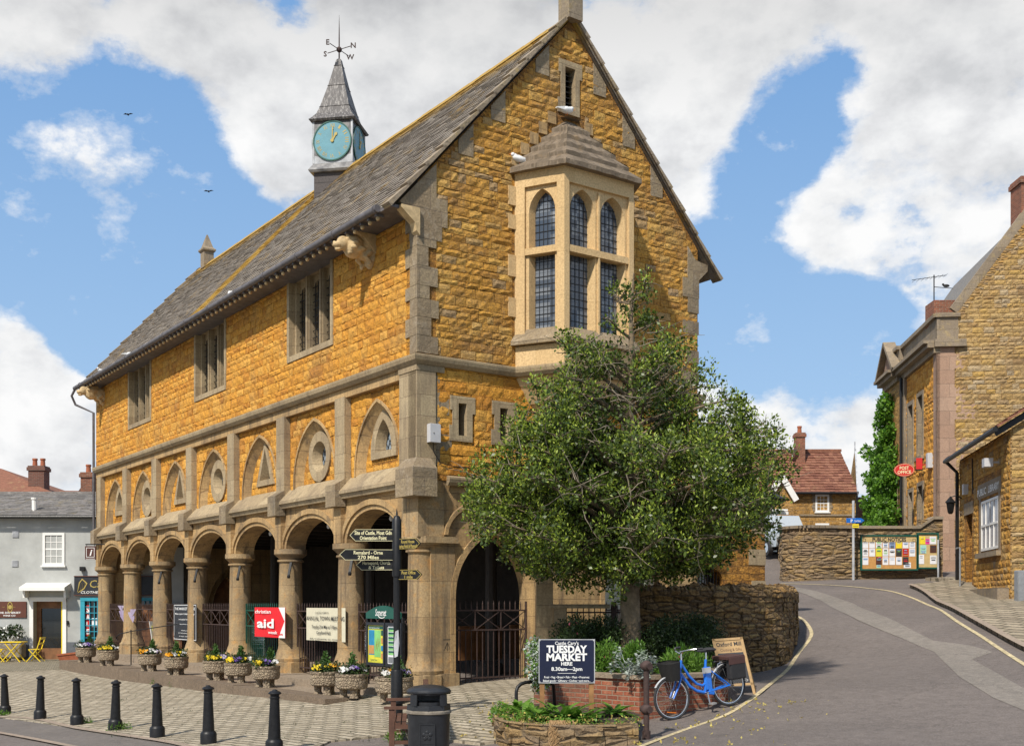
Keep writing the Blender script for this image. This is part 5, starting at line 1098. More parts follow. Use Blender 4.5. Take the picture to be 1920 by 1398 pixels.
for i, c in enumerate((W_, W_, 'map_yellow', W_, W_, 'ink', 'red_sign', W_)): pp.append((c, .012+i*.123, .118+i*.123, .385, .62))
for i, c in enumerate((W_, None, 'maroon_sign', W_, W_, W_, 'ink', None)):
    if c: pp.append((c, .012+i*.123, .118+i*.123, .125, .365))
pp += [(W_, .77, .90, .03, .2), (Mt, .27, .35, .03, .2), ('red_sign', .285, .37, .27, .37)]
board('notice_board', 'large cork notice board headed PUBLIC NOTICES covered in posters', 1616, 1718, 1005, 1066, 39.55, 'cork', True, pp, 1)
board('notice_board', 'smaller pale cork notice board at the right with eight papers', 1722, 1757, 1001, 1063, 39.55, 'cork_pale', False, [(Yl, .05, .36, .70, .93), (Pk, .38, .6, .70, .86), (W_, .6, .95, .70, .93), (Mt, .1, .42, .42, .67), ('maroon_sign', .62, .97, .44, .67), (W_, .0, .3, .1, .38), (W_, .62, .97, .1, .36)], 2)
# car park finger sign on its post
p = at(1600, 1093, 39.2); z0 = gz(p.x, 39.2); SG = empty('car_park_sign', (p.x, 39.2, z0), 0, 'grey post with a blue car park arrow sign and small yellow plate', 'sign post'); h = lambda v: CH+(VH-v)*39.2/FP-z0
b = MB(); b.tube([(0, 0, -.1), (0, 0, h(938))], .045, 8); b.build('post', 'lead_pale', SG); F = Fr((0, -.05, 0), (1, 0, 0), (0, -1, 0)); b = MB(); b.prism(F, [(-.26, h(980)), (.24, h(980)), (.36, h(975.5)), (.24, h(971)), (-.26, h(971))], 0, .03); b.text('P', F, -.08, h(979), .034, .15, 1, None, 'C', .02); b.text('Car Park', F, .12, h(978), .034, .09, 1, .22, 'C', .01)
b.build('arrow_plate', ['blue_sign', 'white_letter'], SG); b = MB(); b.fbox(F, -.05, .17, h(989), h(982), 0, .02); b.fbox(F, -.03, .15, h(986), h(985), .02, .024, 1); b.build('yellow_plate', ['paper_yellow', 'ink'], SG)
b = MB(); p = at(1759, 1088, 39.3); z0 = gz(p.x, 39.3); b.tube([(p.x, 39.3, z0), (p.x, 39.3, z0+1.35)], .03, 6); tag(b.build('metal_post', 'lead_pale'), 'thin pale post at the right end of the notice boards', 'post')
# ---- far house with red roof
YH = 62.0; HB = empty('far_house', (15, YH, 3.6), 0, 'stone house with red tiled roof and tall chimney in the distance right of the tree', 'house'); q = lambda u, v, Y=YH: at(u, v, Y)-V((15, YH, 3.6))
F = Fr((-15, 0, -3.6), (1, 0, 0), (0, -1, 0)); hx = lambda u: (u-960)/FP*YH; hz = lambda v: CH+(VH-v)/FP*YH
b = MB(); b.plate(F, [(hx(1430), 2.5), (hx(1607), 2.5), (hx(1607), hz(925)), (hx(1430), hz(925))], [], 0); b.add([q(1607, 1100), q(1607, 925), q(1602, 846, YH+3.2), q(1590, 925, YH+6.5), q(1590, 1100, YH+6.5)], [(0, 1, 2, 3, 4)]); b.fbox(F, hx(1500), hx(1607), hz(967), hz(964), 0, .06, 1); b.build('wall', ['ham_far', 'coping_stone'], HB)
rt = q(1602, 846, YH+3.2); lf = q(1425, 923, YH-.3); b = MB(); S = V((0, 3.5, rt.z-lf.z)); tiled(b, lf, (1, 0, 0), S, q(1610, 923, YH-.3).x-lf.x, S.length, .26, .28, .05, 0, .1, 12); b.add([lf, q(1610, 923, YH-.3), q(1610, 923, YH-.3)+S, lf+S, lf+V((0, 7, 0)), q(1610, 923, YH-.3)+V((0, 7, 0))], [(0, 1, 2, 3), (3, 2, 5, 4)]); b.fbox(Fr(lf+S, (1, 0, 0), (0, -1, 0)), 0, 5.4, -.02, .12, -.1, .1); b.build('roof', 'red_tiles', HB)
sash(HB, F, hx(1532), hx(1551), hz(956), hz(930), 3, 4, gl='curtain_glass', fr=.1); sash(HB, F, hx(1532), hx(1551), hz(998), hz(984), 3, 2, gl='dark_glass', fr=.1)
b = MB()
for u0, u1 in ((1524, 1529), (1554, 1559)):
    for k in range(6): b.fbox(F, hx(u0)-(.06 if k % 2 else 0), hx(u1)+(.06 if k % 2 else 0), hz(958-k*6), hz(958-k*6)+.16, 0, .03)
b.build('window_quoins', 'coping_stone', HB)
p = q(1499, 850, YH+2.4); chimney(HB, (p.x, p.y), .5, .6, q(1499, 870, YH+2.4).z, q(1499, 812, YH+2.4).z, 1, 'brick')
b = MB(); b.bar(q(1608, 925, YH-.4), q(1604, 846, YH+3.2), .08, .3); b.tube([q(1603, 850, YH+3), q(1603, 828, YH+3)], .04, 5); b.build('verge_board', 'lead_pale', HB); b = MB(); b.tube([F.P(hx(1430), hz(925), .35), F.P(hx(1606), hz(925), .35)], .07, 6); b.tube([F.P(hx(1604), hz(925), .3), F.P(hx(1604), hz(990), .1)], .05, 6); b.build('gutter', 'black_iron', HB)
b = MB(); pk = [q(1440, 935, YH-2), q(1464, 896, YH-2), q(1488, 935, YH-2)]; b.add(pk+[q(1440, 1060, YH-2), q(1488, 1060, YH-2)], [(0, 1, 2, 4, 3)]); b.build('porch_gable', 'ham_far', HB)
b = MB(); b.bar(pk[0]+V((-.1, -.2, -.1)), pk[1]+V((0, -.2, .1)), .1, .3); b.bar(pk[2]+V((.1, -.2, -.1)), pk[1]+V((0, -.2, .1)), .1, .3); b.build('barge_board', 'white_paint', HB); b = MB(); b.add([pk[0]+V((-.1, -.2, 0)), pk[1]+V((0, -.2, .15)), pk[1]+V((0, 3, .15)), pk[0]+V((-.1, 3, 0)), pk[2]+V((.1, -.2, 0)), pk[2]+V((.1, 3, 0))], [(0, 1, 2, 3), (1, 4, 5, 2)]); b.build('porch_roof', 'red_tiles', HB)
o = q(1486, 846, YH+2); b = MB(); b.lathe(o, [(.02, -.2), (.28, .08), (.3, .1)], 12); b.tube([o+V((0, 0, -.3)), o], .03, 5); b.build('satellite_dish', 'lead_pale', HB)
b = MB(); b.box(17.6, 20.5, 66, 70, 3, 7.9); b.box(18.0, 18.9, 66.5, 67.5, 7.9, 9.0); o = b.build('far_cottage', 'brick_dark'); tag(o, 'small dark brick building glimpsed between the far house and the ivy', 'house')
# ---- annex at the right of the hall with the barred window
AX = empty('stone_annex', ML(7.7, .6, 0), TH, 'low golden stone annex with arched barred window behind the tree, right of the hall', 'building')
FX = Fr((0, 0, 0), (1, 0, 0), (0, -1, 0)); w = 2.98; wa = pointed(1.02, .44, 1.75, 2.2, 2.72, 8); wa = [(.58, 1.9)]+ellarch(1.02, .44, 2.25, .35, 12)+[(1.46, 1.9)]
b = MB(); b.plate(FX, [(0, -.5), (w, -.5), (w, 4.15), (0, 4.15)], [wa], 0); b.reveal(FX, wa, 0, -.3); b.box(w-.01, w, 0, 7, -.5, 4.15); b.fbox(FX, .4, 1.7, 1.7, 2.9, -.36, -.3, 1)
for k in range(5): b.fbox(FX, w-.5-.1*(k % 2), w+.013, .3+k*.8, .7+k*.8, -.3, .013, 2)
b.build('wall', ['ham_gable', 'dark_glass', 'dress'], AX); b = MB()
for k in range(9): b.bar(FX.P(.62+k*.1, 1.9, -.1), FX.P(.62+k*.1, 2.62, -.1), .018)
b.bar(FX.P(.58, 1.95, -.1), FX.P(1.46, 1.95, -.1), .02); b.build('window_bars', 'black_iron', AX)
b = MB(); b.add([FX.P(-.1, 4.2, .2), FX.P(w+.2, 4.2, .2), FX.P(w+.2, 5.2, -3), FX.P(-.1, 5.2, -3), FX.P(w+.2, 4.2, -7), FX.P(-.1, 4.2, -7)], [(0, 1, 2, 3), (3, 2, 4, 5), (1, 4, 2)]); tiled(b, FX.P(-.1, 4.2, .2), (1, 0, 0), V((0, 3, 1)), w+.3, 3.1, .3, .22, .03); b.build('roof', 'stone_tiles', AX)
b = MB(); b.fbox(FX, 0, w+.1, 4.02, 4.2, -.1, .16); b.lathe((w, -.05, 4.15), [(.2, .0), (.26, .12), (.1, .3), (.16, .4), (.03, .6)], 8); b.build('cornice', 'dress_grey', AX)
b = MB(); b.lathe((w+.1, -.2, 4.25), [(.03, -.05), (.2, .02), (.33, .1), (.36, .14), (.3, .16), (.05, .28), (.02, .4)], 16); b.build('finial_bowl', 'black_iron', AX, smooth=True)
# ---- rubble garden wall with upright coping stones
GP = smooth([(2.35, 22.6), (3.4, 22.7), (4.4, 23.1), (5.3, 23.9), (5.75, 24.7), (6.15, 25.8), (6.7, 27.6), (6.95, 28.8)], 7); b = MB(); cp = MB(); n = len(GP); rn = random.Random(2)
for i in range(n-1):
    p, q = GP[i], GP[i+1]; d = (q-p).normalized(); w = V((d.y, -d.x)); 
    for lv in range(0):
        z0 = -.3+lv*.31; z1 = z0+.305; bt = .02*(7-lv)
        s = 3
        for k in range(s):
            a, c = p+(q-p)*(k/s), p+(q-p)*((k+1)/s-.02); o1 = .20+bt+rn.uniform(-.03, .035)
            b.hexa([(*(a+w*o1), z0), (*(c+w*o1), z0), (*(c-w*.2), z0), (*(a-w*.2), z0), (*(a+w*o1), z1), (*(c+w*(o1-.01)), z1), (*(c-w*.2), z1), (*(a-w*.2), z1)])
    L = (q-p).length; k = 0
    while k < L:
        a = p+d*k; h = rn.uniform(.12, .24); t = rn.uniform(.07, .13); cp.bar(V((*(a-w*.2), 1.9)), V((*(a+w*.24), 1.9)), t, .1, 0); cp.ell((a.x+w.x*.03, a.y+w.y*.03, 1.9), (t*.75+.03, .22, h), 5, 0, Matrix.Rotation(math.atan2(w.y, w.x)-math.pi/2, 3, 'Z'), .12); k += t*.95
stone_courses(GP, -.35, 1.93, .42, .14, .34, .035, 4, b, .03); GWL = b.build('garden_wall', 'rubble_garden'); tag(GWL, 'rough rubble stone wall curving round the road corner, topped with upright stones', 'wall'); cp.build('coping_stones', 'rubble_garden', GWL)
# stone pier, buttress and spiked railing beside the gate
b = MB(); p = at(1050, 1240, 22.0); b.box(p.x-.12, p.x+.12, 21.9, 22.3, -.1, 1.62); b.box(p.x-.2, p.x+.95, 21.85, 22.35, 1.62, 1.70); b.box(p.x-.45, p.x-.13, 22.1, 22.6, -.1, 2.6); tag(b.build('stone_pier', 'dress'), 'weathered stone pier with moulded cap right of the arched gate', 'pier')
b = MB(); x0, x1 = at(1062, 0, 22.2).x, at(1190, 0, 22.2).x; z = 1.62
for zz in (z-.08, z-.5, .9): b.bar((x0, 22.2, zz), (x1, 22.2, zz), .03)
x = x0
while x < x1: b.bar((x, 22.2, .3), (x, 22.2, z), .018); b.tube([(x, 22.2, z), (x, 22.2, z+.1)], [.016, .001], 4); x += .11
b.box(at(1152, 0, 22.1).x-.04, at(1152, 0, 22.1).x+.04, 22.08, 22.16, .2, 1.75); tag(b.build('spiked_railing', 'rust_iron'), 'rusty spiked iron railing behind the tree trunk above the shrubs', 'railing')
# ============================================================ STREET OBJECTS
# ---- bollards
def make_bollard():
    r = empty('bollard', label='x', cat='bollard', group='black iron bollards along the plaza edge')
    b = MB(); b.lathe((0, 0, 0), [(.125, -.1), (.125, .15), (.118, .17), (.095, .195)], 16); b.build('base', 'black_iron', r, smooth=True)
    b = MB(); b.lathe((0, 0, 0), [(.092, .19), (.085, .35), (.066, .76), (.066, .775), (.074, .78), (.074, .79), (.064, .80), (.066, .83)], 16); b.build('shaft', 'black_iron', r, smooth=True)
    b = MB(); b.lathe((0, 0, 0), [(.066, .83), (.092, .838), (.095, .85), (.075, .873), (.04, .885), (.03, .9), (.012, .905)], 16); b.build('cap', 'black_iron', r, smooth=True)
    return r
BB = make_bollard(); bl = [(10, 25.6), (75, 23.6), (144.5, 21.9), (216, 20.6), (295, 19.0), (391, 17.6), (514, 16.3)]
lb = ['bollard at the left edge, smallest of the row', 'bollard below the yellow folding chair, second from the left', 'third', 'fourth bollard from the left with a tuft of weeds at its foot', 'fifth bollard from the left', 'sixth bollard from the left, next to the nearest', 'nearest bollard, cut by the bottom edge, closest to the litter bin']
lb[2] = 'third bollard from the left, standing below the teal shopfront'
for i, (u, Y) in enumerate(bl):
    o = BB if i == 0 else copy_tree(BB); x = (u-960)/FP*Y; o.location = (x, Y, gz(x, Y)+.03); o.rotation_euler = (random.uniform(-.02, .02), random.uniform(-.025, .025), 0); o['label'] = 'black cast iron '+lb[i]; o.rotation_euler.z = i*.7
# ---- stone tubs with pansies on the step
def tub(u, v, petals, label, s=1.0, sd=1):
    # intersect sight line with the step top plane z=-.14
    Y = (CH+.14)*FP/(v-VH)+.24; x = (u-960)/FP*Y; r = empty('flower_tub', (x, Y, -.14), TH+random.uniform(-.2, .2), label, 'flower tub', 'stone flower tubs along the arcade step')
    b = MB(); k = s; b.lathe((0, 0, 0), [(.27*k, .17), (.31*k, .20), (.325*k, .28), (.315*k, .40), (.33*k, .42), (.33*k, .47), (.28*k, .47), (.27*k, .43)], 18); b.build('bowl', 'planter_stone', r, smooth=True)
    b = MB()
    for a in (.6, 2.5, 4.6): b.lathe((.17*k*math.cos(a), .17*k*math.sin(a), 0), [(.10, 0), (.075, .06), (.085, .18)], 6)
    b.build('foot', 'planter_stone', r); b = MB(); b.lathe((0, 0, 0), [(.27*k, .42), (.1, .45)], 14); b.build('soil', 'soil', r)
    g = random.Random(sd); cs = [(g.uniform(-.2, .2), g.uniform(-.2, .2), .5+g.uniform(0, .07)) for _ in range(16)]
    leaves('foliage', cs, [.13]*16, 700, .06, 'shrub_leaf', r, seed=sd); 
    cx = g.uniform(.0, .15); leaves('dwarf_conifer', [(cx, .05, .52+q*.06) for q in range(6)], [.10-.013*q for q in range(6)], 500, .06, 'conifer', r, seed=sd+9, up=.8)
    n = len(petals)
    for j, pt in enumerate(petals):
        fb = MB()
        for q in range(15):
            sec = (j+g.uniform(.0, 1.0))/n; px = (-.27+.5*sec); py = g.uniform(-.26, .12); pz = .53+g.uniform(0, .09)-abs(px)*.12; tl = g.uniform(-.5, .5)
            c = V((px, py, pz)); nn = V((g.uniform(-.5, .5), -.8, .6)).normalized(); uu = nn.cross(V((0, 0, 1))).normalized(); ww = uu.cross(nn); R_ = g.uniform(.028, .038)
            for e in range(5):
                a = e*1.257+tl; d = uu*math.cos(a)+ww*math.sin(a); sd_ = uu*math.cos(a+1.57)+ww*math.sin(a+1.57)
                fb.add([c, c+d*R_*.6+sd_*R_*.5, c+d*R_*1.1+nn*.006, c+d*R_*.6-sd_*R_*.5], [(0, 1, 2, 3)])
        fb.build('pansies', pt, r, recalc=False)
    return r
Y_, Wt, Pu, Li, Or = 'petal_yellow', 'petal_white', 'petal_purple', 'petal_lilac', 'petal_orange'
tub(161, 1241.6, [Wt, Li, Pu, Li], 'stone tub of lilac and white pansies, leftmost on the step', .95, 1)
tub(203, 1248.6, [Y_, Y_, Wt], 'stone tub of yellow and white pansies at the foot of the farthest column', .95, 2)
tub(281, 1258, [Or, Wt, Wt, Li], 'stone tub with orange and white pansies just right of the thin black handrail', .97, 3)
tub(330.5, 1265.4, [Or, Wt, Y_, Wt], 'stone tub of white and yellow pansies below the dark market house sign', .97, 4)
tub(405.5, 1275, [Y_, Y_, Li], 'stone tub with mainly yellow pansies, left one of the pair before the red banner', 1, 5)
tub(446.5, 1280.5, [Y_, Pu, Y_, Wt], 'stone tub of yellow and purple pansies, middle of three tubs left of the red banner', 1, 6)
tub(499, 1288.5, [Y_, Pu, Wt], 'stone tub with yellow left and white right, directly below the red banner', .95, 7)
tub(610.6, 1302, [Y_, Y_, Or], 'stone tub of golden pansies below the cream town meeting banner', .98, 8)
tub(659.6, 1308.5, [Wt, Li, Pu, Wt], 'stone tub of purple and white pansies below the green map board', 1.0, 9)
tub(739, 1317, [Wt, Or, Pu, Li], 'stone tub with orange and violet pansies behind the signpost', 1.12, 10)
# ---- thin handrail
p = ML(-1.0, 15.6, -.15); hr = MB(); hr.tube([p, p+V((0, 0, 1.05)), p+V((0, 0, 1.07))], .018, 6); e = ML(.2, 13.9, .95); hr.tube([ML(.1, 14.2, 1.12), p+V((0, 0, 1.02)), ML(-1.15, 16.2, .78), ML(-1.2, 16.4, .70), ML(-1.2, 16.45, .62), ML(-1.2, 16.35, .6)], .016, 6)
tag(hr.build('handrail', 'black_iron'), 'thin black iron handrail with a scrolled end on the step between two far columns', 'handrail')
# ---- banners and boards on the railings
def hang(name, u0, u1, v0, v1, xl, label, cat, fn, mats, th=.012, wave=0):
    """flat sign hung parallel to the arcade at local x = xl"""
    def Yy(u): t = (u-960)/FP; y = (-1.881+.8183*xl-t*(22.7+.5749*xl))/(.5749+t*.8182); return y
    ya, yb = Yy(u0), Yy(u1); Yd = 22.7+.5749*xl+.8182*(ya+yb)/2; za, zb = CH+(VH-v1)*Yd/FP, CH+(VH-v0)*Yd/FP
    w = abs(ya-yb); h = zb-za; o = empty(name, ML(xl, ya, za), TH, label, cat); F = Fr((0, 0, 0), (0, -1, 0), (-1, 0, 0))
    b = MB(); n = 14
    if wave:
        f = lambda a: F.P(a, 0, wave*math.sin(a*7+1)*.5)-F.P(a, 0, 0)
        for i in range(n):
            a0, a1 = w*i/n, w*(i+1)/n; b.quad(F.P(a0, 0)+f(a0), F.P(a1, 0)+f(a1), F.P(a1, h)+f(a1), F.P(a0, h)+f(a0), 0)
    else: b.fbox(F, 0, w, 0, h, -th, 0, 0)
    b.build('panel', mats[0], o); t = MB(); fn(t, F, w, h); t.build('lettering', mats, o); return o
def f_aid(t, F, w, h):
    t.text('christian', F, w*.30, h*.80, .03, h*.17, 1, w*.52, 'C', .015); t.text('aid', F, w*.38, h*.32, .03, h*.42, 1, w*.55, 'C', .03); t.text('week', F, w*.62, h*.12, .03, h*.15, 1, w*.3, 'C', .015)
    t.plate(F, [(w*.80, h), (w, h), (w, 0), (w*.80, 0), (w*.99, h*.55)], [], .025, 1); t.text('we', F, w*.88, h*.08, .03, h*.14, 0, w*.12, 'C', .015)
hang('charity_banner', 478, 536, 1138, 1194, -.06, 'red fabric banner with white lettering on the green railing between two columns', 'banner', f_aid, ['red_cloth', 'white_letter'], wave=.02)
def f_town(t, F, w, h):
    t.text("CASTLE CARY'S", F, w*.42, h*.82, .02, h*.09, 1, w*.35, 'C', .0); t.text('ANNUAL TOWN MEETING', F, w*.5, h*.62, .02, h*.18, 1, w*.97, 'C', .005); t.text('Tuesday 21st May at 7.30pm', F, w*.48, h*.38, .02, h*.14, 1, w*.65, 'C'); t.text('Caryford Hall', F, w*.46, h*.20, .02, h*.14, 1, w*.36, 'C'); t.text('All welcome to attend', F, w*.5, h*.04, .02, h*.06, 1, w*.8, 'C')
hang('meeting_banner', 575, 648, 1139, 1201, -.02, 'cream fabric banner announcing the annual town meeting, on the railing', 'banner', f_town, ['banner_cream', 'ink'], wave=.015)
def f_mh(t, F, w, h):
    t.moulding(F, rect(.02, w-.02, .02, h-.02), rect(.035, w-.035, .035, h-.035), 0, .004, 1, True)
    for s, z, k, e in (('THE MARKET HOUSE', .84, .10, .9), ('Meet Learn Celebrate Shop', .71, .07, .86), ('AVAILABLE FOR HIRE', .56, .05, .55), ('meetings, parties, exhibitions', .44, .035, .7), ('FROM £7.50', .26, .035, .3), ('www.themarkethouse.org.uk', .19, .035, .6), ('01963 359631', .10, .035, .5)): t.text(s, F, w*.5, h*z, .006, h*k, 1, w*e, 'C', .01)
hang('market_house_sign', 326, 368, 1132, 1200, .05, 'dark board with white border and THE MARKET HOUSE lettering between the columns', 'sign', f_mh, ['board_black', 'white_letter'])
# county tourist map board
MP = empty('map_board', ML(-.12, 1.87, .42), TH, 'green headed tourist map board with two framed panels behind the signpost', 'map board'); F = Fr((0, 0, 0), (0, -1, 0), (-1, 0, 0))
b = MB(); L = [(0, .98), (0, 1.10)]+[(0+1.45*k/12, 1.10+.15*math.sin(math.pi*k/12)) for k in range(1, 12)]+[(1.45, 1.10), (1.45, .98)]
b.prism(F, L, 0, .05, 0); b.text('Somerset', F, .66, 1.04, .055, .20, 1, .46, 'C', .01, .15); b.moulding(F, circ(.70, 1.05, .14, .05, 16)[8:], circ(.70, 1.05, .155, .065, 16)[8:], .05, .056, 1); b.build('heading', ['green_paint', 'white_letter', 'gold_letter'], MP)
for a0, a1 in ((0, .80), (.85, 1.5)):
    b = MB(); b.fbox(F, a0, a1, 0, .9, -.03, .02, 0); b.moulding(F, rect(a0, a1, 0, .9), rect(a0+.06, a1-.06, .06, .84), .02, .05, 0, True); p = b.build('panel_frame', 'board_black', MP)
    b = MB(); b.fbox(F, a0+.06, a1-.06, .06, .84, .02, .026, 0 if a0 == 0 else 6); w = a1-a0
    if a0 == 0:
        b.fbox(F, .09, .34, .22, .74, .026, .030, 1); b.fbox(F, .34, .61, .18, .74, .026, .030, 2); b.fbox(F, .09, .33, .24, .42, .030, .032, 5); b.fbox(F, .08, .72, .76, .82, .026, .030, 4); b.text('Historic Castle Cary and Ansford', F, .33, .775, .032, .035, 3, .46, 'C', .01)
        for k, c in enumerate((4, 5, 1, 5)): b.fbox(F, .63, .72, .63-k*.16, .74-k*.16, .026, .031, c)
        for k in range(9): b.bar(F.P(.40+.02*k, .3+.05*(k % 4), .031), F.P(.43+.02*k, .45+.06*(k % 3), .031), .008, .002, 5)
        b.fbox(F, .09, .6, .08, .15, .026, .030, 0); b.text('Castle Cary', F, .32, .10, .032, .05, 4, .3)
    else:
        for k in range(6): b.fbox(F, a0+.09, a1-.12, .76-k*.095, .80-k*.095, .026, .030, 4); b.fbox(F, a0+.09, a1-.12, .72-k*.095, .755-k*.095, .026, .030, 2)
        b.fbox(F, a0+.09, a1-.1, .08, .20, .026, .03, 7)
    b.build('map', ['map_yellow', 'map_blue', 'map_green', 'white_letter', 'green_paint', 'cork', 'paper', 'grey_metal'], p)
b = MB(); b.bar((-.0, 0, -.42), (-.0, 0, 1.0), .05); b.build('leg', 'black_iron', MP); b = MB(); b.bar((0, -1.5, -.42), (0, -1.5, 1.0), .05); b.build('leg', 'black_iron', MP)
# small things inside the arcade
def stack(x, y):
    r = empty('metal_chair_stack', ML(x, y, .03), TH+random.uniform(0, 2), 'stacked silver metal cafe chairs seen through the far railings' if y > 8 else 'stacked silver metal cafe chairs behind the railings under the cream banner', 'chair stack'); b = MB()
    for k in range(5):
        z = k*.1; b.tube([(-.2, -.2, 0), (-.2, -.2, .45+z), (.22, -.2, .45+z)], .012, 5); b.tube([(-.2, .2, 0), (-.2, .2, .45+z), (.22, .2, .45+z)], .012, 5); b.tube([(.2, -.2, 0), (.22, -.2, .8+z), (.22, .2, .8+z), (.2, .2, 0)], .012, 5)
        for q in range(5): b.bar((-.18+q*.09, -.2, .45+z), (-.18+q*.09, .2, .45+z), .04, .01)
        for q in range(3): b.bar((.22, -.2, .6+z+q*.07), (.22, .2, .6+z+q*.07), .01, .03)
    b.build('frame', 'silver', r)
stack(1.0, 10.6); stack(1.1, 4.6)
p = ML(3.2, LY-.58, 1.65); b = MB(); Fn = Fr((0, 0, 0), (1, 0, 0), (0, -1, 0)); b.fbox(Fn, -.42, .42, 0, .95, 0, .06, 0); b.fbox(Fn, -.35, -.03, .06, .88, .06, .065, 1); b.fbox(Fn, .03, .35, .06, .88, .06, .065, 1)
o = b.build('notice_case', ['pine_wood', 'paper']); o.location = p; o.rotation_euler.z = TH; tag(o, 'wooden framed notice case on the far inner wall seen above the dark sign', 'notice case')
b = MB(); b.quad(ML(.2, 17.2, .2), ML(.9, 17.5, .2), ML(.75, 17.5, 1.15), ML(.05, 17.2, 1.15)); b.quad(ML(.3, 17.6, .2), ML(1.0, 17.9, .2), ML(.75, 17.5, 1.15), ML(.05, 17.2, 1.15)); b.quad(ML(.22, 17.19, .5), ML(.8, 17.44, .5), ML(.72, 17.47, 1.0), ML(.14, 17.2, 1.0), 1); b.quad(ML(.25, 17.18, .3), ML(.8, 17.43, .3), ML(.79, 17.44, .48), ML(.24, 17.19, .48), 2)
for v in b.v: pass
o = b.build('folding_sign', ['white_paint', 'map_yellow', 'teal_paint']); md = o.modifiers.new('s', 'SOLIDIFY'); md.thickness = .015; tag(o, 'leaning folding sign with yellow and teal poster behind the third column', 'sign')
# bunting of lilac cloth on the far railing
cs = [ML(.1, 20.5-k*.13, 1.55-.35*math.sin(k*.8)**2) for k in range(12)]; o = empty('bunting', cs[0], 0, 'lilac cloth bunting tied to the railing between the two farthest columns', 'bunting'); b = MB()
for k, c in enumerate(cs):
    c = c-cs[0]; b.add([c+V((-.1, 0, .1)), c+V((.1, .02, .1)), c+V((.03*(-1)**k, .03, -.14))], [(0, 1, 2)])
b.tube([c-cs[0]+V((0, 0, .1)) for c in cs], .008, 4); b.build('flags', 'petal_lilac', o)
# ---- fingerpost
x, Y = -1.84, 18.2; z0 = gz(x, Y)+.03; FP_ = empty('fingerpost', (x, Y, z0), 0, 'tall black iron fingerpost with five arrow boards beside the litter bin', 'signpost')
hh = lambda v: CH+(VH-v)*Y/FP-z0; hx_ = lambda u: (u-960)/FP*Y-x
b = MB(); b.lathe((0, 0, 0), [(.095, -.1), (.095, .9), (.085, .93)], 12); b.lathe((0, 0, 0), [(.13, hh(1318)-.0), (.13, hh(1313)), (.08, hh(1306))], 12); b.lathe((0, 0, 0), [(.055, .9), (.053, hh(1080)), (.075, hh(1080)), (.075, hh(975)), (.06, hh(972)), (.05, hh(968))], 12); b.ell((0, 0, hh(975)+.03), (.055, .055, .055), 7); b.lathe((0, 0, hh(973)+.07), [(.02, 0), (.002, .11)], 6)
b.build('post', 'black_iron', FP_, smooth=True)
def finger(v0, v1, ue, lines, sgn, dy, label=None, m1='cream_letter'):
    z1, zb = hh(v0), hh(v1); L = abs(hx_(ue)); yaw = math.atan2(dy, L) ; u = V((sgn*math.cos(yaw), -math.sin(yaw) if dy > 0 else math.sin(-yaw), 0)); 
    Lr = L/math.cos(yaw); n = V((u.y, -u.x, 0)) ; n = n if n.y < 0 else -n; uu = u if u.x > 0 else -u; F = Fr((0, 0, 0), uu, n)
    s = 1 if u.x > 0 else -1; A = [(s*.05, zb), (s*(Lr-.09), zb), (s*Lr, (zb+z1)/2), (s*(Lr-.09), z1), (s*.05, z1)]; A2 = [(s*.05, zb+.006), (s*(Lr-.092), zb+.006), (s*(Lr-.009), (zb+z1)/2), (s*(Lr-.092), z1-.006), (s*.05, z1-.006)]
    b = MB(); b.prism(F, A, -.02, .02, 0); b.moulding(F, A, A2, .02, .024, 1, True)
    n_ = len(lines); H = z1-zb
    for k, (tx, wf) in enumerate(lines): b.text(tx, F, s*Lr*.50, z1-H*(.45 if k == 0 else .89), .0235, H*.46, 1, wf*.92*Lr, 'C', .02)
    o = b.build('finger', ['black_iron', m1], FP_); return o
finger(992, 1014, 656, [('Site of Castle, Moat Gdn', .86), ('Orientation Point', .62)], -1, .0)
finger(1010, 1029, 791, [('Round House', .6), ('Playing Field & Playpark', .88)], 1, .25, m1='gold_letter')
finger(1030, 1050, 639, [('Remalard - Orne', .55), ('270 Miles', .4)], -1, .15)
finger(1049, 1068, 667, [('Horsepond, Church', .74), ('& Toilets', .42)], -1, -.1)
finger(1068, 1086, 793, [('Post Office', .6), ('1 mile', .35)], 1, .2, m1='gold_letter')
b = MB(); b.add([(-.03, -.057, hh(1232)), (.02, -.06, hh(1229)), (.045, -.048, hh(1205)), (.03, -.056, hh(1180)), (-.02, -.062, hh(1183)), (-.045, -.05, hh(1210))], [(0, 1, 2, 3, 4, 5)]); b.build('torn_sticker', 'lead_pale', FP_)
# ---- litter bin
x, Y = -1.14, 15.6; z0 = CH+(VH-1437)*Y/FP; K = .303; BN = empty('litter_bin', (x, Y, z0), R(4), 'large round black plastic litter bin with domed lid and embossed rose panel', 'litter bin'); H = 1.12
b = MB(); b.lathe((0, 0, 0), [(K*.9, -.02), (K*.91, .08), (K*.95, .65), (K*.97, .735)], 40); b.build('body', 'black_plastic', BN, smooth=True)
b = MB(); b.lathe((0, 0, 0), [(K*.97, .735), (K*1.02, .745), (K*1.02, .775), (K*.97, .785)], 40); b.build('band', 'trough', BN, smooth=True)
b = MB(); N = 40; zb, zc = .785, 1.0; op = []
def wall(a0, a1, z0, z1, r0=K*.99, r1=K*.97, m=0):
    for k in range(8):
        t0, t1 = a0+(a1-a0)*k/8, a0+(a1-a0)*(k+1)/8; P = lambda r, t, z: (r*math.cos(t), r*math.sin(t), z)
        b.hexa([P(r0, t0, z0), P(r0, t1, z0), P(r0-.025, t1, z0), P(r0-.025, t0, z0), P(r1, t0, z1), P(r1, t1, z1), P(r1-.025, t1, z1), P(r1-.025, t0, z1)])
wall(0, 2*math.pi, .785, .855); wall(0, math.pi, .855, .86)
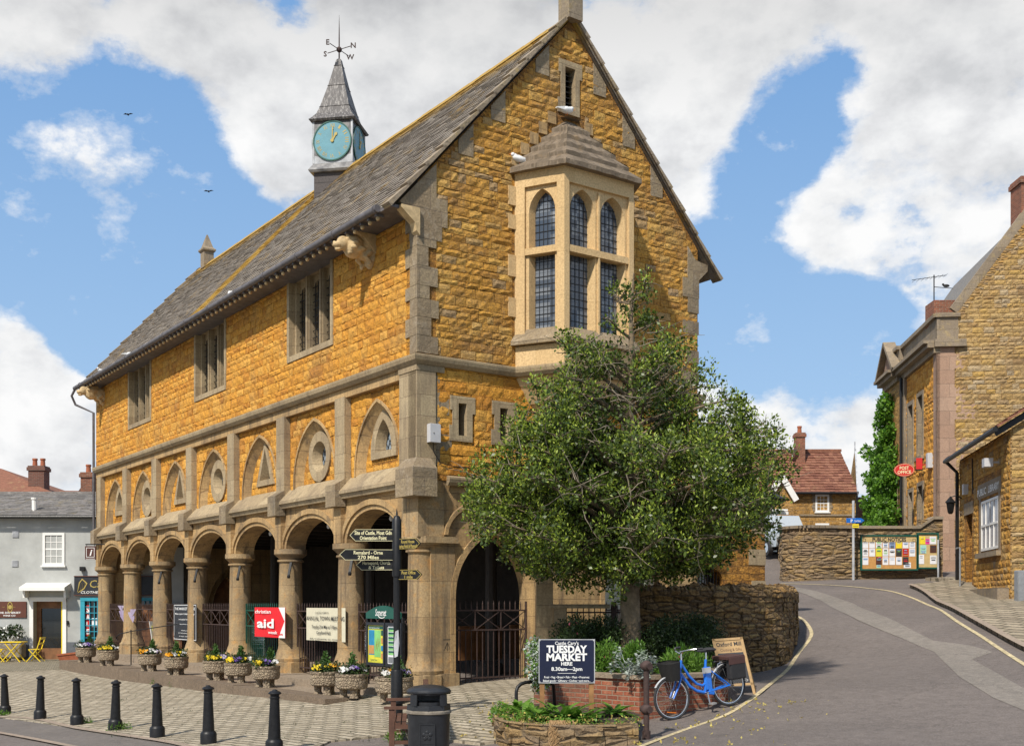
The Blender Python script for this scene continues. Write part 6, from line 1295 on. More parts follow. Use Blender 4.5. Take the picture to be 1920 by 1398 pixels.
for c in (0, 1, 2, 3): a = R(-90)+c*R(90); wall(a+R(33), a+R(57), .855, 1.0)
wall(0, 2*math.pi, 1.0, 1.03, K*.975, K*1.0); b.lathe((0, 0, 0), [(K*1.01, 1.025), (K*1.01, 1.045), (K*.93, 1.075), (K*.7, 1.105), (K*.3, 1.125), (.02, 1.13)], 16); b.lathe((0, 0, 0), [(K*.80, .76), (K*.80, .90)], 24); b.box(-.2, .2, .10, .14, .8, 1.02); b.build('hood', 'black_plastic', BN, smooth=True)
Fp = Fr((0, 0, 0), (1, 0, 0), (0, -1, 0)); b = MB(); D = K*.955; b.fbox(Fp, -.125, .085, .24, .62, D-.03, D-.002); b.moulding(Fp, rect(-.125, .085, .24, .62), rect(-.11, .07, .255, .605), D-.03, D+.006, 0, True)
for k in range(5):
    a = k*R(72)+R(90); b.ell(Fp.P(-.02+.045*math.cos(a), .46+.045*math.sin(a), D), (.028, .008, .028), 5)
    a += R(36); b.ell(Fp.P(-.02+.02*math.cos(a), .46+.02*math.sin(a), D+.003), (.014, .008, .014), 4)
b.ell(Fp.P(-.02, .46, D+.004), (.012, .01, .012), 4); b.fbox(Fp, -.09, .05, .30, .315, D-.002, D+.004); b.fbox(Fp, -.09, .05, .345, .355, D-.002, D+.004); b.build('embossed_panel', 'black_plastic', BN)
# ---- bench, seen from its end behind the bin
x, Y = -1.50, 16.3; z0 = -.42; BE = empty('bench', (x, Y, z0), R(5), 'brown wooden bench seen end on behind the litter bin', 'bench'); w = .62
for yy in (0, 1.45):
    b = MB(); b.box(-.26, -.18, yy-.035, yy+.035, -.1, .62); b.build('leg', 'bench_wood', BE); b = MB(); b.box(.24, .32, yy-.035, yy+.035, -.1, .95); b.build('leg', 'bench_wood', BE); b = MB(); b.box(-.33, .30, yy-.05, yy+.05, .62, .66); b.build('armrest', 'bench_wood', BE); b = MB(); b.box(-.18, .24, yy-.025, yy+.025, .12, .17); b.build('rail', 'bench_wood', BE); b = MB(); b.box(-.18, .24, yy-.025, yy+.025, .34, .40); b.build('rail', 'bench_wood', BE)
b = MB()
for k in range(6): b.box(-.24+k*.082, -.175+k*.082, -.02, 1.47, .40, .425)
b.build('seat', 'bench_wood', BE); b = MB()
for k in range(9): b.box(.265, .29, .06+k*.16, .13+k*.16, .46, .86)
b.box(.25, .31, 0, 1.45, .86, .95); b.box(.25, .31, 0, 1.45, .43, .48); b.build('backrest', 'bench_wood', BE)
b = MB(); p = ML(-1.9, .1, 0)
# ---- market sign
x0, x1, Y = at(1010, 0, 16.6).x, at(1115.5, 0, 16.6).x, 16.6; zb, zt = at(0, 1280, Y).z, at(0, 1197.5, Y).z; MS = empty('market_sign', ((x0+x1)/2, Y, 0), 0, 'navy blue board reading TUESDAY MARKET HERE on two wooden posts', 'sign'); w = x1-x0; h = zt-zb; F = Fr((-w/2, 0, zb), (1, 0, 0), (0, -1, 0))
b = MB(); b.fbox(F, 0, w, 0, h, -.012, 0, 0); b.moulding(F, rect(0, w, 0, h), rect(.012, w-.012, .012, h-.012), -.014, .003, 1, True)
for a in (.02, w-.02):
    for z in (.02, h-.02): b.prism(F, circ(a, z, .008, None, 8), .003, .006, 1)
b.build('board', ['navy_sign', 'lead_pale'], MS); t = MB()
for s, z, k, e, bo in (("Castle Cary's", .875, .075, .42, .012), ('TUESDAY', .695, .165, .72, .04), ('MARKET', .515, .165, .72, .04), ('HERE', .405, .08, .20, .03), ('8.30am—2pm', .285, .085, .55, .02), ('Fruit • Veg • Bread • Fish • Meat • Preserves', .115, .05, .80, .012), ('Baked goods • Giftware • Clothes • and more...', .035, .05, .84, .012)): t.text(s, F, w*.5, h*z, .002, h*k*1.38, 0, w*e, 'C', bo)
t.fbox(F, w*.34, w*.66, h*.222, h*.230, 0, .002)
# slab serifs for the two big words
for wd, z in ():
    for k in range(len(wd)): a = w*.14+w*.72*(k+.5)/len(wd); t.fbox(F, a-.037, a+.037, h*z-.002, h*z+.010, .0, .0022) if wd[k] not in 'USD' else None
t.build('lettering', 'white_letter', MS)
for a in (.05, w-.05): b = MB(); b.fbox(F, a-.035, a+.035, -.62, h*.5, -.085, -.014); b.build('post', 'post_wood', MS)
# ---- low stone bed with the sign, and the brick planter behind
def wallpath(name, P, z0, z1, th, mat, label, cat, rough=.02, dz=None, cap=None):
    b = MB(); n = len(P); rn = random.Random(8)
    for i in range(n-1):
        p, q = V(P[i]), V(P[i+1]); d = (q-p).normalized(); w = V((d.y, -d.x)); m = max(1, int((q-p).length/.28)); lv = 3 if rough > .01 else 1
        for l_ in range(lv):
            za, zb = z0+(z1-z0)*l_/lv, z0+(z1-z0)*(l_+1)/lv-(.008 if rough > .01 else 0)
            for k in range(m):
                a, c = p+(q-p)*(k/m), p+(q-p)*((k+1)/m-(.01 if rough > .01 else 0)); r = rn.uniform(-rough, rough); b.hexa([(*(a+w*(th/2+r)), za), (*(c+w*(th/2+r)), za), (*(c-w*th/2), za), (*(a-w*th/2), za), (*(a+w*(th/2+r-rough*.4)), zb), (*(c+w*(th/2+r-rough*.4)), zb), (*(c-w*th/2), zb), (*(a-w*th/2), zb)])
    o = b.build(name, mat); md = o.modifiers.new('b', 'BEVEL'); md.width = .02 if rough > .01 else .004; md.segments = 2; return tag(o, label, cat)
SBd = [tuple(p) for p in smooth([(-.12, 18.4), (-.16, 17.2), (-.02, 16.3), (.45, 15.85), (1.0, 15.72), (1.72, 15.95)], 4)]
o = stone_courses(SBd, -.75, .05, .26, .12, .3, .03, 12).build('stone_bed', 'rubble_wall'); md = o.modifiers.new('b', 'BEVEL'); md.width = .012; tag(o, 'low curved stone edged flower bed at the bottom with plants spilling over it', 'flower bed')
soil = SBd+[(1.98, 17.6), (1.9, 18.1), (.45, 19.5)]; b = MB(); b.add([(x, y, .0) for x, y in soil], [tuple(range(len(soil)))]); tag(b.build('bed_soil', 'soil'), kind='structure')
BP = [(.45, 19.75), (2.1, 18.2), (3.5, 19.02), (3.85, 22.4)]
bp = wallpath('brick_planter', BP, -.9, .50, .22, 'brick', 'raised red brick planter holding the tree, behind the blue bicycle', 'planter', .0); cp = MB()
for i in range(3):
    p, q = V(BP[i]), V(BP[i+1]); d = (q-p).normalized(); w = V((d.y, -d.x))*.15; cp.hexa([(*(p+w-d*.05), .5), (*(q+w+d*.05), .5), (*(q-w), .5), (*(p-w), .5), (*(p+w-d*.05), .57), (*(q+w+d*.05), .57), (*(q-w), .57), (*(p-w), .57)])
cp.build('coping', 'step_stone', bp); so = BP+[(2.6, 22.5), (1.3, 21.8), (.5, 20.8)]; b = MB(); b.add([(x, y, .47) for x, y in so], [tuple(range(len(so)))]); tag(b.build('bed_soil', 'soil'), kind='structure')
# ---- plants
def blob(name, label, cat, pts, rads, n, size, mat, group=None, extra=(), **kw):
    o = empty(name, pts[0], 0, label, cat, group); P = [(p[0]-pts[0][0], p[1]-pts[0][1], p[2]-pts[0][2]) for p in pts]; leaves('foliage', P, rads, n, size, mat, o, **kw)
    s = MB()
    for p in P[::2]: s.tube([(p[0]*.8, p[1]*.8, p[2]-rads[0]*1.2), (p[0]*.95, p[1]*.95, p[2]-rads[0]*.5), p], [.012, .008, .003], 4)
    s.build('stem', 'bark', o)
    for (nm, nn, sz, mt, sel) in extra: leaves(nm, [P[i] for i in sel], [rads[i]*1.08 for i in sel], nn, sz, mt, o, seed=77, aspect=.9)
    return o
g = random.Random(21)
P = [(at(u, 0, Y).x, Y, at(0, v, Y).z) for u, v, Y in [(g.uniform(1055, 1165), g.uniform(1178, 1255), g.uniform(20.2, 21.6)) for _ in range(40)]]
blob('dark_shrub', 'dark green shrub with small red blooms behind the sign, left of the trunk', 'shrub', P, [.28]*40, 15000, .055, 'shrub_leaf', seed=31, extra=[('flowers', 26, .06, 'petal_pink', [0, 5, 9])])
P = [(at(u, 0, Y).x, Y, at(0, v, Y).z) for u, v, Y in [(u_, (1172+abs(u_-1290)*.18)+g.uniform(0, 70), g.uniform(20.2, 21.6)) for u_ in [g.uniform(1205, 1345) for _ in range(60)]]]
blob('dark_shrub', 'large dark evergreen shrub between the trunk and the folding board, behind the bicycle', 'shrub', P, [.30]*60, 24000, .05, 'shrub_leaf', seed=32)
P = [(at(u, 0, Y).x, Y, at(0, v, Y).z) for u, v, Y in [(g.uniform(1000, 1014), g.uniform(1205, 1290), g.uniform(18.4, 18.9)) for _ in range(10)]]
blob('silvery_shrub', 'narrow pale green bush at the left edge of the navy sign', 'shrub', P, [.15]*10, 1600, .05, 'grey_leaf', seed=33, extra=[('green_leaves', 900, .05, 'fresh_leaf', list(range(10)))])
P = [(at(u, 0, Y).x, Y, at(0, v, Y).z) for u, v, Y in [(g.uniform(1120, 1200), g.uniform(1215, 1262), g.uniform(18.8, 19.8)) for _ in range(24)]]
blob('green_plant', 'fresh green leafy plants right of the navy sign below the trunk', 'plant', P, [.17]*24, 4200, .07, 'fresh_leaf', seed=34, up=.7, aspect=.35, extra=[('flowers', 30, .05, 'petal_pink', [3, 8])])
P = [(at(u, 0, Y).x, Y, at(0, v, Y).z) for u, v, Y in [(g.uniform(1240, 1330), g.uniform(1225, 1265), g.uniform(19.3, 20.0)) for _ in range(18)]]
blob('green_plant', 'strappy green plants with a few dark red flowers behind the bicycle', 'plant', P, [.15]*18, 2600, .09, 'fresh_leaf', seed=35, up=.9, aspect=.2, extra=[('flowers', 24, .06, 'petal_pink', [3, 6])])
# silver cineraria, serrated leaves on stems
o = empty('silver_plant', (1.98, 18.3, .57), 0, 'silver leaved plant growing over the brick corner beside the iron post', 'plant'); b = MB(); g = random.Random(6)
for k in range(34):
    a = g.uniform(0, 6.28); r = g.uniform(.05, .42); h = g.uniform(.1, .42); x, y = r*math.cos(a), r*math.sin(a)*.6-.05; top = V((x, y, h-(.15 if r > .35 else 0))); b.tube([(x*.3, y*.3, 0), (x*.8, y*.8, h*.6), top], [.006, .004, .003], 4)
    for q in range(16):
        aa = g.uniform(0, 6.28); e = g.uniform(-.3, .6); L = g.uniform(.05, .10); d = V((math.cos(aa), math.sin(aa), e)).normalized(); s = d.cross(V((0, 0, 1))).normalized(); c = top-V((0, 0, g.uniform(0, .16)))
        for j in range(3):
            m_ = c+d*L*(j+.3)/3; b.add([m_, m_+d*L*.25+s*L*.3, m_+d*L*.4, m_+d*L*.25-s*L*.3], [(0, 1, 2, 3)])
b.build('foliage', 'grey_leaf', o, recalc=False)
def rosette(x, y, z, n, L, w, mat, label, seed, tilt=.5, name='leafy_plant', group='big leaved green plants in the stone bed'):
    g = random.Random(seed); o = empty(name, (x, y, z), 0, label, 'plant', group); b = MB()
    for k in range(n):
        a = g.uniform(0, 6.28); t = g.uniform(.25, 1.15); l_ = L*g.uniform(.6, 1.1); d = V((math.cos(a), math.sin(a), 0)); s = V((-d.y, d.x, 0)); pv = V((g.uniform(-.1, .1), g.uniform(-.1, .1), 0)); N = 5; prev = None
        for i in range(N+1):
            f = i/N; an = t+(-.9)*f; c = pv if i == 0 else prev_c+(d*math.cos(an)+V((0, 0, math.sin(an))))*l_/N; ww = w*math.sin(math.pi*min(.98, .08+f*.92))**.8*.5*g.uniform(.9, 1.1); cur = (c-s*ww, c-V((0, 0, ww*.25)), c+s*ww); prev_c = c
            if prev: b.quad(prev[0], cur[0], cur[1], prev[1]); b.quad(prev[1], cur[1], cur[2], prev[2])
            prev = cur
    b.build('foliage', mat, o, recalc=False); return o
rl = ['leftmost clump of broad green leaves in the stone bed', 'broad green clump in front of the left sign post', 'largest clump of broad green leaves between the sign posts', 'green clump in front of the right sign post', 'small green clump against the bricks right of the sign', 'low green clump behind, near the hoop stand']
for k, (u, v, Y, n, L) in enumerate([(985, 1325, 17.0, 22, .36), (1012, 1332, 16.4, 22, .34), (1058, 1322, 16.45, 42, .42), (1098, 1332, 16.3, 22, .3), (1150, 1322, 17.3, 24, .3), (968, 1318, 17.8, 18, .3)]):
    p = at(u, v, Y); rosette(p.x, Y, .04, int(n*1.5), L*1.25, .085, 'fresh_leaf', rl[k], 40+k)
cs = [(p[0]+g.uniform(-.05, .05), p[1]+g.uniform(.0, .12), .03+g.uniform(-.05, .05)) for p in SBd for _ in range(2)]
cs2 = [(-.2, 17.0+k*.15, .0-.07*k*0) for k in range(8)]+[(-.12+.03*k, 16.6-.06*k, -.05) for k in range(6)]
o = empty('trailing_weeds', (0, 0, 0), 0, kind := None); tag(o, 'fine green trailing weeds along the rim of the stone bed', 'plant'); leaves('foliage', cs, [.10]*len(cs), 1100, .04, 'fresh_leaf', o, seed=50); leaves('spilling_foliage', cs2, [.13]*len(cs2), 900, .05, 'ivy_leaf', o, seed=51); leaves('dry_leaves', cs, [.12]*len(cs), 500, .04, 'dry_leaf', o, seed=52)
b = MB(); g = random.Random(7)
for k in range(70):
    x = g.uniform(.52, .86); y = 15.74+.03*g.random(); z = .09; P = [(x, y+.05, z), (x+g.uniform(-.02, .02), y-.05, z-.03)]; L = g.uniform(.12, .42)
    for j in range(4): P.append((x+g.uniform(-.05, .05), y-.07-.01*j, z-.05-L*(j+1)/4))
    b.tube(P, .004, 3)
tag(b.build('dry_roots', 'straw'), 'straw coloured dry stems hanging over the front of the stone bed', 'dead plant')
# ---- iron post with two eyes, hoop stand
x, Y = at(1212, 0, 16.3).x, 16.3; z = gz(x, Y); o = empty('railing_post', (x, Y, z), R(25), 'rusty black iron post with two ring eyes beside the brick planter', 'post'); b = MB(); H = at(0, 1240, Y).z-z
b.tube([(0, 0, -.1), (0, 0, H)], .042, 12); b.tube([(0, 0, -.05), (0, 0, .12)], .06, 12); b.build('shaft', 'rust_iron', o, smooth=True)
for zz in (H-.06, H-.68): b = MB(); b.ell((0, 0, zz), (.085, .085, .08), 8); b.tube([(0, -.10, zz), (0, .10, zz)], .05, 12); b.build('eye', 'rust_iron', o, smooth=True)
x, Y = at(968, 0, 18.6).x, 18.6; z = gz(x, Y); b = MB(); A = [V((x, Y, z-.1)), V((x, Y, z+.42))]+[V((x+.17-.17*math.cos(t), Y+.05*t, z+.42+.15*math.sin(t))) for t in (.5, 1.0, 1.5)]+[V((x+.5, Y+.3, z+.6)), V((x+.62, Y+.4, z+.5)), V((x+.66, Y+.45, z-.1))]
b.tube(A, .03, 10); tag(b.build('cycle_hoop', 'black_iron', smooth=True), 'black iron tubular hoop left of the navy sign', 'cycle stand')
# ---- bicycle
b0, b1 = V((2.58, 18.02, -.14+.02)), V((3.575, 18.55, .06)); ax = (b1-b0); ln = ax.length; fw = ax.normalized(); 
BI = empty('bicycle', b0, 0, 'blue step through electric bicycle with wicker basket and black panniers', 'bicycle'); up = V((-fw.z*fw.x, -fw.z*fw.y, 1)).normalized(); lean = V((fw.y, -fw.x, 0)).normalized(); sd = fw.cross(up).normalized(); up = (up-sd*.06).normalized()
def B(x, z, y=0): return fw*x+up*z+sd*y         # x from front hub to rear, z up, y towards the road
def wheel(x, parent):
    c = B(x, .335); w = MB(); N = 36; ring = [c+(fw*math.cos(a)+up*math.sin(a))*.325 for a in [2*math.pi*k/N for k in range(N+1)]]; w.tube(ring, .021, 8, cap=False); t = w.build('tyre', 'rubber', parent, smooth=True)
    w = MB(); w.tube([c+(fw*math.cos(a)+up*math.sin(a))*.298 for a in [2*math.pi*k/N for k in range(N+1)]], .012, 6, cap=False); w.build('rim', 'silver', t, smooth=True)
    w = MB()
    for k in range(32): a = 2*math.pi*k/32; h = a+(.5 if k % 2 else -.5)*1.2; s = sd*(.03 if k % 4 < 2 else -.03); w.tube([c+s+(fw*math.cos(h)+up*math.sin(h))*.02, c+(fw*math.cos(a)+up*math.sin(a))*.298], .0016, 3)
    w.tube([c-sd*.05, c+sd*.05], .02, 8); w.build('spokes', 'silver', t); return t
fw_ = wheel(0, BI); rw_ = wheel(ln, BI); b = MB(); b.bar(B(-.12, .14), B(.03, .10), .012, .035, 0, sd); b.build('reflector', 'orange_plastic', fw_)
hs = B(.27, .80); hb = B(.215, .66); bb = B(.66, .30); st = B(.755, .74); b = MB()
b.tube([B(.30, .89), hb], .024, 10); b.tube([B(.285, .84), B(.40, .62), B(.52, .47), B(.63, .42), B(.68, .44)], .022, 10); b.tube([B(.235, .70), B(.38, .46), B(.50, .36), bb], .026, 10); b.tube([B(.775, .82), st, bb], .022, 10)
for s in (-.05, .05): b.tube([B(.75, .70, s*.3), B(ln, .335, s)], .011, 8); b.tube([bb+sd*s*.5, B(ln, .335, s)], .014, 8)
b.tube([B(.67, .44), B(.70, .44)], .02, 8); b.build('frame', 'blue_paint', BI, smooth=True)
b = MB()
for s in (-.055, .055): b.tube([B(.205, .64, s), B(.14, .52, s), B(.05, .40, s), B(0, .335, s)], [.018, .018, .014, .012], 8)
b.bar(B(.205, .64, -.06), B(.205, .64, .06), .04); b.build('fork', 'blue_paint', BI, smooth=True)
b = MB(); b.bar(B(.765, .70), B(.74, .33), .12, .07, 0, sd); b.bar(B(.72, .31), B(.83, .28), .10, .08, 0, sd); o = b.build('battery', 'blue_paint', BI); md = o.modifiers.new('b', 'BEVEL'); md.width = .012; b = MB(); b.bar(B(.762, .69), B(.757, .60), .124, .074, 0, sd); b.build('battery_label', 'lead_pale', o)
b = MB(); b.tube([B(.30, .89), B(.315, .98), B(.30, 1.01)], .013, 8); b.tube([B(.42, 1.06, -.27), B(.34, 1.06, -.20), B(.28, 1.04, -.08), B(.30, 1.0, 0), B(.28, 1.04, .08), B(.34, 1.06, .20), B(.42, 1.06, .27)], .012, 8)
b.tube([B(.3, .9), B(.32, 1.04, 0)], .016, 8); b.build('handlebar', 'silver', BI, smooth=True); b = MB()
for s in (-1, 1): b.tube([B(.42, 1.06, s*.27), B(.53, 1.05, s*.30)], .017, 8); b.tube([B(.38, 1.05, s*.25), B(.44, 1.02, s*.27), B(.52, 1.01, s*.29)], .006, 5)
b.build('grip', 'rubber', BI, smooth=True)
b = MB(); b.tube([B(.78, .80), B(.80, .93)], .014, 8); b.build('seat_post', 'silver', BI); b = MB(); b.ell(B(.88, .965), (.12, .10, .035), 8, 0, Matrix.Rotation(math.atan2(fw.y, fw.x), 3, 'Z')); b.ell(B(.76, .965), (.13, .045, .03), 8, 0, Matrix.Rotation(math.atan2(fw.y, fw.x), 3, 'Z')); b.build('saddle', 'rubber', BI, smooth=True)
b = MB(); n = 16
def rr_(cx, cz, w, d, z0, z1, k0, k1):
    for i in range(n):
        a0, a1 = 2*math.pi*i/n, 2*math.pi*(i+1)/n; f = lambda a, k, z: B(cx+w*k*math.copysign(abs(math.cos(a))**.6, math.cos(a)), z, d*k*math.copysign(abs(math.sin(a))**.6, math.sin(a))); b.quad(f(a0, k0, z0), f(a1, k0, z0), f(a1, k1, z1), f(a0, k1, z1))
rr_(.05, 0, .13, .18, .62, .90, .82, 1.08); rr_(.05, 0, .13, .18, .90, .915, 1.08, 1.02); rr_(.05, 0, .13, .18, .66, .90, .8, 1.02)
rr_(.05, 0, .13, .18, .62, .621, .82, .01); b.build('basket', 'wicker', BI)
b = MB(); b.tube([B(.98, .74, .07), B(1.22, .74, .07), B(1.3, .70, .07)], .007, 5); b.tube([B(.98, .74, -.07), B(1.22, .74, -.07)], .007, 5); b.tube([B(1.2, .74, .06), B(ln, .335, .07)], .007, 5); b.tube([B(.90, .60, .06), B(.94, .72, .08), B(1.12, .74, .08)], .008, 5)
b.build('luggage_rack', 'silver', BI); b = MB(); b.bar(B(1.08, .60, .14), B(1.40, .58, .14), .34, .12, 0, sd); b.bar(B(1.08, .60, -.14), B(1.40, .58, -.14), .34, .12, 0, sd); o = b.build('pannier', 'black_cloth', BI); md = o.modifiers.new('b', 'BEVEL'); md.width = .03; md.segments = 3; b = MB(); b.bar(B(1.05, .79, 0), B(1.41, .77, 0), .05, .40, 0, sd); b.bar(B(1.07, .74, .205), B(1.40, .72, .205), .12, .015, 0, sd); q_ = b.build('pannier_flap', 'brown_leather', o); md = q_.modifiers.new('b', 'BEVEL'); md.width = .02; md.segments = 3
b = MB()
for x, r0, r1 in ((0, 15, 150), (ln, 10, 160)):
    A = [B(x, .335)+(fw*math.cos(R(a))+up*math.sin(R(a)))*.355 for a in range(r0, r1, 9)]
    for i in range(len(A)-1): b.bar(A[i], A[i+1], .004, .045, 0, sd)
    b.build('mudguard', 'lead_pale', BI); b = MB()
b = MB(); b.tube([bb-sd*.07, bb+sd*.07], .022, 8); b.tube([bb+sd*.06+up*.0, B(.65, .13, .09)], .012, 6); b.tube([bb-sd*.06, B(.67, .47, -.09)], .012, 6); b.build('crank', 'silver', BI); b = MB(); b.bar(B(.62, .13, .14), B(.72, .13, .14), .09, .025); b.bar(B(.62, .47, -.14), B(.72, .47, -.14), .09, .025); b.build('pedal', 'lead', BI)
b = MB(); b.tube([B(.36, 1.02, .1), B(.28, .92, .06), B(.25, .75, .04), B(.32, .62, .03)], .004, 4); b.tube([B(.36, 1.02, -.1), B(.22, .95, .0), B(.2, .7, .03)], .004, 4); b.build('cable', 'rubber', BI)
# ---- folding board
Y = 19.35; p = at(1388, 1296, Y); SB2 = empty('folding_board', (p.x, Y, gz(p.x, Y)-.02), R(-14), 'leaning wooden folding chalkboard advertising clothing and gifts, behind the bicycle', 'sign board'); Rt = Matrix.Rotation(R(0), 3, 'Z')
class FT(Fr):
    def __init__(s, o, u, zz, n): s.o = V(o); s.u = V(u).normalized(); s.zz = V(zz).normalized(); s.n = V(n).normalized()
    def P(s, a, z, d=0): return s.o+s.u*a+s.zz*z+s.n*d
tl = V((-.27, .0, 1.0)).normalized(); u = V((1, 0, .08)); n = V((0, -1, 0)); bk = V((0, .28, 0)); F = FT((0, 0, .0), u, V((-.24, .18, 1)), V((0, -.98, .18)))
b = MB(); w = .52
for q in ((-w/2, -w/2+.045, -.0, 1.0), (w/2-.045, w/2, -.0, 1.0), (-w/2, w/2, .96, 1.0), (-w/2, w/2, .16, .20)): b.fbox(F, *q, -.02, .012)
b.fbox(F, -w/2+.03, w/2-.03, .74, .97, -.008, .0); b.fbox(FT((0, .35, 0), u, V((-.24, -.17, 1)), V((0, .98, .18))), -w/2, -w/2+.045, 0, 1.0, -.02, .012); b.fbox(FT((0, .35, 0), u, V((-.24, -.17, 1)), V((0, .98, .18))), w/2-.045, w/2, 0, 1.0, -.02, .012)
b.build('frame', 'pine_wood', SB2); b = MB(); b.fbox(F, -w/2+.045, w/2-.045, .20, .74, -.008, .004, 0); b.text('TO THE', F, .05, .67, .008, .04, 1, .13); b.text('JOURNEY', F, .02, .62, .008, .05, 1, .24); b.text('OPEN', F, .1, .5, .008, .05, 1, .12); b.text('MON - SAT', F, .06, .36, .008, .035, 1, .2); b.bar(F.P(.08, .25, .006), F.P(.19, .25, .006), .012, .003, 1); b.bar(F.P(.15, .28, .006), F.P(.19, .25, .006), .012, .003, 1); b.bar(F.P(.15, .22, .006), F.P(.19, .25, .006), .012, .003, 1)
b.build('chalk_panel', ['board_black', 'white_letter'], SB2); b = MB(); b.text('Oxford Mill', F, .0, .86, .003, .10, 0, .42, 'C', .02); b.text('Clothing & Gifts', F, .02, .77, .003, .07, 1, .36, 'C', .0); b.build('lettering', ['ink', 'brown_leather'], SB2)
# ---- cafe furniture by the grey building
Yc = 40.9; zc = gz(-17, 41)+.03
def ctable(u, label):
    p = at(u, 0, Yc); o = empty('cafe_table', (p.x, Yc, zc), 0, label, 'table', 'yellow folding cafe furniture'); b = MB(); b.box(-.40, .40, -.28, .28, .70, .73); b.build('top', 'yellow_paint', o)
    for y in (-.22, .22): b = MB(); b.bar((-.34, y, 0), (.30, y, .70), .05, .025); b.bar((.34, y, 0), (-.22, y, .70), .05, .025); b.build('leg', 'yellow_paint', o)
    return o
ctable(25, 'yellow folding cafe table in front of the stone trough')
def cchair(u, fl, label):
    p = at(u, 0, Yc); o = empty('cafe_chair', (p.x, Yc+.1, zc), 0, label, 'chair', 'yellow folding cafe furniture'); b = MB(); s = fl
    for k in range(5): b.box(-.2+k*.08, -.14+k*.08, -.2, .2, .44, .46)
    b.build('seat', 'yellow_paint', o)
    for y in (-.2, .2): b = MB(); b.bar((s*.24, y, 0), (-s*.2, y, .45), .035, .025); b.bar((-s*.28, y, 0), (s*.10, y, .45), .035, .025); b.bar((s*.10, y, .45), (s*.24, y, .88), .035, .025); b.build('frame', 'yellow_paint', o)
    b = MB(); b.box(min(s*.20, s*.25), max(s*.20, s*.25), -.2, .2, .80, .88); b.box(min(s*.15, s*.20), max(s*.15, s*.20), -.2, .2, .62, .68); b.build('backrest', 'yellow_paint', o)
cchair(66, 1, 'yellow folding chair to the right of the cafe table, before the doorway'); cchair(-4, -1, 'yellow folding chair cut by the left edge of the picture')
p = at(15, 0, 42.1); o = empty('stone_trough', (p.x, 42.1, zc), 0, 'long pale stone trough of white flowers against the grey wall', 'planter'); b = MB(); b.box(-1.6, .58, -.25, .25, .08, .62); q_ = b.build('trough', 'trough', o); md = q_.modifiers.new('b', 'BEVEL'); md.width = .05; b = MB(); b.box(-1.3, -1.1, -.2, .2, 0, .1); b.box(.2, .4, -.2, .2, 0, .1); b.build('foot', 'trough', o)
g = random.Random(3); cs = [(-1.3+k*.13, g.uniform(-.1, .05), .75+.22*math.sin(k*.5+2)*.5+.2*(k > 6)) for k in range(14)]; leaves('foliage', cs, [.24]*14, 2400, .09, 'shrub_leaf', o, seed=61); leaves('flowers', cs, [.27]*14, 420, .09, 'petal_white', o, seed=62, aspect=.9)
p = at(133, 1228, 41.4); o = empty('terracotta_trough', (p.x, 41.4, zc), R(8), 'small tilted terracotta trough beside the doorway', 'planter'); b = MB(); b.hexa([(-.36, -.12, 0), (.3, -.12, .0), (.3, .12, .0), (-.36, .12, 0), (-.44, -.16, .22), (.42, -.16, .32), (.42, .16, .32), (-.44, .16, .22)]); b.build('body', 'terracotta', o); b = MB(); b.hexa([(-.46, -.18, .2), (.44, -.18, .3), (.44, .18, .3), (-.46, .18, .2), (-.46, -.18, .26), (.44, -.18, .36), (.44, .18, .36), (-.46, .18, .26)]); b.build('rim', 'terracotta', o)
# ---- parked van glimpsed over the wall
CA = empty('parked_van', (11.35, 49.5, gz(12, 48.8)-.1), R(100), 'pale silver van with roof bars parked beyond the wall at the road bend', 'van')
zb = CH+(VH-1012)*48.8/FP-CA.location.z; sx_ = [(-2.2, .35), (-2.25, .9), (-1.5, 1.05), (-.85, 1.75), (2.0, 1.85), (2.25, 1.0), (2.2, .35)]; FC = Fr((0, 0, 0), (1, 0, 0), (0, -1, 0)); b = MB(); b.prism(FC, sx_, -.8, .8); o = b.build('body', 'car_paint', CA); md = o.modifiers.new('b', 'BEVEL'); md.width = .12; md.segments = 3
b = MB(); b.prism(FC, [(-1.25, 1.12), (-.82, 1.62), (.1, 1.68), (.1, 1.12)], -.83, .83); b.prism(FC, [(.25, 1.12), (.25, 1.68), (1.8, 1.7), (1.95, 1.12)], -.83, .83); b.prism(Fr((2.16, 0, 0), (0, 1, 0), (1, 0, 0)), rect(-.6, .6, 1.15, 1.65), -.02, .04); b.build('window', 'plain_glass', CA)
for x in (-1.4, 1.4):
    for y in (-.8, .8): b = MB(); b.tube([(x, y-.1, .33), (x, y+.1, .33)], .33, 18); w_ = b.build('wheel', 'rubber', CA); b = MB(); b.tube([(x, y-.11, .33), (x, y+.11, .33)], .2, 12); b.build('rim', 'silver', w_)
b = MB(); b.box(-.4, 1.8, -.5, .5, 1.98, 2.06); b.box(0, .06, -.7, .7, 1.86, 1.98); b.box(1.4, 1.46, -.7, .7, 1.86, 1.98); b.build('roof_rack', 'white_paint', CA)
